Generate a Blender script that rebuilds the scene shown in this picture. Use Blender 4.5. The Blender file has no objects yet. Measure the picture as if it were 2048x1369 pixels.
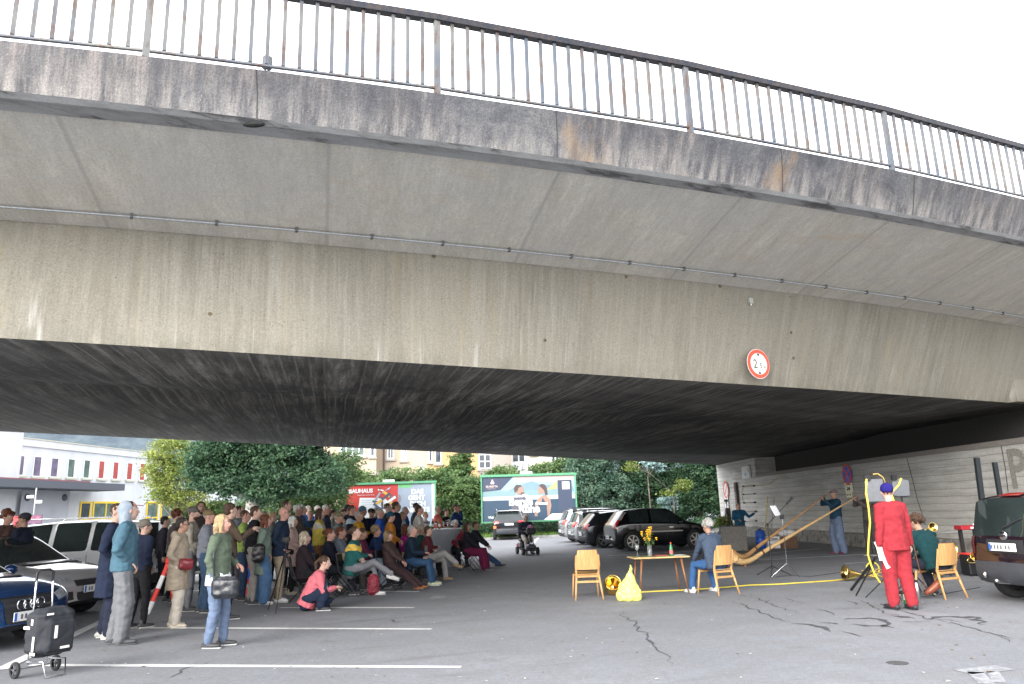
import bpy, bmesh, random
import numpy as np
from math import *
from mathutils import Vector, Matrix, noise
from mathutils.bvhtree import BVHTree
SC = bpy.context.scene; COL = SC.collection
random.seed(7)
# ------------------------------------------------------------ camera
_p=radians(12.8); _r=radians(1.8); FPX=1484.; EYE=1.6
_F=np.array([0,cos(_p),sin(_p)]); _U0=np.array([0,-sin(_p),cos(_p)]); _X=np.array([1.,0,0])
_R=cos(_r)*_X-sin(_r)*_U0; _U=sin(_r)*_X+cos(_r)*_U0; _C=np.array([0,0,EYE])
def ray(px,py): return _F+_R*(px-1024)/FPX+_U*(684.5-py)/FPX
def onz(px,py,z=0.0):
    d=ray(px,py); return Vector(_C+d*((z-EYE)/d[2]))
def atY(px,py,Y):
    d=ray(px,py); return Vector(_C+d*(Y/d[1]))
def onx(px,py,X):
    d=ray(px,py); return Vector(_C+d*(X/d[0]))
cd=bpy.data.cameras.new('camera'); cam=bpy.data.objects.new('camera',cd); COL.objects.link(cam)
cd.sensor_width=36; cd.lens=FPX/2048*36; cd.clip_end=4000; cd.clip_start=.1
M=Matrix.Identity(4)
for i in range(3): M[i][0]=_R[i]; M[i][1]=_U[i]; M[i][2]=-_F[i]; M[i][3]=_C[i]
cam.matrix_world=M; SC.camera=cam
# ------------------------------------------------------------ light
w=bpy.data.worlds.new('World'); SC.world=w; w.use_nodes=True; nt=w.node_tree
SUN_EL=radians(24); SUN_AZ=radians(215)     # azimuth from +Y towards +X
sky=nt.nodes.new('ShaderNodeTexSky'); sky.sky_type='NISHITA'; sky.sun_disc=False
sky.sun_elevation=SUN_EL; sky.sun_rotation=SUN_AZ; sky.dust_density=3.5; sky.air_density=1.0
bgn=nt.nodes['Background']; hs=nt.nodes.new('ShaderNodeHueSaturation'); hs.inputs['Saturation'].default_value=.22
nt.links.new(sky.outputs[0],hs.inputs['Color'])
mx=nt.nodes.new('ShaderNodeMix'); mx.data_type='RGBA'; mx.inputs[0].default_value=.72
mx.inputs[7].default_value=(8.6,8.8,9.2,1)          # an even bright cloud layer over the sky texture
nt.links.new(hs.outputs[0],mx.inputs[6]); nt.links.new(mx.outputs[2],bgn.inputs['Color']); bgn.inputs['Strength'].default_value=.15
sl=bpy.data.lights.new('sun','SUN'); sl.energy=1.9; sl.angle=radians(42); sl.color=(1,.96,.9)
so=bpy.data.objects.new('sun',sl); COL.objects.link(so)
sd=Vector((sin(SUN_AZ)*cos(SUN_EL),cos(SUN_AZ)*cos(SUN_EL),sin(SUN_EL))); so.rotation_euler=sd.to_track_quat('Z','Y').to_euler(); so.location=(0,0,60)
SC.view_settings.view_transform='Standard'; SC.view_settings.look='None'; SC.view_settings.exposure=1.64; SC.view_settings.gamma=1
# ------------------------------------------------------------ materials
MC={}
def new_mat(name):
    m=bpy.data.materials.new(name); m.use_nodes=True; n=m.node_tree; return m,n,n.nodes['Principled BSDF']
def mat(name,col,rough=.6,metal=0.,var=.12,scale=18.,bump=0.,coat=0.,emit=None,spec=None,alpha=None,trans=0):
    if name in MC: return MC[name]
    m,n,b=new_mat(name)
    b.inputs['Roughness'].default_value=rough; b.inputs['Metallic'].default_value=metal; b.inputs['Coat Weight'].default_value=coat
    if spec is not None: b.inputs['Specular IOR Level'].default_value=spec
    if trans: b.inputs['Transmission Weight'].default_value=trans
    tc=n.nodes.new('ShaderNodeTexCoord'); ns=n.nodes.new('ShaderNodeTexNoise'); ns.inputs['Scale'].default_value=scale; ns.inputs['Detail'].default_value=4
    n.links.new(tc.outputs['Object'],ns.inputs['Vector'])
    cr=n.nodes.new('ShaderNodeValToRGB'); n.links.new(ns.outputs['Fac'],cr.inputs[0])
    cr.color_ramp.elements[0].position=.3; cr.color_ramp.elements[1].position=.7
    cr.color_ramp.elements[0].color=(*[max(0,c*(1-var)) for c in col],1); cr.color_ramp.elements[1].color=(*[min(1,c*(1+var)) for c in col],1)
    n.links.new(cr.outputs[0],b.inputs['Base Color'])
    if bump:
        bp=n.nodes.new('ShaderNodeBump'); bp.inputs['Strength'].default_value=bump; bp.inputs['Distance'].default_value=.02
        n.links.new(ns.outputs['Fac'],bp.inputs['Height']); n.links.new(bp.outputs[0],b.inputs['Normal'])
    if emit: b.inputs['Emission Color'].default_value=(*emit[:3],1); b.inputs['Emission Strength'].default_value=emit[3]
    MC[name]=m; return m
def cloth(col,k=None):
    name='cloth_%d_%d_%d'%tuple(int(c*999) for c in col)
    return mat(name,col,rough=.95,var=.13,scale=12,bump=.5,spec=.25)
class G:   # tiny node-graph helper for the structural materials
    def __init__(s,name,rough=.85):
        s.m,s.n,s.b=new_mat(name); s.b.inputs['Roughness'].default_value=rough; s.b.inputs['Specular IOR Level'].default_value=.3
        s.pos=s.n.nodes.new('ShaderNodeNewGeometry').outputs['Position']
    def L(s,a,b): s.n.links.new(a,b)
    def mapv(s,rot=(0,0,0),sc=(1,1,1),loc=(0,0,0)):
        # rotate the position first, then scale along the rotated axes
        m1=s.n.nodes.new('ShaderNodeMapping'); m1.inputs['Rotation'].default_value=rot; m1.inputs['Location'].default_value=loc; s.L(s.pos,m1.inputs['Vector'])
        m2=s.n.nodes.new('ShaderNodeMapping'); m2.inputs['Scale'].default_value=sc; s.L(m1.outputs[0],m2.inputs['Vector']); return m2.outputs[0]
    def noise(s,v,scale,detail=5,rough=.55,dist=0):
        t=s.n.nodes.new('ShaderNodeTexNoise'); t.inputs['Scale'].default_value=scale; t.inputs['Detail'].default_value=detail; t.inputs['Roughness'].default_value=rough; t.inputs['Distortion'].default_value=dist
        s.L(v,t.inputs['Vector']); return t.outputs['Fac']
    def wave(s,v,scale,dist=0,axis='X',dscale=1):
        t=s.n.nodes.new('ShaderNodeTexWave'); t.bands_direction=axis; t.inputs['Scale'].default_value=scale; t.inputs['Distortion'].default_value=dist; t.inputs['Detail Scale'].default_value=dscale
        s.L(v,t.inputs['Vector']); return t.outputs['Fac']
    def ramp(s,f,stops):
        r=s.n.nodes.new('ShaderNodeValToRGB'); s.L(f,r.inputs[0]); e=r.color_ramp.elements
        while len(e)<len(stops): e.new(.5)
        for q,(p,c) in zip(e,stops): q.position=p; q.color=(*(c if isinstance(c,(tuple,list)) else (c,)*3),1)
        return r.outputs[0]
    def mix(s,f,a,b,mode='MIX'):
        x=s.n.nodes.new('ShaderNodeMix'); x.data_type='RGBA'; x.blend_type=mode
        for k,v in ((0,f),(6,a),(7,b)):
            if hasattr(v,'is_linked'): s.L(v,x.inputs[k])
            elif k==0: x.inputs[0].default_value=v
            else: x.inputs[k].default_value=(*v,1) if isinstance(v,(tuple,list)) else (v,v,v,1)
        return x.outputs[2]
    def sep(s,v,i):
        x=s.n.nodes.new('ShaderNodeSeparateXYZ'); s.L(v,x.inputs[0]); return x.outputs[i]
    def mr(s,f,a,b,c=0,d=1):
        x=s.n.nodes.new('ShaderNodeMapRange'); s.L(f,x.inputs[0])
        for i,v in enumerate((a,b,c,d)): x.inputs[i+1].default_value=v
        return x.outputs[0]
    def math(s,op,a,b):
        x=s.n.nodes.new('ShaderNodeMath'); x.operation=op
        for i,v in enumerate((a,b)):
            if hasattr(v,'is_linked'): s.L(v,x.inputs[i])
            else: x.inputs[i].default_value=v
        return x.outputs[0]
    def done(s,col,bump=None,strength=.3,dist=.02):
        s.L(col,s.b.inputs['Base Color'])
        if bump is not None:
            bp=s.n.nodes.new('ShaderNodeBump'); bp.inputs['Strength'].default_value=strength; bp.inputs['Distance'].default_value=dist
            s.L(bump,bp.inputs['Height']); s.L(bp.outputs[0],s.b.inputs['Normal'])
        return s.m
# ------------------------------------------------------------ mesh helpers
class MB:
    def __init__(s): s.v=[]; s.f=[]; s.mi=[]; s.cur=0
    def add(s,vs,fs):
        k=len(s.v); s.v+= [tuple(v) for v in vs]; s.f+=[tuple(i+k for i in f) for f in fs]; s.mi+=[s.cur]*len(fs); return s
    def box(s,c,d,rz=0,M=None):
        hx,hy,hz=d[0]/2,d[1]/2,d[2]/2
        vs=[Vector((x,y,z)) for x in(-hx,hx) for y in(-hy,hy) for z in(-hz,hz)]
        Rm=M if M else Matrix.Rotation(rz,3,'Z')
        vs=[Rm@v+Vector(c) for v in vs]
        return s.add(vs,[(0,1,3,2),(4,6,7,5),(0,4,5,1),(2,3,7,6),(0,2,6,4),(1,5,7,3)])
    def rbox(s,c,d,r=.02,rz=0,M=None):   # box with chamfered edges
        hx,hy,hz=d[0]/2,d[1]/2,d[2]/2; r=min(r,hx*.9,hy*.9,hz*.9); Rm=M if M else Matrix.Rotation(rz,3,'Z')
        rings=[]
        for z,ins in((-hz,r),(-hz+r,0),(hz-r,0),(hz,r)):
            a,b=hx-ins,hy-ins; q=r
            rings.append([(a-q,-b,z),(a,-b+q,z),(a,b-q,z),(a-q,b,z),(-a+q,b,z),(-a,b-q,z),(-a,-b+q,z),(-a+q,-b,z)])
        vs=[Rm@Vector(p)+Vector(c) for R in rings for p in R]; fs=[]
        for k in range(3):
            for i in range(8): j=(i+1)%8; fs.append((k*8+i,k*8+j,k*8+8+j,k*8+8+i))
        fs.append(tuple(range(7,-1,-1))); fs.append(tuple(range(24,32)))
        return s.add(vs,fs)
    def tube(s,P,R,n=8,side=None,cap='round'):
        """tapered tube through points P; R floats or (a,b) along side / the other axis"""
        P=[Vector(p) for p in P]; R=[(r,r) if not isinstance(r,(tuple,list)) else r for r in R]
        if len(R)==1: R=R*len(P)
        sv=Vector(side) if side is not None else None
        rings=[]; m=len(P)
        T=[]
        for i in range(m):
            a=P[max(0,i-1)]; b=P[min(m-1,i+1)]; t=(b-a)
            T.append(t.normalized() if t.length>1e-9 else Vector((0,0,1)))
        x=None
        def frame(t,x0):
            x=x0-t*x0.dot(t)
            if x.length<1e-4: x=t.orthogonal()
            return x.normalized()
        x=sv.copy() if sv else T[0].orthogonal()
        lst=[]
        if cap=='round':
            for q in(.0,.5,.85):   # start cap
                a,b=R[0]; k=min(a,b); lst.append((P[0]-T[0]*k*sqrt(max(0,1-q*q)),T[0],(a*max(q,.02),b*max(q,.02))))
        for i in range(m): lst.append((P[i],T[i],R[i]))
        if cap=='round':
            for q in(.85,.5,.0):
                a,b=R[-1]; k=min(a,b); lst.append((P[-1]+T[-1]*k*sqrt(max(0,1-q*q)),T[-1],(a*max(q,.02),b*max(q,.02))))
        vs=[]
        for p,t,(a,b) in lst:
            x=frame(t,sv if sv else x); y=t.cross(x)
            for i in range(n):
                an=2*pi*i/n; vs.append(p+x*(a*cos(an))+y*(b*sin(an)))
        fs=[]; L=len(lst)
        for k in range(L-1):
            for i in range(n): j=(i+1)%n; fs.append((k*n+i,k*n+j,k*n+n+j,k*n+n+i))
        fs.append(tuple(range(n-1,-1,-1))); fs.append(tuple(range((L-1)*n,L*n)))
        return s.add(vs,fs)
    def cyl(s,a,b,r,n=12,r2=None): return s.tube([a,b],[r,r if r2 is None else r2],n=n,cap='flat')
    def ell(s,c,r,n=12,m=8,M=None):
        vs=[];fs=[]
        for j in range(m+1):
            th=pi*j/m
            for i in range(n):
                ph=2*pi*i/n; v=Vector((r[0]*sin(th)*cos(ph),r[1]*sin(th)*sin(ph),r[2]*cos(th)))
                if M: v=M@v
                vs.append(v+Vector(c))
        for j in range(m):
            for i in range(n): k=(i+1)%n; fs.append((j*n+i,(j+1)*n+i,(j+1)*n+k,j*n+k))
        return s.add(vs,fs)
    def lathe(s,prof,c=(0,0,0),axis='Z',n=24,M=None):
        vs=[];fs=[];m=len(prof)
        for (r,h) in prof:
            for i in range(n):
                an=2*pi*i/n; v=Vector((r*cos(an),r*sin(an),h))
                if axis=='Y': v=Vector((v.x,v.z,-v.y))
                if axis=='X': v=Vector((v.z,v.y,-v.x))
                if M: v=M@v
                vs.append(v+Vector(c))
        for k in range(m-1):
            for i in range(n): j=(i+1)%n; fs.append((k*n+i,k*n+j,k*n+n+j,k*n+n+i))
        return s.add(vs,fs)
    def prism(s,pts,z0,z1,M=None,c=(0,0,0)):   # outline in xy, extruded in z
        n=len(pts); vs=[Vector((x,y,z0)) for x,y in pts]+[Vector((x,y,z1)) for x,y in pts]
        if M: vs=[M@v for v in vs]
        vs=[v+Vector(c) for v in vs]
        return s.add(vs,[tuple(range(n-1,-1,-1)),tuple(range(n,2*n))]+[(i,(i+1)%n,n+(i+1)%n,n+i) for i in range(n)])
    def quad(s,a,b,c,d): return s.add([a,b,c,d],[(0,1,2,3)])
    def mesh(s,name,mats,smooth=False):
        me=bpy.data.meshes.new(name); me.from_pydata([tuple(v) for v in s.v],[],s.f)
        for m in (mats if isinstance(mats,(list,tuple)) else [mats]): me.materials.append(m)
        if any(s.mi): me.polygons.foreach_set('material_index',s.mi)
        if smooth: me.polygons.foreach_set('use_smooth',[True]*len(me.polygons))
        me.update(); return me
    def obj(s,name,mats,parent=None,smooth=False,loc=None,rz=0):
        o=bpy.data.objects.new(name,s.mesh(name,mats,smooth)); COL.objects.link(o)
        if parent: o.parent=parent
        if loc is not None: o.location=loc
        if rz: o.rotation_euler.z=rz
        return o
def tag(o,label=None,cat=None,group=None,kind=None):
    if label: o['label']=label
    if cat: o['category']=cat
    if group: o['group']=group
    if kind: o['kind']=kind
    return o
def thing(name,loc,rz,label,cat,group=None):
    o=bpy.data.objects.new(name,None); COL.objects.link(o); o.location=loc; o.rotation_euler=(0,0,rz); o.empty_display_size=.2
    return tag(o,label,cat,group)
def copytree(o,parent=None):
    c=o.copy(); COL.objects.link(c); c.parent=parent
    for ch in list(o.children): copytree(ch,c)
    return c
REM=[]   # objects to be baked after one depsgraph update
def bake():
    bpy.context.view_layer.update(); dg=bpy.context.evaluated_depsgraph_get(); out=[]
    for o,post in REM:
        me=bpy.data.meshes.new_from_object(o.evaluated_get(dg)); out.append((o,me,post))
    for o,me,post in out:
        o.modifiers.clear()
        if o.type=='MESH':
            old=o.data; ms=[m for m in old.materials]; o.data=me
            if not len(me.materials):
                for m in ms: me.materials.append(m)
            bpy.data.meshes.remove(old)
        if post: post(o)
    REM.clear()
def remesh(o,vox,post=None,sm=2):
    m=o.modifiers.new('r','REMESH'); m.mode='VOXEL'; m.voxel_size=vox; m.use_smooth_shade=True
    s2=o.modifiers.new('s','SMOOTH'); s2.iterations=sm; s2.factor=.5
    REM.append((o,post))
TXT=[]
def text(s,size,parent,loc,rot,m,ext=.002,align='LEFT',bold=0,xs=1,name='lettering',font=None):
    cu=bpy.data.curves.new(name,'FONT'); cu.body=s; cu.size=size; cu.extrude=ext; cu.offset=bold; cu.align_x=align; cu.resolution_u=3
    o=bpy.data.objects.new(name+'_tmp',cu); COL.objects.link(o); TXT.append((o,parent,loc,rot,m,xs,name)); return o
def bake_text():
    bpy.context.view_layer.update(); dg=bpy.context.evaluated_depsgraph_get(); L=[]
    for o,parent,loc,rot,m,xs,name in TXT: L.append(bpy.data.meshes.new_from_object(o.evaluated_get(dg)))
    for (o,parent,loc,rot,m,xs,name),me in zip(TXT,L):
        bpy.data.objects.remove(o); me.materials.clear(); me.materials.append(m)
        q=bpy.data.objects.new(name,me); COL.objects.link(q); q.parent=parent; q.location=loc; q.rotation_euler=rot; q.scale=(xs,1,1)
# ============================================================ setting: ground
def asphalt():
    g=G('asphalt',.82); v=g.mapv()
    big=g.noise(v,.22,7,.68); mid=g.noise(v,1.7,7,.68); fine=g.noise(v,90,3,.7); spk=g.noise(v,38,2,.5)
    st=g.noise(g.mapv(rot=(0,0,radians(-20)),sc=(.25,2.2,1)),.8,5,.6)
    c=g.ramp(big,[(.3,(.158,.165,.184)),(.7,(.24,.248,.268))])
    c=g.mix(g.mr(mid,.35,.7),c,(.175,.176,.185)); c=g.mix(g.mr(st,.58,.78,0,.5),c,(.085,.085,.09))
    c=g.mix(g.mr(fine,.3,.7,0,1),g.mix(1,c,.62,'MULTIPLY'),g.mix(1,c,1.38,'MULTIPLY')); f2=g.noise(v,14,5,.8); c=g.mix(g.mr(f2,.32,.68,0,1),g.mix(1,c,.84,'MULTIPLY'),g.mix(1,c,1.14,'MULTIPLY'))
    c=g.mix(g.mr(spk,.66,.74,0,.55),c,(.32,.32,.33))
    dk=g.noise(g.mapv(loc=(3,7,0)),.9,4,.6); c=g.mix(g.mr(dk,.66,.78,0,.6),c,(.07,.07,.072))
    # oil spots in the parking bays
    return g.done(c,fine,.5,.006)
A_M=asphalt()
mb=MB(); mb.quad((-320,-60,0),(320,-60,0),(320,900,0),(-320,900,0)); tag(mb.obj('ground',A_M),kind='structure')
grassm=G('grass_soil',.95); c=grassm.ramp(grassm.noise(grassm.mapv(),3,6,.7),[(.3,(.03,.055,.012)),(.7,(.075,.13,.03))]); grassm=grassm.done(c,grassm.noise(grassm.mapv(),30,3),.8,.05)
kerbm=mat('kerb_stone',(.3,.3,.29),.85,var=.3,scale=4,bump=.3)
KA=onz(560,1084); KA=Vector((-17,40.5,0)); KB=Vector((22,50.5,0)); kd=(KB-KA).normalized(); kn=Vector((-kd.y,kd.x,0))
mb=MB()
for i in range(40):
    a=KA+kd*i*1.0; mb.box(a+kd*.49+Vector((0,0,.06)),(.98,.16,.13),atan2(kd.y,kd.x))
tag(mb.obj('kerb',kerbm),kind='structure')
mb=MB(); a=KA+kn*.085; b=KB+kn*.085; nseg=30
vs=[];fs=[]
for i in range(nseg+1):
    for j in range(9):
        p=a.lerp(b,i/nseg)+kn*(j*1.6); vs.append((p.x,p.y,.11+.05*j*.6+.08*noise.noise(p*.4)*min(j,1)))
for i in range(nseg):
    for j in range(8): k=i*9+j; fs.append((k,k+9,k+10,k+1))
mb.add(vs,fs); tag(mb.obj('verge',grassm,smooth=True),kind='structure')
# grass blades on the verge
leafg=mat('grass_blade',(.09,.17,.03),.7,var=.5,scale=3)
mb=MB(); rr=random.Random(3)
for i in range(9000):
    t=rr.random(); s_=rr.random()**1.5*5; p=a.lerp(b,t)+kn*(s_+.05); h=rr.uniform(.06,.22); an=rr.uniform(0,pi); dx,dy=.03*cos(an),.03*sin(an)
    z=.1+.03*s_/1.6; mb.add([(p.x-dx,p.y-dy,z),(p.x+dx,p.y+dy,z),(p.x+rr.uniform(-.08,.08),p.y+rr.uniform(-.08,.08),z+h)],[(0,1,2)])
tag(mb.obj('grass',leafg),'green grass growing on the verge behind the kerb','grass',kind='stuff')
# ---- painted bay lines
g=G('road_paint',.7); nz=g.noise(g.mapv(),14,6,.7); c=g.mix(g.mr(nz,.58,.68,0,1),g.ramp(g.noise(g.mapv(),2,4),[(.3,(.5,.5,.5)),(.7,(.72,.72,.71))]),(.17,.17,.18)); PAINT=g.done(c)
g=G('worn_paint',.75); nz=g.noise(g.mapv(),9,6,.75); c=g.mix(g.mr(nz,.42,.56,0,1),(.33,.335,.345),(.2,.205,.22)); WORN=g.done(c)
def line(mb,p,q,w,z=.004):
    p=Vector(p);q=Vector(q); d=(q-p).normalized(); n=Vector((-d.y,d.x,0))*w/2
    k=max(1,int((q-p).length/.4)); L=[p.lerp(q,i/k) for i in range(k+1)]
    vs=[];
    for i,a in enumerate(L): j=1+.12*sin(i*12.9); vs+= [(a+n*j)[:2]+(z,),(a-n*j)[:2]+(z,)]
    mb.add(vs,[(2*i,2*i+1,2*i+3,2*i+2) for i in range(k)])
mb=MB()
for (x0,y0,x1,y1) in ((60,1331,922,1335),(190,1256,863,1259),(560,1216,828,1216),(690,1183,838,1184)): line(mb,onz(x0,y0),onz(x1,y1),.115)
line(mb,onz(0,1341),onz(235,1229),.15,.008)
for k in range(1,5): line(mb,Vector((-7.6-k*.9,15.5+k*2.5,0)),Vector((-2.2-k*.25,16.3+k*2.6,0)),.115)
for (x0,y0,x1,y1) in ((1215,1112,1390,1103),(1180,1101,1260,1097),(1165,1090,1215,1087)): line(mb,onz(x0,y0),onz(x1,y1),.12)
line(mb,onz(1520,1121),onz(1735,1109),.11); line(mb,onz(1690,1128),onz(1735,1125),.09); line(mb,onz(1500,1110),onz(1640,1098),.08)
line(mb,onz(1062,1090),onz(1078,1075),.15); line(mb,onz(1230,1102),onz(1300,1098),.1,.008)
tag(mb.obj('road_marking',PAINT),kind='structure')
mb=MB()
for px,py in ((1905,1340),(1940,1338)):
    pass
line(mb,onz(1925,1345),onz(2010,1336),.22); line(mb,onz(1975,1369),onz(1950,1345),.13); line(mb,onz(2000,1366),onz(1985,1344),.1); line(mb,onz(1480,1122),onz(1590,1112),.5)
line(mb,onz(880,1192),onz(872,1198),.25)
tag(mb.obj('worn_marking',WORN),kind='structure')
# ---- tarry cracks
CR=mat('crack_tar',(.055,.055,.058),.9,var=.3)
def crack(mb,pts,w,rnd,z=.004):
    P=[onz(*p) for p in pts]; L=[]
    for a,b in zip(P,P[1:]):
        k=max(2,int((b-a).length/.05))
        L+= [a.lerp(b,i/k) for i in range(k)]
    L.append(P[-1]); vs=[];n=len(L)
    for i,a in enumerate(L):
        t=(L[min(i+1,n-1)]-L[max(i-1,0)]).normalized(); nn=Vector((-t.y,t.x,0)); 
        off=noise.noise(Vector((a.x*5,a.y*5,w*100)))*.10; ww=w*.75*(.2+1.3*abs(noise.noise(Vector((a.x*9,a.y*9,3.)))) )*min(1,.15+3*min(i,n-1-i)/n)
        c=a+nn*off; vs+=[(c+nn*ww)[:2]+(z,),(c-nn*ww)[:2]+(z,)]
    mb.add(vs,[(2*i,2*i+1,2*i+3,2*i+2) for i in range(n-1)])
mb=MB()
CK=[([(1238,1223),(1270,1248),(1295,1275),(1310,1295),(1340,1318),(1345,1332)],.035),([(1465,1203),(1515,1224),(1570,1246)],.045),([(1495,1189),(1545,1210),(1600,1228)],.03),
([(1585,1247),(1625,1250),(1660,1264)],.17),([(1640,1246),(1672,1250)],.11),([(1568,1196),(1610,1207)],.025),([(1628,1219),(1650,1222),(1676,1232)],.035),
([(1686,1262),(1720,1275)],.03),([(1690,1240),(1740,1236),(1780,1246),(1770,1256)],.13),([(1700,1249),(1750,1252),(1790,1256)],.10),([(1755,1205),(1800,1222),(1850,1238),(1900,1240),(1930,1246)],.04),
([(1850,1240),(1890,1234),(1950,1236),(1968,1251)],.15),([(1800,1244),(1860,1243)],.025),([(1880,1240),(1915,1252),(1960,1262),(2016,1284)],.035),([(1725,1200),(1760,1222),(1800,1235)],.03),
([(1660,1217),(1740,1218)],.02),([(1990,1270),(2048,1281)],.02),([(330,1360),(380,1335),(435,1318)],.02),([(1480,1190),(1500,1196)],.02),([(1780,1232),(1830,1238)],.11),([(1690,1200),(1720,1212)],.03),([(760,1160),(700,1172)],.02),([(800,1246),(780,1240)],.06)]
for p,w_ in CK: crack(mb,p,w_,None)
tag(mb.obj('asphalt_crack',CR),kind='structure')
mb=MB(); c0=onz(1795,1327); pts=[(c0.x+.10*cos(t*pi/10)*(1+.1*sin(3*t)),c0.y+.06*sin(t*pi/10)*1.6) for t in range(20)]; mb.prism(pts,.001,.006); tag(mb.obj('tar_patch',CR),kind='structure')
# ============================================================ bridge
def fit(pts,z):
    P=[onz(x,y,z) for x,y in pts]; c=np.polyfit([p.x for p in P],[p.y for p in P],2); return c
web_c=fit([(0,677),(425,701),(1000,738),(1440,766),(2048,808)],3.8)
webt_c=fit([(0,443.6),(700,489),(1300,554),(1629,597),(2001,645)],5.52)
fi_c=fit([(0,219),(511,268),(700,286.6),(1300,365),(1537,402),(1813,449),(2048,492)],5.98)
fb_c=fit([(0,186),(511,234),(700,255.6),(1300,343),(1563,385),(1826,435),(2048,472.5)],6.0)
ft_c=fit([(0,83),(281,111),(537,140.5),(700,160.6),(1300,253),(1786,341),(2048,398)],6.56)
far_c=np.polyfit([-12.2,-9.7,-.6,11.4],[17.5,20.2,30.0,43.0],1)
def curve(c,x,ref=None):
    # quadratic inside the seen range, straight beyond it
    lo,hi=-9.,14.
    if x<lo: s=2*c[0]*lo+c[1] if len(c)==3 else c[0]; return np.polyval(c,lo)+s*(x-lo)
    if x>hi: s=2*c[0]*hi+c[1] if len(c)==3 else c[0]; return np.polyval(c,hi)+s*(x-hi)
    return np.polyval(c,x)
D27=radians(27.5); dn=Vector((-sin(D27),cos(D27),0))     # across the bridge
XS=[-26+i*.5 for i in range(0,113)]
def edge(c,z,dz=0): return [Vector((x,curve(c,x),z+dz)) for x in XS]
def strip(mb,A,B):
    n=len(A); mb.add(A+B,[(i,i+1,n+i+1,n+i) for i in range(n-1)])
# concrete materials
def conc_web():
    g=G('web_concrete'); R_=(0,0,-D27); v=g.mapv(rot=R_)
    st=g.noise(g.mapv(rot=R_,sc=(5,1,.3)),1.2,7,.7); fine=g.noise(g.mapv(rot=R_,sc=(22,1,1.0)),1.3,6,.75); grain=g.noise(v,42,3,.7)
    bl=g.noise(v,.9,7,.68); big=g.noise(g.mapv(rot=R_,sc=(1,1,.5)),.33,3,.5); panel=g.wave(g.mapv(rot=R_),.17,.15,'X',.3)
    c=g.ramp(st,[(.3,(.155,.139,.108)),(.5,(.25,.231,.192)),(.7,(.35,.332,.29))])
    c=g.mix(g.mr(bl,.38,.64,0,.7),c,(.235,.222,.188)); c=g.mix(g.mr(fine,.40,.66,0,.6),c,(.165,.15,.12)); c=g.mix(g.mr(big,.42,.6,0,.45),c,(.30,.275,.22))
    c=g.mix(g.mr(grain,.30,.70,0,1),g.mix(1,c,.80,'MULTIPLY'),g.mix(1,c,1.2,'MULTIPLY'))
    c=g.mix(g.mr(panel,.0,.003,.3,0),c,(.34,.30,.22))
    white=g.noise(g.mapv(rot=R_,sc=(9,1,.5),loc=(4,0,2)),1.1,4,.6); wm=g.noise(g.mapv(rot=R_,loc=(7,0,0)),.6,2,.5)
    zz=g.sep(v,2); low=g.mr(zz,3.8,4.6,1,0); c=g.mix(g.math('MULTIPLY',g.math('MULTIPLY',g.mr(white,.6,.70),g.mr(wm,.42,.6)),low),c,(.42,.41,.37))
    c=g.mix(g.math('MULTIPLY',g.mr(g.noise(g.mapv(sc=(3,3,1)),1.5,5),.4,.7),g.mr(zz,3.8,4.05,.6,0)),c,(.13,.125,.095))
    och=g.noise(g.mapv(rot=R_,sc=(4,1,.35),loc=(1,0,9)),.8,4,.6); c=g.mix(g.mr(och,.62,.72,0,.5),c,(.30,.25,.15))
    pits=g.noise(v,30,2,.5); c=g.mix(g.mr(pits,.69,.73,0,.7),c,(.09,.08,.065))
    return g.done(c,grain,.5,.012)
def conc_canti():
    g=G('cantilever_concrete'); v=g.mapv(); d=radians(104); R_=(0,0,-d)
    st=g.noise(g.mapv(rot=R_,sc=(.45,2.6,1)),1.1,8,.72,.5); fine=g.noise(g.mapv(rot=R_,sc=(3,16,1)),1.6,6,.75); bl=g.noise(v,.8,8,.7,.8); grain=g.noise(v,36,4,.75); blot=g.noise(v,4.5,5,.7)
    c=g.ramp(st,[(.3,(.45,.425,.36)),(.5,(.60,.57,.50)),(.7,(.73,.70,.63))]); c=g.mix(g.mr(bl,.38,.62,0,.75),c,(.54,.525,.50)); c=g.mix(g.mr(fine,.42,.66,0,.5),c,(.44,.42,.375)); c=g.mix(g.mr(blot,.55,.68,0,.45),c,(.45,.43,.39))
    c=g.mix(g.mr(grain,.3,.7,0,1),g.mix(1,c,.80,'MULTIPLY'),g.mix(1,c,1.18,'MULTIPLY'))
    sm=g.wave(g.mapv(rot=R_),.11,1.2,'Y',.5); c=g.mix(g.mr(sm,.0,.0015,.4,0),c,(.28,.27,.26))
    rust=g.noise(g.mapv(rot=(0,0,radians(-20)),sc=(.5,2.5,1),loc=(2,1,0)),.5,7,.7); c=g.mix(g.mr(rust,.58,.70,0,.6),c,(.52,.42,.29))
    return g.done(c,grain,.5,.012)
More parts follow.
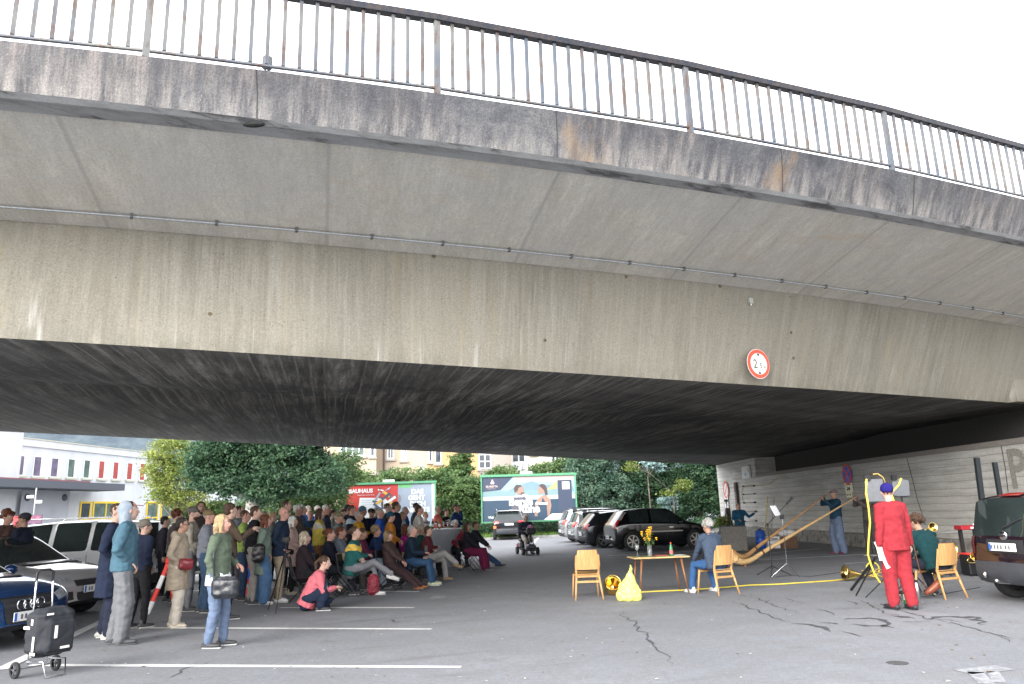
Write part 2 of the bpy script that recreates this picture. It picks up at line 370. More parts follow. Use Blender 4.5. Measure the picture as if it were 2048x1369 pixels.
def conc_fascia():
    g=G('fascia_concrete'); v=g.mapv(); R_=(0,0,-D27)
    bl=g.noise(v,1.5,8,.75,.5); big=g.noise(g.mapv(loc=(5,2,0)),.5,5,.6); st=g.noise(g.mapv(rot=R_,sc=(5,2,.5)),1.4,7,.72); spk=g.noise(v,24,4,.7); grain=g.noise(v,55,3,.7)
    c=g.ramp(bl,[(.35,(.045,.046,.053)),(.48,(.085,.086,.095)),(.6,(.13,.128,.13)),(.72,(.20,.192,.185))])
    c=g.mix(g.mr(big,.42,.58,0,.75),c,g.ramp(st,[(.35,(.055,.054,.058)),(.5,(.125,.115,.112)),(.66,(.235,.205,.19))]))
    zz=g.sep(v,2); c=g.mix(g.math('MULTIPLY',g.mr(st,.42,.62),g.mr(zz,6.0,6.35,.85,0)),c,(.25,.235,.22)); c=g.mix(g.math('MULTIPLY',g.mr(st,.60,.45),g.mr(zz,6.2,6.56,0,.45)),c,(.05,.053,.062))
    c=g.mix(g.mr(grain,.3,.7,0,1),g.mix(1,c,.68,'MULTIPLY'),g.mix(1,c,1.35,'MULTIPLY')); c=g.mix(g.mr(spk,.66,.71,0,.7),c,(.30,.29,.27))
    och=g.noise(g.mapv(sc=(1,1,.4),loc=(9,4,3)),.9,5); c=g.mix(g.mr(och,.62,.70,0,.6),c,(.25,.17,.10))
    return g.done(c,spk,.7,.012)
def conc_edge():
    g=G('drip_edge_concrete'); v=g.mapv(); n1=g.noise(g.mapv(rot=(0,0,-D27),sc=(.5,2,1)),1.5,7,.72); gr=g.noise(v,30,3,.7)
    c=g.ramp(n1,[(.44,(.34,.345,.345)),(.54,(.27,.27,.27)),(.60,(.12,.12,.122))]); c=g.mix(g.mr(gr,.3,.7,0,1),g.mix(1,c,.85,'MULTIPLY'),c); return g.done(c,n1,.3)
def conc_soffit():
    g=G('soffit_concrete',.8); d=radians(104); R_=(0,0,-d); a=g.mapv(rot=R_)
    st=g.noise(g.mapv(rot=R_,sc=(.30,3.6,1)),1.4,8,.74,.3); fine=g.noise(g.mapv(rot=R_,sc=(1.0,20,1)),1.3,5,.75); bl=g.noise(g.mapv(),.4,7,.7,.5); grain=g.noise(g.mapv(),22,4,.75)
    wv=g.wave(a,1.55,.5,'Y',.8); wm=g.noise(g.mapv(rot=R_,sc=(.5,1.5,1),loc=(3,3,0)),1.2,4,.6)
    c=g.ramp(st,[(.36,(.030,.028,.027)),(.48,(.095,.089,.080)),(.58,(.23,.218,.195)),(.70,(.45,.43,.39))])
    c=g.mix(g.mr(bl,.42,.60,0,.8),c,(.035,.034,.036)); px_=g.sep(g.mapv(),0); c=g.mix(g.mr(px_,-3,-12,0,.55),c,(.26,.25,.215)); c=g.mix(g.mr(px_,0,9,0,.5),c,(.03,.029,.030))  # paler leftwards and near black rightwards, put into the colour by position
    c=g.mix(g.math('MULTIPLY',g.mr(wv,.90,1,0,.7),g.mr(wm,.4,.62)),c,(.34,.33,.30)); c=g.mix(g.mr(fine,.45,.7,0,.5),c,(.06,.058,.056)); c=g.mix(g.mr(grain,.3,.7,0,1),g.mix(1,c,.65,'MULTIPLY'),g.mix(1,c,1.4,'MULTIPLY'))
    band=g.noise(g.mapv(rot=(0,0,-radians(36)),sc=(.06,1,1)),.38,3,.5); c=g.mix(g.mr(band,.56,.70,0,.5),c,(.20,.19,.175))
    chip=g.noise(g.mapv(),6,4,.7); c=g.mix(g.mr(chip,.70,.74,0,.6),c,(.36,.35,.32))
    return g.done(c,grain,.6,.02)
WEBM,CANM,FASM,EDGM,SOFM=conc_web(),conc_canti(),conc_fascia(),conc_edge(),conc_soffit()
bridge=thing('road_bridge',(0,0,0),0,'grey concrete road bridge spanning the whole car park above the crowd','bridge')
W0=edge(web_c,3.8); W1=[Vector((x,curve(webt_c,x),5.52)) for x in XS]
FI=edge(fi_c,5.98); FB=edge(fb_c,6.0); FT=edge(ft_c,6.56)
FAR=[Vector((x,max(curve(far_c,x),curve(web_c,x)+6),3.8)) for x in XS]
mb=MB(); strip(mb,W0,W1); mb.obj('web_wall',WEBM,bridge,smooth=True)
# soffit with a shallow fold, subdivided across
mb=MB(); NS=14; rows=[]
for k in range(NS+1):
    t=k/NS; rows.append([Vector((a.x,a.y+(b.y-a.y)*t,3.8+.0*t+(.10*exp(-((t-.28)/.05)**2)))) for a,b in zip(W0,FAR)])
for r0,r1 in zip(rows,rows[1:]): strip(mb,r1,r0)
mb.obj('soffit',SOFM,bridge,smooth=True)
mb=MB(); strip(mb,W1,FI); mb.obj('cantilever_slab',CANM,bridge,smooth=True)
mb=MB(); GR=[f.lerp(i,.22)+Vector((0,0,-.035)) for f,i in zip(FB,FI)]
GR2=[f.lerp(i,.30)+Vector((0,0,-.035)) for f,i in zip(FB,FI)]
GR3=[f.lerp(i,.34)+Vector((0,0,.02)) for f,i in zip(FB,FI)]
strip(mb,FI,[v+Vector((0,0,-.02)) for v in FI]); strip(mb,[v+Vector((0,0,-.02)) for v in FI],GR3); strip(mb,GR3,GR2); strip(mb,GR2,GR); strip(mb,GR,FB); mb.obj('drip_edge',EDGM,bridge)
mb=MB(); FT2=[v+dn*.5+Vector((0,0,.0)) for v in FT]; strip(mb,FB,FT); strip(mb,FT,FT2); mb.obj('parapet_beam',FASM,bridge,smooth=False)
# deck top, far side
mb=MB(); FF0=[v+Vector((0,0,.0)) for v in FAR]; FF1=[v+Vector((0,0,2.6)) for v in FAR]; strip(mb,FF1,FF0); strip(mb,[v+Vector((0,0,-.1)) for v in FT2],FF1); mb.obj('deck',EDGM,bridge)
# joints in the fascia
JD=mat('joint_dark',(.03,.03,.03),.9); mb=MB()
def on_edge(px,A):   # point of a bridge edge seen at image column px
    best=None
    for a,b in zip(A,A[1:]):
        for t in (0,.1,.2,.3,.4,.5,.6,.7,.8,.9):
            p=a.lerp(b,t); v=np.array(p)-_C; w_=v@_F
            if w_<=.5: continue
            q=1024+FPX*(v@_R)/w_
            if best is None or abs(q-px)<best[0]: best=(abs(q-px),p,(b-a).normalized())
    return best[1],best[2]
for px in (512,1110,1563,1826,-420,2300):
    p,t=on_edge(px,FB); p2,_=on_edge(px,FT); mb.tube([p-t*0-dn*.002,p.lerp(p2,.5)+t*.01-dn*.003,p2-dn*.002],[(.006,.006)],n=4,cap='flat')
mb.obj('joint',JD,bridge)
DM=mat('drip_stain',(.02,.02,.02),.9); p,t=on_edge(512,GR); mb=MB(); mb.ell(p+Vector((0,0,.0)),(.13,.05,.03),10,6); mb.obj('stain',DM,bridge)
# form-tie holes in the web
mb=MB(); HM=mat('tie_hole',(.13,.10,.06),.95,var=.4)
for x,y in ((240,462),(437,475),(700,482),(868,512),(1091,535),(1252,553),(1440,572),(1580,592),(1730,608),(1815,620),(425,568),(420,630),(865,655),(1090,617),(1090,680),(1443,652),(1443,705),(1582,665),(1727,640),(1587,716),(1254,690),(640,590)):
    best=min(((abs(q.x-(0)),i) for i,q in enumerate(W0)),key=lambda s:s[0])
    # intersect the ray with the web
    d=ray(x,y); lo=None
    for k in range(400):
        tt=4+k*.06; P=_C+d*tt
        yc=curve(web_c,P[0])*(1-(P[2]-3.8)/1.72)+curve(webt_c,P[0])*((P[2]-3.8)/1.72)
        if P[1]>yc: lo=P; break
    if lo is not None: mb.ell(Vector(lo)-dn*.0,(.04,.014,.04),10,5,Matrix.Rotation(D27,3,'Z'))
mb.obj('tie_hole',HM,bridge)
# far and right-hand continuation of web = abutment pilaster
def webpt(px,py):
    d=ray(px,py)
    for k in range(3000):
        P=_C+d*(3+k*.01)
        h=(P[2]-3.8)/1.72
        if P[1]>curve(web_c,P[0])*(1-h)+curve(webt_c,P[0])*h: return Vector(P)
pw=webpt(2015,740)
# conduit under the cantilever
CM=mat('galvanised',(.42,.44,.46),.45,.6,var=.15,scale=30)
A=[a.lerp(b,.17)+Vector((0,0,-.035)) for a,b in zip(W1,FI)]
cond=thing('conduit',(0,0,0),0,'thin galvanised conduit clipped along the underside of the bridge cantilever','conduit')
mb=MB(); mb.tube(A,[.017],n=6,cap='flat'); mb.obj('pipe',CM,cond,smooth=True)
L=0; last=None
clm=MB(); clm.box((0,0,.01),(.035,.06,.07)); cm=clm.mesh('clip',mat('clip_dark',(.1,.1,.1),.6))
for a,b in zip(A,A[1:]):
    if last is None or (a-last).length>1.05:
        if -9<a.x<14:
            o=bpy.data.objects.new('clip',cm); COL.objects.link(o); o.parent=cond; o.location=a; o.rotation_euler.z=D27
        last=a
# ---- railing
g=G('rail_steel',.55); g.b.inputs['Metallic'].default_value=.35
n1=g.noise(g.mapv(sc=(1,1,.35)),9,5,.7); n2=g.noise(g.mapv(),1.3,3); c=g.ramp(n2,[(.35,(.10,.115,.14)),(.6,(.16,.16,.155))]); c=g.mix(g.mr(n1,.5,.66,0,.85),c,(.11,.065,.042)); RAILM=g.done(c)
g=G('rail_top_steel',.55); n1=g.noise(g.mapv(sc=(1,1,1)),14,5,.75); c=g.ramp(n1,[(.4,(.012,.018,.030)),(.66,(.05,.035,.028))]); RAILT=g.done(c)
rail=thing('bridge_railing',(0,0,0),0,'weathered steel railing with rusty uprights along the top of the bridge','railing')
RB=[v+dn*.03 for v in FT]
def rp(px): return on_edge(px,RB)[0]
posts=[rp(x) for x in (287,878,1384,1787)]
sp=[(b-a).length for a,b in zip(posts,posts[1:])]
dirL=(posts[0]-posts[1]).normalized(); dirR=(posts[-1]-posts[-2]).normalized()
def snap(p): return Vector((p.x,curve(ft_c,p.x)+dn.y*.12+.0,6.56))
def cont(p,d,L): q=p+d*L; y=curve(ft_c,q.x+.014)+.027; return Vector((q.x,y,6.56))
allp=[cont(posts[0],dirL,3.4*2),cont(posts[0],dirL,3.4)]+posts+[cont(posts[-1],dirR,3.8),cont(posts[-1],dirR,7.6)]
Hr=1.03
pm=MB(); pm.box((0,0,Hr/2),(.075,.06,Hr)); pmesh=pm.mesh('post',RAILM)
bm_=MB(); bm_.box((0,0,(Hr+.12)/2),(.042,.034,Hr-.1)); bmesh_=bm_.mesh('baluster',RAILM)
for p in allp:
    o=bpy.data.objects.new('post',pmesh); COL.objects.link(o); o.parent=rail; o.location=p; o.rotation_euler.z=D27-.2+.2
for a,b in zip(allp,allp[1:]):
    for k in range(1,18):
        q=a.lerp(b,k/18)
        o=bpy.data.objects.new('baluster',bmesh_); COL.objects.link(o); o.parent=rail; o.location=q; o.rotation_euler.z=D27
mb=MB(); mb.tube([p+Vector((0,0,.085)) for p in allp],[(.024,.024)],n=6,side=(0,0,1),cap='flat'); mb.obj('bottom_rail',RAILM,rail)
mb=MB()
for a,b in zip(allp,allp[1:]):
    m_=(a+b)/2+Vector((0,0,Hr+.02)); mb.box(m_,((b-a).length,.10,.085),atan2((b-a).y,(b-a).x))
mb.obj('top_rail',RAILT,rail)
t=thing('lamp_housing',rp(537)+dn*.25,D27,'small dark box lamp standing behind the bridge railing','lamp housing'); mb=MB(); mb.rbox((0,0,.27),(.11,.1,.17),.02); mb.obj('housing',mat('dark_box',(.12,.13,.14),.6),t); mb=MB(); mb.cyl((0,0,-.02),(0,0,.19),.012); mb.obj('stem',CM,t)
# ============================================================ wall / abutment on the right
def conc_board():
    g=G('board_marked_concrete'); v=g.mapv()
    hb=g.n.nodes.new('ShaderNodeTexWave'); hb.bands_direction='Z'; hb.inputs['Scale'].default_value=1.55; hb.inputs['Distortion'].default_value=1.1; hb.inputs['Detail Scale'].default_value=.9; hb.inputs['Detail'].default_value=3; g.L(v,hb.inputs['Vector'])
    n1=g.noise(g.mapv(sc=(1,.35,3.5)),1.5,6,.65); bl=g.noise(v,.5,5,.65); sp_=g.noise(v,20,3,.6)
    c=g.ramp(n1,[(.3,(.36,.35,.325)),(.5,(.52,.51,.48)),(.7,(.66,.65,.62))]); c=g.mix(g.mr(bl,.35,.7,0,.6),c,(.34,.33,.30))
    gr_=g.noise(v,28,4,.75); c=g.mix(g.mr(gr_,.3,.7,0,1),g.mix(1,c,.75,'MULTIPLY'),g.mix(1,c,1.15,'MULTIPLY')); c=g.mix(g.mr(hb.outputs['Fac'],.0,.05,.6,0),c,(.17,.16,.14)); zz=g.sep(v,2); c=g.mix(g.math('MULTIPLY',g.mr(g.noise(v,2,5,.7),.35,.65),g.mr(zz,.1,.7,.8,0)),c,(.13,.12,.105))
    c=g.mix(g.mr(sp_,.68,.73,0,.5),c,(.13,.12,.1))
    return g.done(c,hb.outputs['Fac'],.4,.02)
BRD=conc_board()
wall=thing('abutment_wall',(0,0,0),0,'board-marked concrete abutment wall on the right under the bridge','wall')
WX=[(11.45,43.0),(11.75,37.0),(12.0,30.),(12.15,24.),(12.45,18.),(12.7,12.),(13.0,2.),(13.3,-8.)]
mb=MB(); n=len(WX)
for (x0,y0),(x1,y1) in zip(WX,WX[1:]):
    zt=3.78 if y0>37.5 else 2.85
    mb.quad((x0,y0,-.05),(x1,y1,-.05),(x1,y1,zt),(x0,y0,zt))
    if zt<3: mb.quad((x0,y0,zt),(x1,y1,zt),(x1+1.0,y1,zt),(x0+1.0,y0,zt))
mb.quad((11.45,43,-.05),(11.45,43,3.78),(16,46.5,3.78),(16,46.5,-.05)); mb.quad((11.75,37,2.85),(12.75,37,2.85),(12.75,37,3.78),(11.75,37,3.78))
mb.obj('wall_face',BRD,wall)
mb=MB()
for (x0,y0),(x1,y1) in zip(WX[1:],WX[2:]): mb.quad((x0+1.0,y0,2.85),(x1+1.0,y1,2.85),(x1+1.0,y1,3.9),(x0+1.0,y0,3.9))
mb.obj('bearing_recess',mat('recess_shade',(.04,.038,.036),.9),wall)  # shade of the bearing gap is put into the near-black colour
mb=MB()
for (x0,y0),(x1,y1) in zip(WX[1:5],WX[2:6]): mb.box(((x0+x1)/2+.02,(y0+y1)/2,2.9),(.12,hypot(x1-x0,y1-y0),.14),atan2(y1-y0,x1-x0)-pi/2)
mb.obj('coping',mat('coping_concrete',(.22,.2,.18),.85),wall)
def wx(y):
    for (x0,y0),(x1,y1) in zip(WX,WX[1:]):
        if y1<=y<=y0: return x0+(x1-x0)*(y0-y)/(y0-y1)
    return 12.4
def onwall(px,py,off=.02):
    d=ray(px,py)
    for k in range(6000):
        P=_C+d*(5+k*.01)
        if P[0]>wx(P[1]): return Vector((wx(P[1])-off,P[1],P[2]))
# plinth: rough foot of the wall
mb=MB(); pr=[]
for k in range(60):
    y=41-k*.5; pr.append((y,.12+.06*noise.noise(Vector((y*.8,0,0))),.42+.12*noise.noise(Vector((y*.6,3,0)))))
vs=[]
for y,dx,h in pr: vs+=[(wx(y)-dx-.1,y,0),(wx(y)-dx,y,h),(wx(y)+.02,y,h+.03)]
mb.add(vs,[(3*i+j,3*i+3+j,3*i+4+j,3*i+1+j) for i in range(59) for j in range(2)]); mb.obj('rough_plinth',mat('rubble_concrete',(.2,.19,.17),.95,var=.5,scale=5,bump=1),wall)
# web meets abutment: pilaster beyond x=2015
mb=MB(); p0=Vector((pw.x,curve(web_c,pw.x),0)); 
mb.box((p0.x+1.55,p0.y+.70,4.66),(3.0,.25,1.72),D27); mb.obj('pilaster',WEBM,wall)
# ============================================================ backdrop: hill, buildings, trees, billboards
g=G('hill_forest_haze',1.); n1=g.noise(g.mapv(sc=(.06,.06,.06)),1,6,.7); c=g.ramp(n1,[(.35,(.045,.062,.082)),(.65,(.085,.11,.125))]); HILLM=g.done(c,n1,1,3)  # forest tone turned blue: distance haze is put into the colour
mb=MB(); nx,ny=60,16
for i in range(nx+1):
    for j in range(ny+1):
        x=-1500+i*50; t=j/ny; y=520+t*500-abs(x)*.1
        h=(230+40*noise.noise(Vector((x*.003,0,0))))*sin(t*pi/2)**1.2+18*noise.noise(Vector((x*.02,y*.02,2)))*t+5*noise.noise(Vector((x*.09,y*.09,2)))*t
        mb.v.append((x,y,h-1))
mb.f=[(i*(ny+1)+j,(i+1)*(ny+1)+j,(i+1)*(ny+1)+j+1,i*(ny+1)+j+1) for i in range(nx) for j in range(ny)]; mb.mi=[0]*len(mb.f)
tag(mb.obj('hill',HILLM,smooth=True),kind='structure')
class Facade:
    def __init__(s,A,B):
        s.A=Vector((A[0],A[1],0)); s.B=Vector((B[0],B[1],0)); s.d=(s.B-s.A).normalized(); s.n=Vector((s.d.y,-s.d.x,0)); s.rz=atan2(s.d.y,s.d.x)
    def px(s,x,y):
        d=Vector(ray(x,y)); C=Vector(_C); t=(s.A-C).dot(s.n)/d.dot(s.n); P=C+d*t; return (P-s.A).dot(s.d),P.z
    def box(s,mb,s0,s1,z0,z1,o0,o1):   # o = distance out from the facade
        c=s.A+s.d*((s0+s1)/2)+s.n*((o0+o1)/2); c.z=(z0+z1)/2; mb.box(c,(abs(s1-s0),abs(o1-o0),abs(z1-z0)),s.rz)
def render_mat(name,col,rough=.9):
    g=G(name,rough); n1=g.noise(g.mapv(sc=(1,1,.4)),.7,5,.6); n2=g.noise(g.mapv(),12,4,.6)
    c=g.ramp(n1,[(.3,tuple(x*.88 for x in col)),(.7,tuple(min(.9,x*1.06) for x in col))]); return g.done(c,n2,.2,.02)
WHT=mat('white_paint',(.74,.76,.78),.6,var=.05); GLS=mat('window_glass',(.05,.06,.07),.08,var=.3,scale=1.5,spec=.6)
GLG=mat('window_glass_green',(.10,.14,.12),.1,var=.3,scale=1.5); GLR=mat('window_red_blind',(.36,.06,.05),.35,var=.2,scale=2); GLV=mat('window_violet_film',(.13,.11,.17),.3,var=.3,scale=2)
YEL=mat('yellow_frame',(.72,.50,.02),.5,var=.08); DKG=mat('dark_grey_metal',(.075,.085,.105),.6,var=.1); SILL=mat('sill_metal',(.45,.45,.36),.5)
def window(F,bld,s0,s1,z0,z1,glass,frame=WHT,fr=.09,o=0.004,cols=1,rows=1,sill=None,wide_right=0,out=.05):
    mb=MB()
    F.box(mb,s0,s1,z0,z0+fr,o,o+out); F.box(mb,s0,s1,z1-fr,z1,o,o+out); F.box(mb,s0,s0+fr,z0+fr,z1-fr,o,o+out); F.box(mb,s1-fr-wide_right,s1,z0+fr,z1-fr,o,o+out)
    for i in range(1,cols): x=s0+(s1-s0)*i/cols; F.box(mb,x-fr*.4,x+fr*.4,z0+fr,z1-fr,o,o+out-.005)
    for i in range(1,rows): z=z0+(z1-z0)*i/rows; F.box(mb,s0+fr,s1-fr,z-fr*.4,z+fr*.4,o,o+out-.008)
    f=mb.obj('window',frame,bld); mb=MB(); F.box(mb,s0+.02,s1-.02,z0+.02,z1-.02,o-.002,o+out*.45); mb.obj('pane',glass,f)
    if sill: mb=MB(); F.box(mb,s0-.12,s1+.12,z0-.16,z0-.01,o-.002,o+.16); mb.obj('sill',sill,f)
    return f
# ---- long white commercial building on the left
F=Facade((-38.6,50.),(-34.6,80.)); WB=render_mat('white_render',(.56,.585,.61))
b1=thing('commercial_building',F.A,0,'long white two-storey commercial building with narrow upper windows and yellow-framed shopfront','building')
def rel(o,par):   # children built in world space under a thing standing elsewhere
    pass
b1.location=(0,0,0)
sR=F.px(306,901); sL=F.px(39,876.6); zr=sL[1]
s_end=(F.B-F.A).length+10
mb=MB(); F.box(mb,sL[0],s_end,-.1,zr-.55,-14,0); mb.obj('wall',WB,b1)
mb=MB(); F.box(mb,sL[0],s_end,zr-.55,zr,-14,.12); mb.obj('parapet',WB,b1)
mb=MB(); F.box(mb,sL[0]-.05,s_end,zr,zr+.08,-14,.18); mb.obj('roof_trim',SILL,b1)
mb=MB(); F.box(mb,-25,sL[0]-.02,-.1,zr+.5,-14,.35); mb.obj('wall',WB,b1); mb=MB(); F.box(mb,-25,sL[0]+.02,zr+.5,zr+.58,-14,.42); mb.obj('roof_trim',SILL,b1)
wx_=[(34,48,911,957),(63,84,913,959),(98,118,916,960),(132,151,918,961),(164,181,920,962),(194,210,922,963),(223,238,924,964),(251,266,926,965),(277,291,927,966),(303,316,929,967)]
gl=[GLV,GLV,GLV,GLG,GLG,GLR,GLR,GLR,GLR,GLG]
for (a,b,c_,d_),gm in zip(wx_,gl):
    s0,z0=F.px(a,d_); s1,_=F.px(b,d_); _,z1=F.px((a+b)/2,c_); z0=F.px((a+b)/2,d_)[1]
    window(F,b1,s0,s1,z0+.2,z1,gm,WHT,.055,cols=1,sill=SILL,wide_right=(s1-s0)*.26)
s0,_=F.px(160,1031)
for (a,b,cc,rr_) in ((160,182,1,2),(186,237,2,2),(293,317,1,2),(322,350,1,2)):
    s0,z1=F.px(a,1003.5); s1,_=F.px(b,1003); window(F,b1,s0,s1,.5,z1,GLG if a>180 else GLS,YEL,.16,cols=cc,rows=rr_,out=.08)
sc0,zc0=F.px(0,979); sc1,_=F.px(185,984); mb=MB(); zc=F.px(180,984)[1]; F.box(mb,-25,sc1,zc,zc+.55,.36,3.0); F.box(mb,-25,sc1,zc+.0,zc+.05,0.37,.9); mb.obj('canopy',DKG,b1)
mb=MB(); F.box(mb,-25,sc1-4.2,zc+.56,zc+.64,1.2,2.9); mb.obj('canopy_stripe',mat('red_stripe',(.25,.08,.10),.5),b1)
mb=MB(); s0,_=F.px(33,1000); s1,_=F.px(130,1000); F.box(mb,s0,s1,0,zc,.36,.39); mb.obj('shade_panel',render_mat('shaded_white_render',(.42,.44,.48)),b1)  # shade on the white wall under the canopy, put into a greyer panel
for px in (45,120):
    s0,z0=F.px(px,996); t=thing('wall_lamp',F.A+F.d*s0+F.n*.42+Vector((0,0,z0)),F.rz,'round dark lamp on the shade-grey wall panel, %s of the pair'%('left' if px<80 else 'right'),'lamp'); mb=MB(); mb.ell((0,0,0),(.28,.12,.28)); mb.obj('lamp_globe',DKG,t); mb=MB(); mb.cyl((0,.0,0),(0,.18,0),.1); mb.obj('bracket',DKG,t)
# signpost with two little arrows, poster boards
p=atY(66,1042,44); t=thing('signpost',(p.x,44,0),0,'thin grey signpost with two small white arrow boards before the white building','signpost')
mb=MB(); mb.cyl((0,0,0),(0,0,3.75),.04); mb.obj('post',CM,t); mb=MB(); mb.rbox((-.28,-.05,3.25),(.42,.03,.17),.01); mb.obj('arrow_board',WHT,t); mb=MB(); mb.rbox((.24,-.05,2.95),(.40,.03,.17),.01); mb.obj('arrow_board',WHT,t)
p=atY(8,1028,42); t=thing('poster_board',(p.x,42,0),0,'upright advertising board with pale poster and red panel at the far left','poster board')
mb=MB(); mb.rbox((0,0,1.35),(1.0,.06,1.9),.02); mb.obj('panel',mat('pale_poster',(.45,.58,.66),.5,var=.35,scale=4),t); mb=MB(); mb.rbox((.72,0.02,1.75),(.36,.06,.8),.02); mb.obj('red_panel',mat('red_poster',(.5,.04,.05),.5),t); mb=MB(); mb.cyl((-.4,0,0),(-.4,0,.5),.03); mb.cyl((.4,0,0),(.4,0,.5),.03); mb.cyl((.8,.02,0),(.8,.02,1.4),.02); mb.obj('leg',DKG,t)
p=atY(70,1035,36); t=thing('small_sign',(p.x,36,0),0,'small dark red sign with two white symbols behind the cars','sign'); mb=MB(); mb.rbox((0,0,1.9),(.7,.04,.42),.02); mb.obj('panel',mat('maroon_sign',(.10,.03,.08),.5),t); mb=MB(); mb.ell((-.17,-.03,1.93),(.09,.01,.09)); mb.ell((.17,-.03,1.93),(.09,.01,.09)); mb.obj('symbol',mat('sign_red',(.62,.05,.06),.5),t); mb=MB(); mb.cyl((0,0,0),(0,0,1.7),.025); mb.obj('post',CM,t)
# ---- beige apartment building
F2=Facade((-18.,60.),(12.,66.)); BG=render_mat('beige_render',(.46,.37,.28)); OR=render_mat('ochre_render',(.52,.34,.17)); GRY=render_mat('grey_beige_render',(.34,.31,.28)); CRM=render_mat('cream_render',(.58,.53,.44))
b2=thing('apartment_building',(0,0,0),0,'old beige and ochre apartment building with balconies and ivy behind the billboards','building')
def seg(a,b,m,top=11,out=0):
    s0,_=F2.px(a,940); s1,_=F2.px(b,940); mb=MB(); F2.box(mb,s0,s1,-.1,top,-9,out); mb.obj('wall',m,b2)
seg(640,855,BG); seg(855,957,OR); seg(957,1022,GRY); seg(1022,1200,CRM)
s0,_=F2.px(676,930); s1,_=F2.px(752,930); mb=MB(); F2.box(mb,s0,s1,F2.px(700,949)[1],10,.01,1.6); mb.obj('bay',BG,b2)
mb=MB(); F2.box(mb,s0-.3,s1+.3,F2.px(700,951)[1]-.1,F2.px(700,949)[1]-.02,.01,1.75); mb.obj('bay_ledge',GRY,b2)
s0,_=F2.px(768,930); mb=MB(); mb.cyl(F2.A+F2.d*s0+F2.n*.08,F2.A+F2.d*s0+F2.n*.08+Vector((0,0,11)),.09); mb.obj('drainpipe',mat('pipe_brown',(.14,.10,.09),.6),b2)
for (a,b,c_,d_,cols,o_) in ((681,730,880,917,4,1.61),(739,750,880,917,1,1.61),(774,788,870,919,2,0),(802,814,870,922,2,0),(856,866,880,925,1,0),(869,884,880,928,1,0),(916,924,890,930,1,0),(957,983,908,939,2,0),(1024,1052,905,945,2,0),(1060,1072,890,910,2,0),(1102,1120,900,928,2,0),(841,848,931,955,1,0)):
    s0,z0=F2.px(a,d_); s1,_=F2.px(b,d_); z1=F2.px((a+b)/2,c_)[1]; k=1-(o_*1.0)/60
    window(F2,b2,s0,s1,z0,z1,GLS if cols!=4 else GLG,WHT,.11,o=o_+.004,cols=cols,rows=2 if cols==2 else 1,sill=GRY)
for (a,b,c_,d_,m_) in ((957,986,940,955,GRY),(1020,1056,930,948,WHT)):
    s0,z0=F2.px(a,d_); s1,_=F2.px(b,d_); z1=F2.px((a+b)/2,c_)[1]; mb=MB(); F2.box(mb,s0,s1,z0,z0+.15,.06,1.3); mb.obj('balcony_slab',GRY,b2)
    mb=MB(); k=14
    for i in range(k+1): x=s0+(s1-s0)*i/k; F2.box(mb,x-.02,x+.02,z0+.15,z1,1.22,1.26)
    F2.box(mb,s0,s1,z1,z1+.05,1.2,1.28); mb.obj('balcony_rail',m_,b2)
s0,_=F2.px(1020,930); s1,_=F2.px(1024,930); mb=MB(); F2.box(mb,s0,s1,0,11,.005,.5); mb.obj('fin_wall',GRY,b2)
# ---- trees
def leafmat(name,c1,c2,sc=1.2):
    g=G(name,.6); n1=g.noise(g.mapv(),sc,4,.6); n2=g.noise(g.mapv(),7,2,.6); c=g.ramp(n1,[(.35,c1),(.65,c2)]); c=g.mix(g.mr(n2,.35,.65,0,.6),c,g.mix(1,c,1.6,'MULTIPLY'))
    g.b.inputs['Specular IOR Level'].default_value=.35
    g.L(c,g.b.inputs['Base Color']); tr=g.n.nodes.new('ShaderNodeBsdfTranslucent'); g.L(c,tr.inputs['Color']); ms=g.n.nodes.new('ShaderNodeMixShader'); ms.inputs[0].default_value=.3
    out=g.n.nodes['Material Output']; g.L(g.b.outputs[0],ms.inputs[1]); g.L(tr.outputs[0],ms.inputs[2]); g.L(ms.outputs[0],out.inputs['Surface']); return g.m
LD=leafmat('leaf_dark',(.022,.060,.034),(.075,.14,.07)); LM=leafmat('leaf_mid',(.05,.10,.035),(.13,.20,.07)); LY=leafmat('leaf_yellow',(.13,.18,.04),(.27,.30,.08)); LB=leafmat('leaf_bluish',(.035,.085,.06),(.12,.19,.13))
BARK=mat('bark',(.12,.10,.085),.95,var=.5,scale=6,bump=1); BARKP=mat('bark_pale',(.30,.28,.26),.9,var=.4,scale=4,bump=1)
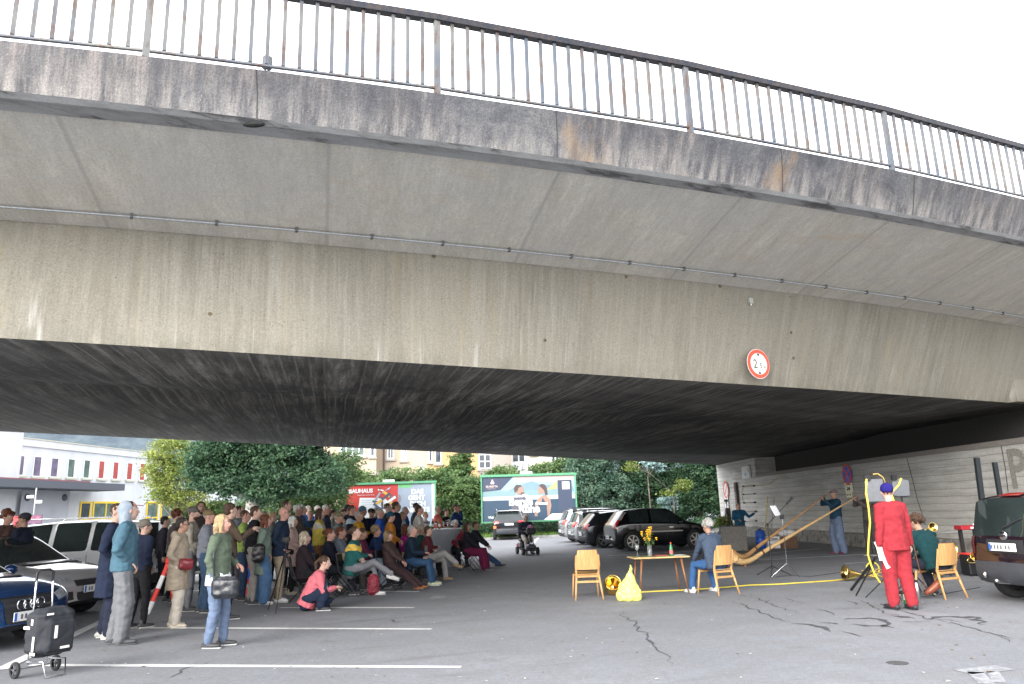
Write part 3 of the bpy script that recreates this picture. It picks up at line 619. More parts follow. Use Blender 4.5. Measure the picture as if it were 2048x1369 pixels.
def foliage(blobs,Y,n,size,seed,clump=.45,depth=1.0,flat=.5):
    rg=np.random.default_rng(seed); V=[];
    tot=sum(b[2]*b[3] for b in blobs)
    for (px,py,rx,ry) in blobs:
        c=np.array(atY(px,py,Y)); sx=rx/FPX*Y; sz=ry/FPX*Y; sy=(sx+sz)/2*depth; k=max(20,int(n*rx*ry/tot)); nc=max(6,k//55)
        d=rg.normal(size=(nc,3)); d/=np.linalg.norm(d,axis=1)[:,None]; r=rg.uniform(.35,1,nc)**.6; cc=c+d*r[:,None]*np.array([sx,sy,sz])
        idx=rg.integers(0,nc,k); cr=rg.uniform(.6,1.3,nc)[idx]*clump; q=rg.normal(size=(k,3))*.5*cr[:,None]; q[:,2]*=flat
        V.append(cc[idx]+q)
    P=np.concatenate(V); P=P[P[:,2]>.12]; k=len(P)
    u=rg.normal(size=(k,3)); u[:,2]*=.6; u/=np.linalg.norm(u,axis=1)[:,None]; w_=rg.normal(size=(k,3)); w_-=u*(w_*u).sum(1)[:,None]; w_/=np.linalg.norm(w_,axis=1)[:,None]
    s=size*rg.uniform(.6,1.4,k)[:,None]
    vs=np.stack([P-u*s,P+w_*s*.55,P+u*s,P-w_*s*.55],1).reshape(-1,3)
    me=bpy.data.meshes.new('crown'); me.vertices.add(len(vs)); me.vertices.foreach_set('co',vs.ravel()); me.loops.add(4*k); me.loops.foreach_set('vertex_index',np.arange(4*k)); me.polygons.add(k); me.polygons.foreach_set('loop_start',np.arange(k)*4); me.polygons.foreach_set('loop_total',np.full(k,4)); me.update(); me.validate()
    return me
def tree(name,label,cat,px,Y,trunk_r,blobs,n,size,m,seed,bark=BARK,group=None,clump=.5,top=None,partname='crown',flat=.5,forkz=2.2):
    base=atY(px,1060,Y); t=thing(name,(base.x,Y,0),0,label,cat,group); me=foliage(blobs,Y,n,size,seed,clump,flat=flat); me.materials.append(m); o=bpy.data.objects.new(partname,me); COL.objects.link(o); o.parent=t; o.location=(-base.x,-Y,0)
    rr=random.Random(seed); mb=MB(); fork=Vector((rr.uniform(-.1,.1),0,forkz)); mb.tube([(0,0,-.1),fork*.5,fork],[trunk_r*1.25,trunk_r,trunk_r*.9],n=10)
    for (bx,by,rx,ry) in blobs:
        c=atY(bx,by,Y)-Vector((base.x,Y,0)); 
        if c.z<fork.z: continue
        mid=fork.lerp(c,.5)+Vector((rr.uniform(-.3,.3),rr.uniform(-.3,.3),rr.uniform(0,.4))); mb.tube([fork,mid,c],[trunk_r*.6,trunk_r*.35,trunk_r*.12],n=6)
        for k in range(4):
            e=c+Vector((rr.uniform(-1,1)*rx/FPX*Y*.8,rr.uniform(-1,1)*rx/FPX*Y*.5,rr.uniform(-.6,.9)*ry/FPX*Y*.7)); mb.tube([mid,mid.lerp(e,.5)+Vector((0,0,.15)),e],[trunk_r*.25,trunk_r*.15,.015],n=5)
    mb.obj('trunk' if partname=='crown' else 'stem',bark,t,smooth=True); return t
tree('chestnut_tree','large spreading dark green tree with pale trunk behind the crowd','tree',503,38,.36,[(455,905,75,38),(520,880,90,40),(585,900,80,36),(560,950,75,38),(640,950,50,40),(470,960,62,32),(420,925,50,35),(530,985,40,28),(500,840,120,45),(620,850,80,45),(400,960,30,22)],70000,.085,LD,11,BARKP,clump=.55,forkz=2.6)
tree('young_tree','loose yellow-green tree standing before the white building','tree',352,42,.10,[(345,905,50,26),(330,940,40,30),(375,930,40,30),(350,970,45,32),(375,1000,42,22),(320,985,26,22),(345,885,30,15)],20000,.062,LY,12,clump=.45,forkz=1.5)
tree('shrub','dense mid-green shrubs behind the standing crowd, left of the red billboard','shrub',640,44,.08,[(600,1000,60,34),(650,1010,50,36),(670,960,38,40),(560,1020,50,25),(690,930,30,30),(450,1020,60,18),(400,1025,60,16)],26000,.075,LM,13,clump=.5,partname='foliage',forkz=.6)
tree('shrub','tall leafy shrub rising behind the top of the red billboard','shrub',740,52,.08,[(715,957,46,14),(692,945,26,16),(780,962,40,12),(750,990,80,30),(800,950,40,12)],14000,.08,LM,14,clump=.5,partname='foliage',forkz=.6)
tree('climbing_plant','pale green climbing plant growing up the apartment wall','plant',918,57.5,.06,[(918,905,16,30),(925,930,22,22),(905,950,34,22),(918,870,14,30)],8000,.11,LM,15,clump=.35,partname='foliage',forkz=.8)
tree('shrub','big bright green shrub between the two billboards','shrub',905,50,.10,[(875,962,34,22),(915,985,50,32),(900,1020,55,34),(850,952,22,14),(940,1015,32,38),(945,978,24,26),(880,1040,50,16)],36000,.08,LM,16,clump=.5,partname='foliage',forkz=.7)
tree('shrub','ivy-grown shrub behind the top of the mountain billboard','shrub',1075,54,.08,[(1005,945,26,12),(1100,940,44,14),(1140,930,40,20),(1010,955,50,18),(990,1045,60,15)],14000,.08,LM,17,clump=.45,partname='foliage',forkz=.7)
tree('broadleaf_tree','dense dark green tree right behind the mountain billboard','tree',1180,52,.28,[(1180,950,50,40),(1210,990,60,40),(1160,1000,50,40),(1200,1030,70,26),(1190,900,60,40),(1120,1045,60,18)],42000,.09,LB,18,clump=.55,forkz=1.2)
tree('broadleaf_tree','deep green shaded tree in the middle of the dark tree row','tree',1290,54,.28,[(1290,940,60,45),(1270,985,55,40),(1330,985,50,45),(1300,1030,80,26),(1300,890,70,40)],42000,.09,LD,19,clump=.55,forkz=1.2)
tree('broadleaf_tree','dark tree against the corner of the concrete wall','tree',1400,53,.28,[(1395,940,55,45),(1380,985,50,40),(1430,985,50,45),(1400,1030,70,26),(1410,890,70,40),(1450,940,40,60)],42000,.09,LD,20,clump=.55,forkz=1.2)
tree('spruce','blue-grey conifer branches hanging among the dark trees','tree',1305,50,.05,[(1298,928,14,12),(1318,935,9,6),(1330,1005,18,8),(1345,998,12,6),(1340,1015,14,7),(1330,900,25,18)],2600,.10,leafmat('needle_blue',(.16,.25,.25),(.26,.36,.35)),21,clump=.3,forkz=3.5)
tree('young_tree','yellow-green sapling glowing among the dark trees','tree',1350,49,.035,[(1262,933,10,9),(1368,972,15,12),(1340,988,12,7)],1300,.075,leafmat('leaf_olive',(.08,.12,.03),(.18,.22,.05)),22,clump=.4,forkz=2.4)
tree('shrub','small light green shrub at the foot of the wall corner','shrub',1450,37,.03,[(1452,1062,14,20),(1446,1048,8,14)],1600,.07,LY,23,clump=.25,partname='foliage',forkz=.3)
tree('shrub','low dark hedge under the billboards along the verge','hedge',1060,49,.05,[(980,1050,80,12),(1080,1052,80,13),(1180,1056,60,12),(1290,1055,80,12),(1400,1055,70,12),(840,1050,50,16)],20000,.075,LD,24,clump=.4,partname='foliage',forkz=.3)
# ---- billboards
GF=mat('green_frame',(.09,.30,.16),.6,var=.25)
def P2(pts,z,m,par,name,y=-.06,th=.004):
    M_=Matrix(((1,0,0),(0,0,-1),(0,1,0)))    # xy -> xz, z -> -y
    mb=MB(); mb.prism([(a,b) for a,b in pts],z,z+th,M_); return mb.obj(name,m,par)
RX=(pi/2,0,0)
def flat(n,c,r=.5,v=.03): return mat(n,c,r,var=v,scale=3)
def board(px,py,Y,W,H,label,rz):
    c=atY(px,py,Y); t=thing('billboard',(c.x,Y,0),rz,label,'billboard'); zc=c.z
    mb=MB(); mb.box((0,.05,zc),(W,.1,H)); mb.obj('backing',DKG,t)
    mb=MB(); f=.09
    mb.box((0,-.02,zc+H/2),(W+.16,.2,.13)); mb.box((-W/2,-.02,zc-.065),(.07,.16,H-.0)); mb.box((W/2,-.02,zc-.065),(.07,.16,H)); mb.box((0,-.02,zc-H/2-.03),(W-.08,.14,.06)); mb.obj('frame',GF,t)
    for x in (-W*.32,W*.42): mb=MB(); mb.box((x,.17,(zc+H/2)/2),(.13,.12,zc+H/2)); mb.obj('post',CM,t)
    mb=MB(); mb.rbox((-W*.02,-.05,zc+H/2+.12),(.72,.05,.17),.01); mb.obj('name_plate',WHT,t)
    return t,zc
t,zc=board(781,1009,47,5.55,2.6,'billboard with a red half and a grey half lettered DAS GEHT DICH','')if False else board(781,1010,47,5.55,2.65,'billboard with a red poster on its left half and grey-blue poster right',radians(2))
def R(x0,x1,z0,z1,m,n,z=0,sl=0): return P2([(x0,z0),(x1,z0),(x1+sl,z1),(x0+sl,z1)],z,m,t,n)
H2=1.32
RED=flat('poster_red',(.48,.045,.04)); PG=flat('poster_grey_blue',(.27,.32,.40)); PW=flat('poster_white',(.66,.68,.70)); PN=flat('poster_navy',(.045,.06,.10))
R(-2.73,.45,zc-H2,zc+H2-.06,RED,'poster',.0); R(.455,2.55,zc-H2,zc+H2-.06,PG,'poster',.0); R(2.555,2.72,zc-H2,zc+H2-.06,PW,'poster_margin',.0)
P2([(-2.1,zc-H2),(-1.9,zc+.48),(-.35,zc+.42),(.1,zc-.1),(.1,zc-H2)],.005,PW,t,'paper_sheet')
text('BAUHAUS',.33,t,(-2.58,-.02,zc+.78),RX,PW,.004,bold=.016,xs=1.0); text('Wenn\u2019s gut werden muss.',.12,t,(-2.05,-.02,zc+.6),RX,PW,.004,xs=.85)
for i,s in enumerate(('DAS','GEHT','DICH','NICHTS','AN')): text(s,.40,t,(1.66+(.0,-.05,.02,.05,.1)[i],-.02,zc+.62-i*.37),RX,PW,.004,align='CENTER',bold=.022)
R(.5,1.3,zc+1.02,zc+1.22,flat('poster_green',(.14,.45,.16)),'tab',.005)
for i in range(5): R(-1.78,-.9+.1*(i%3),zc+.3-i*.14,zc+.33-i*.14,flat('poster_print',(.4,.45,.55)),'print_line',.01)
rg=random.Random(5)
for i in range(26):
    x=-.9+rg.random()*1.15; z=zc-.5+rg.random()*1.5; a=rg.uniform(0,pi); l=rg.uniform(.08,.34); w_=rg.uniform(.03,.09); col=rg.choice([(.08,.10,.16),(.2,.3,.45),(.6,.6,.62),(.08,.08,.1),(.65,.4,.06),(.3,.32,.36),(.7,.7,.7)])
    dx,dz=cos(a)*l,sin(a)*l; P2([(x-dx-dz*.2,z-dz+dx*.2),(x-dx+dz*.2,z-dz-dx*.2),(x+dx+dz*.25,z+dz-dx*.25),(x+dx-dz*.25,z+dz+dx*.25)] ,.012+.001*i,flat('tool_%d'%(i%7),col),t,'printed_tool')
P2([(.46+.2*cos(a*pi/8)*.9+.02,zc+.35+.28*sin(a*pi/8)) for a in range(-4,5)],.006,flat('poster_face',(.22,.2,.22)),t,'printed_head')
t,zc=board(1058,996,46,5.75,2.72,'billboard showing a couple in a lake with the words Berge and Ruhe',radians(4))
H2=1.34; W2=2.83
LS=flat('poster_sky',(.26,.38,.46)); LK=flat('poster_lake',(.03,.06,.10)); SK=flat('poster_skin',(.30,.19,.15)); TO=flat('poster_torso',(.10,.10,.13)); HRD=flat('poster_hair',(.07,.055,.055)); PK=flat('poster_pink',(.45,.36,.34)); MT=flat('poster_mountain',(.16,.25,.30)); TQ=flat('poster_shore',(.18,.28,.30))
R(-W2,W2,zc-H2,zc+H2-.06,LS,'poster',0); R(-.9,W2-.02,zc+.95,zc+H2-.07,PK,'pink_sky',.004); P2([(-1.6,zc+.3),(-.6,zc+.75),(.2,zc+1.0),(.9,zc+.7),(2.6,zc+.95),(2.8,zc+.3)],.005,MT,t,'mountain')
R(-W2+.01,W2-.2,zc+.05,zc+.45,TQ,'shore',.007); R(-W2+.01,W2-.01,zc-.1,zc+.12,flat('poster_bright_shore',(.42,.42,.38)),'shore',.009); R(-W2+.01,W2-.01,zc-H2+.01,zc-.12,LK,'lake',.0095)
P2([(-W2+.01,zc+.42),(-W2+.01,zc+H2-.07),(-.95,zc+H2-.07),(-1.72,zc+.5)],.012,PN,t,'logo_panel')
R(1.78,W2-.2,zc-.92,zc+1.0,PN,'side_panel',.011); R(2.05,2.5,zc+.45,zc+.9,PW,'blank_panel',.016); P2([(1.1,zc+.45),(1.75,zc+.5),(1.75,zc+1.0)],.012,flat('poster_sun',(.42,.38,.15)),t,'sun_slope')
P2([(.85,zc-H2+.01),(1.35,zc-.98),(W2-.01,zc-.98),(W2-.01,zc-H2+.01)],.02,PW,t,'white_footer'); R(-2.55,-2.0,zc-1.2,zc-1.0,LK,'footer',.0102)
def blob(cx,cz,pts,m,n,z): P2([(cx+a,zc+cz+b) for a,b in pts],z,m,t,n)
blob(-.55,.1,[(-.55,-1.1),(-.5,-.2),(-.28,0),(-.2,.12),(.22,.12),(.3,-.05),(.5,-.35),(.5,-1.1)],TO,'printed_man',.013); blob(-.6,.2,[(-.2,.1),(-.3,.38),(-.15,.55),(.1,.58),(.22,.5),(.28,.3),(.3,.15),(.1,.0)],SK,'printed_man',.014); blob(-.66,.42,[(-.2,-.1),(-.26,.18),(-.1,.38),(.18,.36),(.24,.26),(.05,.2),(-.02,.0)],HRD,'printed_hair',.015); blob(-.45,.2,[(-.1,.02),(.15,.02),(.18,.14),(.0,.12)],HRD,'printed_beard',.015)
blob(.75,.0,[(-.45,-1.1),(-.4,-.3),(-.1,.0),(.1,.12),(.3,.12),(.55,-.15),(.6,-.5),(.45,-1.1)],SK,'printed_woman',.013); blob(.72,.2,[(-.12,.0),(-.16,.3),(-.05,.55),(.2,.55),(.28,.3),(.2,.05)],SK,'printed_woman',.014); blob(.82,.3,[(-.2,.42),(0,.52),(.2,.45),(.3,.2),(.33,-.15),(.18,-.2),(.12,.1),(-.02,.25)],HRD,'printed_hair',.015); blob(.75,-.3,[(-.3,-1.0),(-.2,-.1),(.0,-.05),(.05,.25),(.1,.25),(.3,-.1),(.35,-1.0)],LK,'printed_swimsuit',.0155)
text('drau\u00dfen',.24,t,(-.85,-.03,zc+.06),RX,PW,.004,bold=.012); text('Berge',.62,t,(-1.24,-.034,zc-.42),RX,PW,.004,bold=.028); text('drinnen',.24,t,(.38,-.032,zc-.42),RX,PW,.004,bold=.012); text('Ruhe',.62,t,(-.66,-.034,zc-.85),RX,PW,.004,bold=.028)
text('SILVRETTA',.15,t,(-2.6,-.02,zc+.68),RX,PK,.004,bold=.008); text('THERME ISCHGL',.075,t,(-2.57,-.02,zc+.57),RX,PK,.004)
mb=MB()
for a in range(3):
    an=a*2*pi/3+pi/2; mb.ell((-2.2+.07*cos(an),-.02,zc+.98+.09*sin(an)),(.06,.005,.085))
mb.obj('emblem',PK,t); text('T\u00c4GL.',.15,t,(-2.5,-.02,zc-1.15),RX,PW,.004,bold=.008); text('UHR',.1,t,(-.25,-.034,zc-1.15),RX,PW,.004); text('VIVO',.14,t,(2.0,-.03,zc-1.22),RX,PN,.004)
# ============================================================ cars
RUB=mat('tyre_rubber',(.02,.02,.021),.85,var=.2); ALU=mat('alloy',(.45,.46,.48),.3,.8,var=.05); TRM=mat('black_trim',(.022,.022,.025),.55,var=.1); CGL=mat('car_glass',(.020,.028,.028),.04,var=.3,scale=1.5,spec=.8)
LENS=mat('headlight_lens',(.5,.53,.56),.06,.5,var=.25,scale=14); REDL=mat('tail_lens',(.42,.015,.015),.15,var=.15,scale=10,coat=.5); PLT=mat('plate_white',(.72,.72,.72),.4,var=.03); PLB=mat('plate_blue',(.03,.12,.45),.4); AMB=mat('amber_lens',(.5,.16,.02),.2)
REDON=mat('tail_lamp_lit',(.6,.05,.02),.2,emit=(1,.12,.05,1.2)); CHR=mat('chrome',(.7,.71,.73),.12,1.,var=.03); PLK=mat('plate_print',(.12,.12,.13),.6)
def paint(name,col,metal=.5): return mat(name,col,.16,metal,var=.04,scale=3,coat=1.)
# station: x fraction (0 rear .. 1 nose), low z, belt z, top z, belt width factor, roof width factor, flag of the segment that follows
KIND={
'hatch':[(0,.42,.66,.70,.80,.66,''),(.012,.30,.86,.92,.90,.76,''),(.03,.24,.95,1.0,.95,.80,'B'),(.13,.22,.99,1.42,.99,.70,''),(.17,.20,1.0,1.48,1.,.72,'S'),(.36,.19,.99,1.52,1.,.73,''),(.385,.19,.985,1.52,1.,.73,'S'),(.56,.19,.96,1.49,1.,.72,'F'),(.60,.19,.95,1.44,1.,.70,'F'),(.74,.19,.93,1.02,1.,.78,''),(.78,.2,.91,.985,1.,.78,''),(.90,.21,.84,.90,.97,.74,''),(.965,.24,.70,.76,.90,.68,''),(1.,.34,.58,.62,.76,.56,'')],
'estate':[(0,.42,.64,.68,.82,.66,''),(.012,.30,.86,.92,.90,.76,''),(.03,.24,.92,.97,.95,.80,'B'),(.085,.22,.96,1.38,.99,.70,''),(.12,.20,.97,1.44,1.,.72,'S'),(.27,.19,.96,1.47,1.,.73,''),(.29,.19,.96,1.47,1.,.73,'S'),(.44,.19,.95,1.47,1.,.73,''),(.46,.19,.95,1.47,1.,.73,'S'),(.60,.19,.93,1.44,1.,.72,'F'),(.63,.19,.92,1.40,1.,.70,'F'),(.76,.19,.90,.98,1.,.78,''),(.80,.2,.88,.95,1.,.78,''),(.92,.21,.80,.86,.97,.74,''),(.97,.24,.68,.74,.90,.68,''),(1.,.32,.54,.58,.76,.56,'')],
'mpv':[(0,.48,.76,.80,.86,.74,''),(.010,.32,.98,1.02,.93,.80,'B'),(.055,.26,1.02,1.60,.98,.76,''),(.085,.24,1.02,1.66,1.,.76,'S'),(.28,.22,1.02,1.70,1.,.76,''),(.30,.22,1.02,1.70,1.,.76,'S'),(.48,.22,1.01,1.69,1.,.76,''),(.505,.22,1.01,1.69,1.,.76,'S'),(.66,.22,1.0,1.63,1.,.75,'F'),(.70,.22,.99,1.56,1.,.73,'F'),(.83,.22,.97,1.10,1.,.82,''),(.87,.23,.93,1.03,.99,.80,''),(.95,.26,.82,.9,.95,.76,''),(1.,.34,.64,.70,.8,.62,'')],
'suv':[(0,.50,.74,.78,.86,.72,''),(.012,.36,.96,1.02,.93,.80,''),(.03,.30,1.03,1.08,.96,.82,'B'),(.11,.28,1.06,1.54,.99,.72,''),(.15,.26,1.07,1.61,1.,.73,'S'),(.33,.25,1.06,1.64,1.,.74,''),(.35,.25,1.06,1.64,1.,.74,'S'),(.56,.25,1.03,1.62,1.,.73,'F'),(.60,.25,1.02,1.57,1.,.71,'F'),(.73,.25,1.0,1.10,1.,.8,''),(.77,.25,.99,1.06,1.,.8,''),(.92,.28,.92,.98,.97,.76,''),(.975,.32,.8,.86,.9,.7,''),(1.,.4,.64,.68,.8,.6,'')]}
def patch(bvh,par,name,m,quad,axis,sgn,nu=6,nv=4,off=.006,oval=False):
    """a thin panel that follows the body: quad = 4 (h,z) corners seen along axis"""
    vs=[];ok=[]
    for j in range(nv+1):
        for i in range(nu+1):
            u,v=i/nu,j/nv; a=Vector(quad[0]).lerp(Vector(quad[1]),u); b=Vector(quad[3]).lerp(Vector(quad[2]),u); p=a.lerp(b,v)
            if oval:
                cc=sum((Vector(q) for q in quad),Vector((0,0)))/4; uu,vv=2*u-1,2*v-1; s=sqrt(1-.5*(uu*uu if abs(uu)<abs(vv) else vv*vv)) / max(1e-6,1) ; p=cc+(p-cc)*(.72+.28*(1-abs(uu*vv)))
            if axis=='x': o_=Vector((sgn*6,p[0],p[1])); d=Vector((-sgn,0,0))
            else: o_=Vector((p[0],sgn*3,p[1])); d=Vector((0,-sgn,0))
            h=bvh.ray_cast(o_,d)
            if h[0] is None: vs.append(Vector((0,0,0))); ok.append(False)
            else: vs.append(h[0]+h[1]*off if h[1].dot(d)<0 else h[0]-h[1]*off); ok.append(True)
    fs=[]
    for j in range(nv):
        for i in range(nu):
            f=(j*(nu+1)+i,j*(nu+1)+i+1,(j+1)*(nu+1)+i+1,(j+1)*(nu+1)+i)
            if all(ok[k] for k in f) and max((vs[f[a]]-vs[f[a-1]]).length for a in range(4))<.35: fs.append(f if sgn*(1 if axis=='x' else -1)>0 else f[::-1])
    if not fs: return None
    mb=MB(); mb.add(vs,fs); return mb.obj(name,m,par,smooth=True)
def wheel_parts(par,x,y,r,wd,rimm,style,side):
    mb=MB(); s=side
    mb.lathe([(r*.66,-wd/2),(r*.9,-wd/2),(r*.985,-wd*.38),(r,-wd*.25),(r,wd*.25),(r*.985,wd*.38),(r*.9,wd/2),(r*.66,wd/2)],axis='Y',n=28); wh=mb.obj('wheel',RUB,par,smooth=True,loc=(x,y,r))
    mb=MB(); yo=s*wd*.46
    mb.lathe([(r*.60,yo*.6),(r*.67,yo),(r*.62,yo*1.02),(r*.58,yo*.7)],axis='Y',n=28); mb.cur=1; mb.lathe([(0.001,yo*.05),(r*.62,yo*.05)],axis='Y',n=20); mb.cur=0
    k={'five':5,'six':6,'ten':10}[style]
    for i in range(k):
        a=2*pi*i/k+.3; c,sn=cos(a),sin(a); w1=r*(.065 if k<10 else .04)
        q=Vector((-sn,0,c)); d=Vector((c,0,sn))
        p=[d*r*.08+q*w1*.7,d*r*.08-q*w1*.7,d*r*.62-q*w1*1.25,d*r*.62+q*w1*1.25]; y0,y1=yo*.7,yo*.98
        vs=[v+Vector((0,-y0 if 0 else y0,0)) for v in p]+[v+Vector((0,y1,0)) for v in p]; mb.add(vs,[(0,1,2,3),(7,6,5,4),(0,4,5,1),(1,5,6,2),(2,6,7,3),(3,7,4,0)])
    mb.ell((0,yo*.9,0),(r*.13,wd*.08,r*.13),10,6); mb.obj('rim',[rimm,TRM],wh)
def car(name,label,pos,heading,L,W,H,kind,pm,group=None,rim='five',rimm=ALU,rails=False,detail='both',wheel_r=.32,trim_low=False,lit=False,plate=True):
    """pos: ground point of the body's centre; heading: where the nose points"""
    t=thing(name,(pos[0],pos[1],0),heading,label,'car',group)
    st=KIND[kind]; Href=max(s[3] for s in st); kz=H/Href; bm=bmesh.new(); cr=bm.edges.layers.float.new('crease_edge'); vc=bm.verts.layers.float.new('crease_vert'); rows=[]
    for (xf,zl,zb,zt,kb,kt,fl) in st:
        zl,zb,zt=zl*kz,zb*kz,zt*kz; x=(xf-.5)*L; wb=W/2*kb; wt=W/2*kt; g_=zt-zb
        bow=.06*L*(1-kb)*0
        pr=[(0,zl),(wb*.86,zl),(wb*.97,zl+.10*(zb-zl)),(wb*1.0,zl+.55*(zb-zl)),(wb*.985,zb-.03),(wb*.95,zb+.012 if g_>.2 else zb),(wt+.02,zt-.06 if g_>.2 else zt-.03),(wt*.82,zt-.01),(0,zt)]
        # nose and tail are rounded in plan
        rows.append([(x,y,z) for y,z in pr])
    full=[]
    for r_ in rows:
        ring=r_+[(x,-y,z) for (x,y,z) in r_[-2:0:-1]]
        xs=ring[0][0]; e=abs(xs)/(L/2)
        ring=[(x-(1 if xs>0 else -1)*(max(0,e-.86)/.14)*.13*(abs(y)/(W/2))**2.5*1.0,y,z) for x,y,z in ring]
        full.append([bm.verts.new(p) for p in ring])
    n=len(full[0])
    for k in range(len(full)-1):
        fl=st[k][6]
        for i in range(n):
            j=(i+1)%n; f=bm.faces.new((full[k][i],full[k+1][i],full[k+1][j],full[k][j])); f.smooth=True
            ii=i if i<8 else n-1-i   # mirrored segment index 0..7
            if fl in('S','F','B') and ii==5 and (fl!='B'): f.material_index=1
            if fl in('B','F') and ii in(6,7) : f.material_index=1
            if fl=='B' and ii==5: f.material_index=0
            if trim_low and ii in(0,1,2): f.material_index=2
            if ii==0: f.material_index=2
    bm.faces.new(full[0][::1]); bm.faces.new(full[-1][::-1])
    bm.normal_update(); bm.edges.ensure_lookup_table()
    for e in bm.edges:
        mi={f.material_index for f in e.link_faces}
        if len(mi)>1: e[cr]=1.0
    for v in bm.verts:
        g1=[f for f in v.link_faces if f.material_index==1]
        if len(g1)==1 : v[vc]=.93
    for k in range(len(full)-1):
        for i in (4,n-4): 
            e=bm.edges.get((full[k][i],full[k+1][i])); 
            if e: e[cr]=max(e[cr],.35)
    bmesh.ops.recalc_face_normals(bm,faces=bm.faces)
    me=bpy.data.meshes.new('body'); bm.to_mesh(me); bm.free()
    for m in (pm,CGL,TRM): me.materials.append(m)
    o=bpy.data.objects.new('body',me); COL.objects.link(o); sb=o.modifiers.new('s','SUBSURF'); sb.levels=3; sb.render_levels=3
    rx=(-.5*L+.19*L, .5*L-.19*L) if kind!='mpv' else (-.5*L+.18*L,.5*L-.185*L)
    cm=MB()
    for x in rx:
        for s in (1,-1): cm.lathe([(0.001,-.17),(wheel_r*1.15,-.17),(wheel_r*1.15,.17),(0.001,.17)],c=(x,s*(W/2-.08),wheel_r),axis='Y',n=28)
    cut=cm.obj('cut',TRM); bo=o.modifiers.new('b','BOOLEAN'); bo.object=cut; bo.operation='DIFFERENCE'; bo.solver='EXACT'; bo.material_mode='TRANSFER'
    bpy.context.view_layer.update(); dg=bpy.context.evaluated_depsgraph_get(); em=bpy.data.meshes.new_from_object(o.evaluated_get(dg)); o.modifiers.clear(); bpy.data.objects.remove(cut)
    bm=bmesh.new(); bm.from_mesh(em); bvh=BVHTree.FromBMesh(bm)
    mats_=[m for m in em.materials]; names=[m.name if m else '' for m in mats_]
    gi=[i for i,nm in enumerate(names) if nm.startswith('car_glass')]
    gl=[f for f in bm.faces if f.material_index in gi]
    # glass goes to its own mesh, one per connected pane
    left=set(gl); panes=[]
    while left:
        f0=left.pop(); stack=[f0]; grp=[f0]
        while stack:
            f=stack.pop()
            for e in f.edges:
                for h in e.link_faces:
                    if h in left: left.discard(h); stack.append(h); grp.append(h)
        panes.append(grp)
    for grp in panes:
        if len(grp)<4: continue
        vm={}; vs=[];fs=[]
        for f in grp:
            for v in f.verts:
                if v not in vm: vm[v]=len(vs); vs.append(v.co-v.normal*.003)
            fs.append([vm[v] for v in f.verts])
        c=sum(vs,Vector())/len(vs); nm='windscreen' if c.x>L*.1 and abs(c.y)<.15 else ('rear_window' if abs(c.y)<.15 else 'window')
        q=MB(); q.add(vs,fs); q.obj(nm,CGL,t,smooth=True)
    bmesh.ops.delete(bm,geom=gl,context='FACES')
    bm.to_mesh(em); bm.free(); o.data=em; o.parent=t
    for p_ in em.polygons: p_.use_smooth=True
    inn=MB(); inn.rbox((-.02*L,0,.70*kz),(L*.72,W*.80,.5),.1); inn.obj('interior',TRM,t)
    for x in rx:
        for s in (1,-1): wheel_parts(t,x,s*(W/2-.13),wheel_r,.20,rimm,rim,s)
    return t,bvh,kz
def plate(t,x,z,front,y=0):
    s=1 if front else -1
    mb=MB(); mb.rbox((x,y,z),(.015,.52,.12),.005); p=mb.obj('number_plate',PLT,t)
    mb=MB(); mb.box((x+s*.009,y+s*-.235*(-1 if not front else -1)*-1,z),(.004,.04,.105)); mb.obj('plate_band',PLB,p)
    mb=MB()
    for i in range(6): mb.box((x+s*.009,y-.14+.062*i+(.03 if i>1 else 0),z),(.004,.032,.06))
    mb.obj('plate_marks',PLK,p)
def surf_x(bvh,y,z,s):
    h=bvh.ray_cast(Vector((s*6,y,z)),Vector((-s,0,0))); return h[0].x if h[0] else s*2
def mirror(t,x,z,W,pm):
    for s in (1,-1):
        mb=MB(); mb.ell((x,s*(W/2+.09),z),(.08,.11,.075),12,8); mb.cyl((x+.02,s*(W/2-.06),z-.05),(x,s*(W/2+.05),z-.02),.02); mb.obj('mirror',pm,t,smooth=True)
def door_lines(bvh,t,xs,z0,z1,W):
    for s in (1,-1):
        for x in xs: patch(bvh,t,'door_gap',TRM,[(x-.006,z0),(x+.006,z0),(x+.006,z1),(x-.006,z1)],'y',s,1,8,.002)
        for x in xs[:-1]: patch(bvh,t,'door_handle',CHR,[(x+.10,z1-.14),(x+.26,z1-.14),(x+.26,z1-.11),(x+.10,z1-.11)],'y',s,3,1,.02)
PNTS=dict(silver=paint('paint_silver_grey',(.42,.41,.42),.25),blue=paint('paint_navy',(.012,.05,.16),.5),white=paint('paint_white',(.72,.73,.72),0),black=paint('paint_black',(.004,.005,.007),.0),dark=paint('paint_dark_grey',(.03,.033,.04),.5),aub=paint('paint_aubergine',(.018,.008,.014),.3),pale=paint('paint_pale_silver',(.42,.44,.46),.6),dblue=paint('paint_dark_blue',(.02,.03,.07),.4))
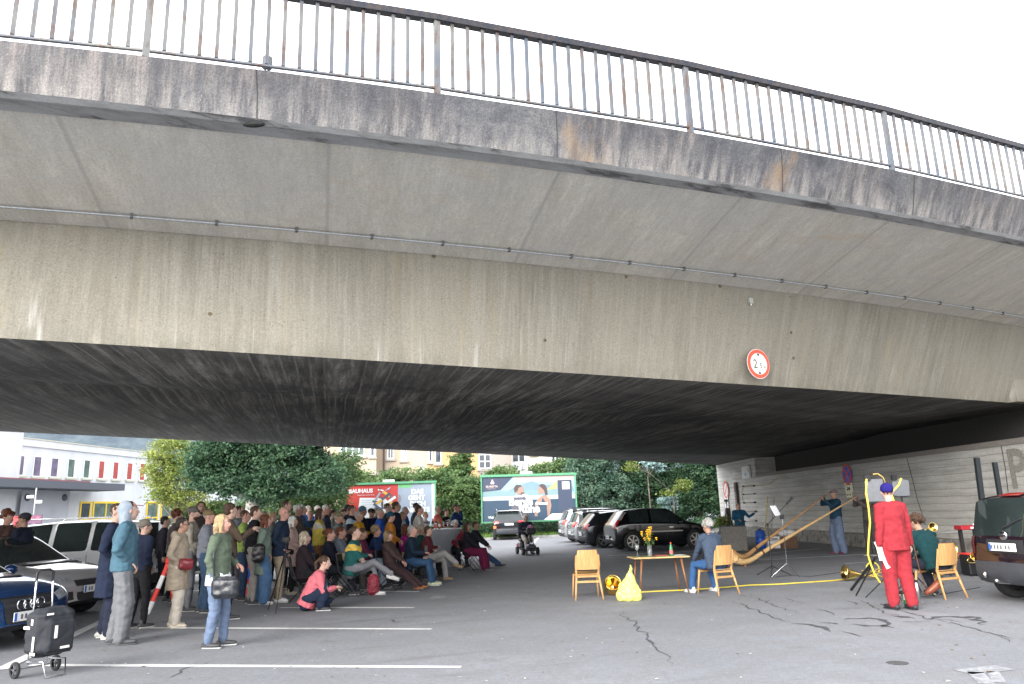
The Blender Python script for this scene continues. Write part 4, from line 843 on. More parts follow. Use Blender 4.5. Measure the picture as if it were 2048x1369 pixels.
def front_kit(t,bvh,L,W,k,style):
    for s in (1,-1):
        patch(bvh,t,'headlight',LENS,[(s*.46*W*.93,.66*k),(s*.27*W,.60*k),(s*.25*W,.70*k),(s*.44*W,.78*k)] if s>0 else [(-.27*W,.60*k),(-.46*W*.93,.66*k),(-.44*W,.78*k),(-.25*W,.70*k)],'x',1,8,4,.008)
        patch(bvh,t,'fog_grille',TRM,[(s*.30*W-.11,.34*k),(s*.30*W+.11,.34*k),(s*.30*W+.10,.48*k),(s*.30*W-.10,.48*k)],'x',1,5,4,.007)
    if style=='big':
        patch(bvh,t,'grille',TRM,[(-.30,.26*k),(.30,.26*k),(.40,.70*k),(-.40,.70*k)],'x',1,10,8,.010)
        patch(bvh,t,'grille_surround',CHR,[(-.42,.70*k),(.42,.70*k),(.42,.715*k),(-.42,.715*k)],'x',1,8,1,.014)
        for i in range(6): patch(bvh,t,'grille_bar',TRM,[(-.34,(.32+.065*i)*k),(.34,(.32+.065*i)*k),(.34,(.335+.065*i)*k),(-.34,(.335+.065*i)*k)],'x',1,6,1,.022)
        for i in range(4):
            x=surf_x(bvh,0,.62*k,1)+.03; mb=MB(); c=-.15+.1*i
            for a in range(16): a0,a1=a*pi/8,(a+1)*pi/8; mb.cyl((x,c+.065*cos(a0),.615*k+.065*sin(a0)),(x,c+.065*cos(a1),.615*k+.065*sin(a1)),.009,6)
            mb.obj('emblem_ring',CHR,t)
    else:
        patch(bvh,t,'grille',TRM,[(-.22*W,.56*k),(.22*W,.56*k),(.24*W,.66*k),(-.24*W,.66*k)],'x',1,10,4,.008)
        patch(bvh,t,'lower_grille',TRM,[(-.2*W,.32*k),(.2*W,.32*k),(.2*W,.46*k),(-.2*W,.46*k)],'x',1,8,4,.008)
    z=.45*k if style=='big' else .50*k
    plate(t,surf_x(bvh,0,z,1)+.03,z,True)
# --- parked on the left
p=(-9.15,12.35); 
t,b,k=car('parked_car','silver-grey estate car, nose towards the crowd, front of the left row',(-9.8,14.1),radians(-9),4.62,1.82,1.47,'estate',PNTS['silver'],rim='ten',rails=True); front_kit(t,b,4.62,1.82,k,'slim'); mirror(t,.75,.98,1.82,PNTS['silver']); door_lines(b,t,(-.85,.12,1.05),.35,.9,1.82)
t,b,k=car('parked_car','dark blue car with a tall black grille and four rings, nearest in left row',(-8.85,11.15),radians(-14),4.55,1.84,1.42,'hatch',PNTS['blue'],rim='ten'); front_kit(t,b,4.55,1.84,k,'big'); mirror(t,.75,.95,1.84,PNTS['blue'])
def rails(t,x0,x1,z,W,m):
    for s in (1,-1): mb=MB(); mb.tube([(x0,s*W*.36,z-.03),(x0+.08,s*W*.36,z+.035),(x1-.08,s*W*.36,z+.03),(x1,s*W*.36,z-.04)],[.016],n=6); mb.obj('roof_rail',m,t,smooth=True)
def tall_tail(t,b,L,W,k,z0=.85,z1=1.35,m=REDL):
    for s in (1,-1): patch(b,t,'taillight',m,[(s*W*.47,z0*k),(s*W*.40,z0*k),(s*W*.37,z1*k),(s*W*.43,z1*k)][::s],'x',-1,3,6,.010)
t,b,k=car('parked_car','white high-roofed family van with roof rails behind the silver car',(-10.2,17.5),radians(178),4.30,1.80,1.70,'mpv',PNTS['white'],rim='five'); rails(t,-1.5,.7,1.70,1.8,CHR); mirror(t,1.0,1.08,1.8,TRM); door_lines(b,t,(-.9,-.02,.95),.4,1.0,1.8); tall_tail(t,b,4.4,1.8,k); plate(t,surf_x(b,0,.62,-1)-.02,.62,False); patch(b,t,'rear_bumper',TRM,[(-.75,.32),(.75,.32),(.75,.5),(-.75,.5)],'x',-1,8,3,.012)
for s in (1,-1): patch(b,t,'reflector',REDL,[(s*.6-.1,.56),(s*.6+.1,.56),(s*.6+.1,.60),(s*.6-.1,.60)],'x',-1,3,1,.012)
t,b,k=car('parked_car','white hatchback roof showing between the van and the white building',(-10.6,20.4),radians(178),4.2,1.78,1.52,'hatch',PNTS['white']); mirror(t,.6,1.0,1.78,PNTS['white'])
t,b,k=car('parked_car','pale silver car far left behind the white van',(-17.2,23.0),radians(5),4.5,1.8,1.5,'hatch',PNTS['pale']); mirror(t,.6,1.0,1.8,PNTS['pale'])
t,b,k=car('parked_car','white estate car behind the curly-haired woman at the rear of the left row',(-11.5,26.0),radians(178),4.5,1.8,1.5,'estate',PNTS['white'])
t,b,k=car('parked_car','grey hatchback roof just left of the lime green shirt',(-10.6,29.5),radians(178),4.3,1.8,1.5,'hatch',PNTS['pale'])
# --- right-hand lot
RG='cars parked in the row behind the table'
hp=onz(1258,1103)
def lot(i): return (hp.x+1.32,hp.y+.9)
L_=3.95
t,b,k=car('parked_car','black electric hatchback with star-shaped alloy wheels, nearest of the right row',(hp.x+L_*.31,hp.y+.86),radians(9),L_,1.80,1.56,'hatch',PNTS['black'],RG,rim='six',rimm=mat('alloy_bright',(.6,.58,.55),.35,.5),wheel_r=.35)
mirror(t,.62,1.0,1.8,PNTS['black']); door_lines(b,t,(-.75,.1,.95),.4,.95,1.8)
patch(b,t,'side_strip',mat('strip_pale',(.40,.38,.36),.3,.5),[(-.62,.66),(.72,.66),(.72,.71),(-.62,.71)],'y',-1,10,1,.008); patch(b,t,'tailgate_panel',mat('panel_grey',(.16,.17,.18),.3,.4),[(-.75,.55),(.75,.55),(.72,.93),(-.72,.93)],'x',-1,8,5,.009)
for s in (1,-1): patch(b,t,'taillight',REDL,[(s*.86,.82),(s*.62,.82),(s*.52,1.12),(s*.74,1.12)][::s],'x',-1,4,5,.012); patch(b,t,'pillar_light',mat('pillar_silver',(.5,.42,.40),.3,.4),[(s*.76,1.12),(s*.66,1.12),(s*.58,1.40),(s*.66,1.40)][::s],'x',-1,2,5,.012)
plate(t,surf_x(b,0,.5,-1)-.02,.5,False)
for i,(dx,dy,L2,pm,H_,lb,ki) in enumerate(((-.75,3.05,4.2,'dark',1.48,'dark grey hatchback second in the right row','hatch'),(-1.0,5.75,4.3,'pale',1.52,'silver estate car third in the right row','estate'),(-1.2,8.9,4.6,'pale',1.62,'pale blue-silver estate with roof rails, farthest of the right row','estate'))):
    t,b,k=car('parked_car',lb,(hp.x+L2*.31+dx,hp.y+.86+dy),radians(9),L2,1.8,H_,ki,PNTS[pm],RG)
    for s in (1,-1): patch(b,t,'taillight',REDL,[(s*.84,.78*k),(s*.52,.78*k),(s*.50,.98*k),(s*.80,.98*k)][::s],'x',-1,4,4,.012)
    plate(t,surf_x(b,0,.55,-1)-.02,.55,False); patch(b,t,'rear_bumper',TRM,[(-.75,.30),(.75,.30),(.75,.45),(-.75,.45)],'x',-1,8,3,.012); rails(t,-1.5,.5,H_,1.8,TRM)
    mb=MB(); mb.rbox((-L2/2+.16*L2,0,H_-.02),(.22,1.1,.03),.01); mb.obj('spoiler',PNTS['dark'],t)
# --- black suv driving away
sp_=atY(1014,1050,43.5); t,b,k=car('suv','black suv seen from behind with a lit left brake lamp before the billboard',(sp_.x,45.2-.0,),radians(93),4.4,1.84,1.68,'suv',PNTS['black'],rim='five',wheel_r=.36)
for s in (1,-1): patch(b,t,'taillight',REDL,[(s*.86,.92),(s*.55,.92),(s*.55,1.04),(s*.86,1.04)][::s],'x',-1,4,3,.012)
patch(b,t,'brake_light',REDON,[(.72,.64),(.86,.64),(.86,.78),(.72,.78)],'x',-1,3,3,.014); patch(b,t,'rear_bumper',mat('bumper_grey',(.05,.055,.065),.6),[(-.86,.34),(.86,.34),(.86,.62),(-.86,.62)],'x',-1,10,4,.010)
plate(t,surf_x(b,0,.86,-1)-.03,.86,False); rails(t,-1.5,.7,1.68,1.84,CHR)
mb=MB(); mb.rbox((-1.75,0,1.60),(.3,1.25,.035),.01); mb.obj('spoiler',CHR,t)
# --- black compact van at the right edge
hd=radians(9); L_,W_=4.0,1.70; ux=Vector((cos(hd),sin(hd),0))
rc=atY(2008,1115,11.75); c=Vector((rc.x,rc.y,0))+ux*(L_/2)
t,b,k=car('parked_car','black compact van at the right edge seen from behind with a white number plate',(c.x,c.y),hd,L_,W_,1.66,'mpv',PNTS['aub'],rim='five',wheel_r=.31)
mirror(t,.9,1.02,W_,TRM); plate(t,surf_x(b,0,.83,-1)-.035,.83,False)
patch(b,t,'plate_recess',TRM,[(-.36,.74),(.36,.74),(.36,.94),(-.36,.94)],'x',-1,6,3,.008)
patch(b,t,'rear_bumper',mat('bumper_dark',(.035,.037,.045),.65),[(-.84,.30),(.84,.30),(.84,.60),(-.84,.60)],'x',-1,12,4,.022)
patch(b,t,'brake_light',REDL,[(-.2,1.575),(.2,1.575),(.2,1.615),(-.2,1.615)],'x',-1,4,2,.02)
tall_tail(t,b,L_,W_,k,.72,1.0,mat('smoked_tail_lens',(.10,.02,.02),.15)); 
for s in (1,-1): patch(b,t,'indicator',AMB,[(s*.80,.66),(s*.72,.66),(s*.72,.72),(s*.80,.72)][::s],'x',-1,2,2,.025)
mb=MB(); x=surf_x(b,0,1.03,-1)-.02; mb.ell((x,0,1.0),(.02,.075,.075)); mb.obj('emblem',CHR,t); mb=MB(); mb.rbox((x-.022,0,1.0),(.006,.13,.03),.004); mb.obj('emblem_bar',TRM,t)
mb=MB(); mb.tube([(x+.02,.0,1.12),(x+.08,-.3,1.25)],[.012],n=6); mb.obj('wiper',TRM,t); mb=MB(); xx=surf_x(b,.3,.45,-1); mb.ell((xx-.05,.42,.40),(.03,.03,.05)); mb.cyl((xx+.1,0.1,.30),(xx-.12,.1,.32),.025); mb.ell((xx-.14,.1,.34),(.03,.03,.03)); mb.obj('tow_hook',CHR,t)
# ============================================================ people
SKIN={'a':mat('skin_light',(.47,.30,.235),.6,var=.08,scale=30,spec=.3),'b':mat('skin_tan',(.33,.19,.135),.6,var=.08,scale=30,spec=.3),'c':mat('skin_ruddy',(.46,.25,.195),.6,var=.08,scale=30,spec=.3)}
EYEW=mat('eye_white',(.6,.58,.55),.3,var=0); EYED=mat('eye_dark',(.02,.015,.012),.3,var=0); LIP=mat('lip',(.34,.12,.11),.5,var=.05); SOLE=mat('shoe_sole',(.55,.54,.50),.7)
def hairm(c): return mat('hair_%d_%d_%d'%tuple(int(x*999) for x in c),c,.6,var=.35,scale=40,bump=.8,spec=.3)
HC=dict(black=(.018,.014,.013),brown=(.055,.030,.018),auburn=(.11,.035,.018),grey=(.26,.25,.24),white=(.58,.57,.54),blond=(.32,.225,.12),dblond=(.22,.16,.09),greyb=(.33,.28,.21))
def ik(a,b,l1,l2,pole):
    a=Vector(a);b=Vector(b); d=b-a; L=min(d.length,(l1+l2)*.995); u=d.normalized(); b=a+u*L
    x=(l1*l1-l2*l2+L*L)/(2*L); h=sqrt(max(0,l1*l1-x*x)); p=Vector(pole); p=p-u*p.dot(u)
    p=p.normalized() if p.length>1e-5 else u.orthogonal()
    return a+u*x+p*h,b
ARMS={'down':((.25,.02,.84),(.25,.02,.84)),'pocket':((.13,.08,.97),(.13,.08,.97)),'front':((.03,.23,1.03),(.05,.22,1.01)),'crossed':((-.13,.24,1.20),(-.12,.22,1.15)),'phone':((.05,.34,1.30),(.07,.33,1.27)),
'drink':((.03,.17,1.50),(.10,.24,1.12)),'one':((.08,.26,1.10),(.25,.02,.84)),'back':((.05,-.17,.98),(.04,-.18,.96)),'chin':((.04,.16,1.46),(-.06,.20,1.15)),'point':((.14,.25,1.10),(.55,.18,1.33)),'horn':((.06,.30,1.50),(.07,.36,1.42)),'lap':((.10,.34,1.02),(.08,.32,1.01)),'knees':((.12,.46,.98),(.12,.46,.98)),'hold':((.12,.32,1.16),(.10,.28,1.05)),'low':((.17,.05,.90),(.22,.16,1.05))}
PEOPLE=[]
def person(px,py,Y,heading,label,top,bot,hair='short',hc='brown',pose='stand',arms='down',skin='a',lean=0,yaw=0,pitch=0,coat=-.02,shoe=(.05,.05,.055),hat=None,hatc=(.05,.05,.05),wide=1.,loose=1.,legs='a',sleeve=1.,ztop=None,glasses=False,beard=None,stripe=None,vox=None,cat='person',skirt=None,collar=None,seath=.45,sole=None,hood=None,scale=None):
    """head top seen at photo pixel px,py, standing at distance Y; heading = way the person faces"""
    P0=atY(px,py,Y); ht=P0.z
    base=1.725 if pose=='stand' else {'sit':1.285,'kneel':.95,'perch':1.335}[pose]
    hat_h=.03 if hat else 0
    rest=None
    s=(ht-hat_h)/base if scale is None else scale
    L_=radians(lean); 
    pz={'stand':.93,'sit':.53,'kneel':.17,'perch':.60}[pose]
    if pose in('sit','perch'): pz=(seath+.07)/s
    Pv=Vector((0,0,pz)); up=Vector((0,sin(L_),cos(L_))); fw=Vector((0,cos(L_),-sin(L_)))
    ch=Pv+up*.36; nk=Pv+up*.515; yw=radians(yaw); pc=radians(pitch)
    hd=nk+up*.055+Vector((0,.022,.095)); 
    if abs(lean)>15: hd=nk+up*.05+Vector((0,.05,.10))
    vx=vox or max(.0125,min(.022,Y*.00115)); vx/=1
    RT=Vector((1,0,0))
    # joints
    sh=[ch+up*.115+Vector((sd*.175*wide,0,0)) for sd in(1,-1)]
    hips=[Pv+Vector((sd*.09,0,-.02)) for sd in(1,-1)]
    am=ARMS[arms]; hands=[];elb=[]
    dz=pz-.93
    for i,sd in enumerate((1,-1)):
        tx,ty,tz=am[i]; 
        tgt=Vector((sd*tx,ty,tz+dz)) 
        if abs(lean)>3 and arms not in('knees','lap'):
            v=tgt-Pv; tgt=Pv+RT*v.x+fw*v.y+up*v.z
        pole={'down':(sd*.3,-1,0),'crossed':(sd*1,-.1,-.9),'drink':(sd*.6,-.2,-1),'chin':(sd*.4,0,-1),'back':(sd*1,-.6,0),'point':(sd*.3,0,-1)}.get(arms,(sd*.6,-.7,-.6))
        e,h=ik(sh[i],tgt,.285,.255,pole); elb.append(e); hands.append(h)
    ank=[];kne=[];toe=[]
    T=dict(stand=[((.10,.03,.085),(0,1,0)),((.11,-.05,.085),(0,1,0))],)
    for i,sd in enumerate((1,-1)):
        td=Vector((sd*.12,1,0)).normalized()
        if pose=='stand':
            off=(.04,-.06) if legs=='a' else ((-.05,.06) if legs=='b' else (.24,-.22)); a=Vector((sd*.105*(1.25 if legs=='w' else 1),off[i],.085)); k,a=ik(hips[i],a,.418,.412,(0,1,.0))
        elif pose in('sit','perch'):
            if legs=='a': a=Vector((sd*.12,.50,.085))
            elif legs=='o': a=Vector((sd*.14,.74,.085))                  # stretched out
            elif legs=='x': a=Vector((-.04,.47,.085)) if i else Vector((.02,.80,.36))   # right leg over left
            elif legs=='k': a=Vector((sd*.13,.28,.085))
            elif legs=='s': a=Vector((sd*.24,.34+.1*i,.085))
            if legs=='x' and i==0: k=Vector((-.02,.44,pz+.12)); toe_d=Vector((.15,1,-.25)); td=toe_d.normalized()
            else: k,a=ik(hips[i],a,.43,.42,(sd*.05,1,.8))
            if legs=='x' and i==0: d=(a-k).normalized(); a=k+d*.41
        else:   # kneel: one knee on the ground, sitting on the heels
            if i==0: k=Vector((.16,.36,.42)); a=Vector((.14,.16,.085)); a=Vector((.15,.22,.085))
            else: k=Vector((-.12,.42,.10)); a=Vector((-.10,.02,.07)); td=Vector((0,-.2,-.9)).normalized()
        kne.append(k); ank.append(a); toe.append(td)
    # ---- body
    sk=SKIN[skin]; b=MB()
    b.tube([Pv-up*.05,Pv+up*.12,ch,nk-up*.03],[(.15*wide,.10),(.125*wide,.09),(.15*wide,.105),(.10*wide,.07)],n=12,side=RT)
    b.tube([nk-up*.03,hd-Vector((0,.01,.03))],[.056,.052],n=10)
    # the head turns by yaw / pitch
    HM=Matrix.Rotation(-yw,3,'Z')@Matrix.Rotation(-pc-L_*.3,3,'X')
    def H(p): return hd+HM@Vector(p)
    b.ell(H((0,-.012,.045)),(.074,.094,.086),14,10,HM); b.ell(H((0,.022,-.02)),(.062,.072,.085),14,10,HM); b.ell(H((0,.055,-.075)),(.034,.034,.028),8,6,HM)
    b.tube([H((0,.088,.03)),H((0,.112,-.012)),H((0,.09,-.025))],[.010,.015,.012],n=6)
    for sd in(1,-1): b.ell(H((sd*.078,-.005,.005)),(.010,.02,.032),8,6,HM); b.ell(H((sd*.032,.078,.038)),(.026,.014,.009),8,5,HM)
    for i,sd in enumerate((1,-1)):
        b.tube([sh[i]-Vector((sd*.05,0,0)),sh[i],sh[i].lerp(elb[i],.5),elb[i],elb[i].lerp(hands[i],.35),hands[i]],[.052,.052,.045,.037,.038,.026],n=8)
        fd=(hands[i]-elb[i]).normalized(); b.tube([hands[i],hands[i]+fd*.045,hands[i]+fd*.085],[(.027,.021),(.036,.017),(.034,.015)],n=8)
        b.tube([hips[i]+Vector((0,0,.03)),hips[i].lerp(kne[i],.45),kne[i],kne[i].lerp(ank[i],.35),ank[i]],[.088,.072,.052,.050,.036],n=8)
        b.tube([ank[i]-Vector((0,0,.02)),ank[i]-Vector((0,0,.035))+toe[i]*.08],[.028,.020],n=8)
    root_x=P0.x; rot=heading-90
    # place so that the head (not the feet) is over the pixel
    Rz=Matrix.Rotation(radians(rot),3,'Z'); hoff=Rz@(Vector((hd.x,hd.y,0))*s); loc=Vector((root_x-hoff.x,Y-hoff.y,0))
    def fin(mbx,name,mats,parent,vx_,post=None,sm=2):
        o=bpy.data.objects.new(name,mbx.mesh(name,mats)); COL.objects.link(o)
        if parent: o.parent=parent
        remesh(o,vx_,post,sm); return o
    def post_body(o):
        me=o.data; x=MB(); 
        vs=[v.co.copy() for v in me.vertices]; fs=[tuple(p.vertices) for p in me.polygons]; x.add(vs,fs)
        # fingers and thumb
        for i,sd in enumerate((1,-1)):
            fd=(hands[i]-elb[i]).normalized(); pl=fd.cross(Vector((0,0,1))); 
            if pl.length<.2: pl=Vector((0,1,0))
            pl.normalize(); nm=fd.cross(pl).normalized(); cu=nm if nm.dot(Vector((-sd,0,-.6)))>0 else -nm; k0=hands[i]+fd*.082
            for j,ln in enumerate((.062,.072,.068,.052)):
                r0=k0+pl*(.026-.0175*j)-fd*(.004*abs(j-1.3)); c1=r0+fd*ln*.5+cu*.006*(1+j*.5); c2=c1+fd*ln*.28+cu*ln*.35; c3=c2+fd*ln*.05+cu*ln*.28; x.tube([r0-fd*.02,r0,c1,c2,c3],[.0088,.0088,.0082,.0075,.006],n=6)
            tb=hands[i]+fd*.025+pl*.028; x.tube([tb,tb+pl*.022+fd*.025+cu*.01,tb+pl*.022+fd*.058+cu*.022],[.012,.0105,.008],n=6)
        x.cur=1
        for sd in(1,-1): x.ell(H((sd*.031,.082,.022)),(.013,.009,.0075),8,5,HM)
        x.cur=2
        for sd in(1,-1): x.ell(H((sd*.031,.0885,.022)),(.0065,.004,.0065),6,4,HM); x.tube([H((sd*.014,.093,.043)),H((sd*.048,.078,.044))],[.0045],n=5)
        x.cur=3; x.tube([H((-.024,.086,-.046)),H((0,.096,-.044)),H((.024,.086,-.046))],[.0055,.0085,.0055],n=6)
        if glasses:
            x.cur=2
            for sd in(1,-1): x.ell(H((sd*.034,.100,.020)),(.026,.004,.018),10,5,HM); x.tube([H((sd*.058,.095,.026)),H((sd*.080,0,.02))],[.0035],n=4)
        old=o.data; o.data=x.mesh('person',[sk,EYEW,EYED,LIP],True); bpy.data.meshes.remove(old)
    body=fin(b,'person',[sk],None,vx/s,post_body,2); tag(body,label,cat); body.location=loc; body.rotation_euler=(0,0,radians(rot)); body.scale=(s,s,s); PEOPLE.append((label,round(ht,2)))
    # ---- trousers / skirt
    bc=cloth(bot); t=MB(); lo=loose
    for i,sd in enumerate((1,-1)):
        hem=ank[i].lerp(kne[i],.02); 
        t.tube([hips[i]+Vector((0,0,.05)),hips[i].lerp(kne[i],.4)+Vector((sd*.01,0,0)),kne[i],kne[i].lerp(ank[i],.45),hem],[.112,.094*(1+.3*(lo-1)),.070*lo,.062*lo,.054*lo],n=10)
    t.tube([Pv-up*.06,Pv+up*.12],[(.165*wide,.125),(.15*wide,.115)],n=12,side=RT)
    if skirt is not None:
        if pose=='stand': t.tube([Pv+up*.05,Vector((0,0,pz-.15)),Vector((0,.01,skirt))],[(.16,.12),(.19,.16),(.25,.20)],n=14,side=RT,cap='flat')
    tr=fin(t,'skirt' if skirt is not None else 'trousers',[bc],body,vx/s)
    # ---- jacket / shirt
    tc=cloth(top); j=MB(); q=.0
    if pose=='stand':
        z0=pz+coat
        j.tube([Vector((0,0,z0)),Vector((0,.0,max(z0+.02,pz+.04))),Pv+up*.2,ch,ch+up*.125,nk+up*.01],[((.195+(.035 if coat<-.2 else 0))*wide,.155+(.02 if coat<-.2 else 0)),(.190*wide,.152),(.178*wide,.142),(.190*wide,.148),(.146*wide,.105),(.074,.072)],n=14,side=RT,cap='flat')
    else:
        j.tube([Pv-up*.10,Pv+up*.04,Pv+up*.2,ch,ch+up*.125,nk],[(.195*wide,.165),(.19*wide,.155),(.178*wide,.145),(.190*wide,.150),(.146*wide,.105),(.074,.072)],n=14,side=RT,cap='flat')
        if coat<-.2:
            for i,sd in enumerate((1,-1)): j.tube([hips[i],hips[i].lerp(kne[i],.75)],[.125,.105],n=10)
    j.tube([nk-up*.02,nk+up*.035],[.074,.066],n=12,cap='flat')
    for i,sd in enumerate((1,-1)):
        end=elb[i].lerp(hands[i],.93) if sleeve>=1 else (sh[i].lerp(elb[i],.75))
        pts=[sh[i]-Vector((sd*.07,0,-.005)),sh[i],sh[i].lerp(elb[i],.5)]; rr_=[.078,.076,.068]
        if sleeve>=1: pts+=[elb[i],elb[i].lerp(hands[i],.5),end]; rr_+=[.060,.056,.046]
        else: pts+=[end]; rr_+=[.058]
        j.tube(pts,rr_,n=10)
    if hood is not None: pass
    jid=len(PEOPLE)
    def post_cloth(o,amp=.012,seed=jid):
        me=o.data; n=len(me.vertices); co=np.empty(n*3); me.vertices.foreach_get('co',co); co=co.reshape(-1,3); no=np.empty(n*3); me.vertices.foreach_get('normal',no); no=no.reshape(-1,3)
        a=seed*1.7; d=np.array([ .35-1.5*abs(noise.noise(Vector((p[0]*6+a,p[1]*6,p[2]*11+p[0]*5))))+.5*noise.noise(Vector((p[0]*17+a,p[1]*17,p[2]*22))) for p in co])
        co+=no*(d*amp)[:,None]; me.vertices.foreach_set('co',co.ravel()); me.update()
        if stripe and o.name.startswith(('jacket','shirt')):
            me.materials.append(cloth(stripe)); 
            cz=np.empty(len(me.polygons)*3); me.polygons.foreach_get('center',cz); cz=cz.reshape(-1,3); zc_=pz+.36; m_=(np.abs(cz[:,2]-zc_-np.abs(cz[:,0])*.25)<.055); mi=np.zeros(len(me.polygons),dtype=np.int32); mi[m_]=1; me.polygons.foreach_set('material_index',mi)
    jk=fin(j,'jacket',[tc],body,vx/s,lambda o:post_cloth(o))
    for i in range(len(REM)):
        if REM[i][0] is tr: REM[i]=(tr,lambda o:post_cloth(o,.010))
    # ---- shoes
    sm_=mat('shoe_%d_%d_%d'%tuple(int(c*99) for c in shoe),shoe,.6,var=.15)
    for i,sd in enumerate((1,-1)):
        a=ank[i]; d=toe[i]; dn_=Vector((0,0,-1))
        if pose!='stand' and legs=='x' and i==0: dn_=Vector((0,-.35,-.9)).normalized()
        if pose=='kneel' and i==1: dn_=Vector((0,-.95,.2)).normalized()
        side=d.cross(dn_).normalized(); bt=a+dn_*.045
        z=MB(); z.tube([a-d*.02+dn_*(-.02),a-d*.02+dn_*.03],[.046,.044],n=8); z.tube([bt-d*.055,bt+d*.02,bt+d*.10,bt+d*.165],[(.038,.036),(.042,.040),(.046,.030),(.036,.020)],n=10,side=side)
        z.cur=1; z.tube([bt+dn_*.030-d*.06,bt+dn_*.030+d*.05,bt+dn_*.030+d*.18],[(.040,.010),(.044,.010),(.036,.010)],n=8,side=side)
        z.obj('shoe',[sm_,SOLE if sole is None else mat('sole_%d'%int(sole*99),(sole,)*3,.7)],body,smooth=True)
    # ---- hair & headwear
    h=MB(); hm=hairm(HC[hc] if isinstance(hc,str) else hc)
    if hair!='bald':
        if hair=='short': h.ell(H((0,-.024,.058)),(.082,.094,.082),14,10,HM); h.ell(H((0,-.055,.01)),(.068,.055,.07),10,8,HM)
        if hair=='crop': h.ell(H((0,-.022,.052)),(.077,.090,.084),14,10,HM)
        if hair in('long','bob'):
            h.ell(H((0,-.026,.055)),(.090,.098,.090),14,10,HM); ln=.20 if hair=='long' else .12
            h.tube([H((0,-.06,.03)),H((0,-.075,-.06)),H((0,-.07,-.06-ln*.7))],[(.088,.055),(.09,.05),(.075,.035)],n=12,side=HM@Vector((1,0,0)))
            for sd in(1,-1): h.tube([H((sd*.070,.0,.05)),H((sd*.084,.01,-.03)),H((sd*.078,.005,-.03-ln*.65))],[(.022,.04),(.020,.035),(.016,.022)],n=8,side=HM@Vector((1,0,0)))
        if hair=='curly':
            rr=random.Random(jid)
            for k in range(34):
                th=rr.uniform(0,2*pi); ph=rr.uniform(-.35,1.45); v=Vector((cos(th)*cos(ph)*.088,sin(th)*cos(ph)*.10-.03,sin(ph)*.095+.045))
                if v.y>.045 and v.z<.07: continue
                h.ell(H(v),(.034,.034,.034),6,5)
            h.ell(H((0,-.026,.055)),(.086,.095,.088),14,10,HM)
        if hair in('bun','pony'):
            h.ell(H((0,-.024,.055)),(.082,.094,.084),14,10,HM)
            if hair=='bun': h.ell(H((0,-.13,.05)),(.042,.04,.042),10,8)
            else: h.tube([H((0,-.11,.06)),H((0,-.16,.0)),H((0,-.14,-.12))],[.026,.034,.016],n=8)
        if hair=='fringe': h.ell(H((0,-.02,.05)),(.080,.092,.080),12,8,HM)
        amp=.011 if hair!='curly' else .014
        def post_h(o,amp=amp):
            me=o.data
            for v in me.vertices: v.co+=v.normal*(amp*(noise.noise(Vector((v.co.x*60,v.co.y*60,v.co.z*16)))+.5*noise.noise(v.co*40)))
        fin(h,'hair',[hm],body,.0125/s,post_h,1)
    if beard:
        h=MB(); h.ell(H((0,.035,-.055)),(.060,.062,.050),12,8,HM); fin(h,'beard',[hairm(HC[beard])],body,.012/s,None,1)
    if hat:
        cm_=cloth(hatc); h=MB()
        if hat=='cap': h.ell(H((0,-.016,.068)),(.088,.106,.072),14,8,HM); h.tube([H((0,.06,.066)),H((0,.145,.058))],[(.070,.010),(.058,.007)],n=10,side=HM@Vector((1,0,0)))
        if hat=='beanie': h.ell(H((0,-.018,.062)),(.090,.108,.085),14,10,HM); h.tube([H((0,-.016,.028)),H((0,-.018,.055))],[(.090,.106)],n=16,side=HM@Vector((1,0,0)),cap='flat')
        if hat=='brim': h.ell(H((0,-.01,.075)),(.084,.098,.07),14,8,HM); h.tube([H((0,0,.050)),H((0,0,.060))],[(.135,.150)],n=18,side=HM@Vector((1,0,0)),cap='flat')
        if hat=='hood': h.ell(H((0,-.045,.038)),(.092,.105,.105),16,10,HM); h.tube([H((0,-.05,-.02)),nk+up*.01-fw*.02],[(.095,.085),(.10,.075)],n=12,side=RT)
        nm={'cap':'cap','beanie':'beanie','brim':'hat','hood':'hood'}[hat]
        if hat=='hood':
            o=fin(h,nm,[cm_],body,.014/s,None,2)
        else: fin(h,nm,[cm_],body,.0125/s,None,2)
    if collar:
        h=MB(); h.tube([nk-up*.04,nk+up*.015],[(.088,.085),(.074,.07)],n=14,cap='flat'); h.obj('scarf',cloth(collar),body,smooth=True)
    if hood: h=MB(); h.ell(nk-fw*.085+up*.0,(.105,.06,.075),12,8); h.obj('hood',cloth(hood),body,smooth=True)
    body['_hands']=[0]; del body['_hands']
    W=Matrix.Translation(loc)@Matrix.Rotation(radians(rot),4,'Z')@Matrix.Scale(s,4)
    return body,[W@v for v in hands],W
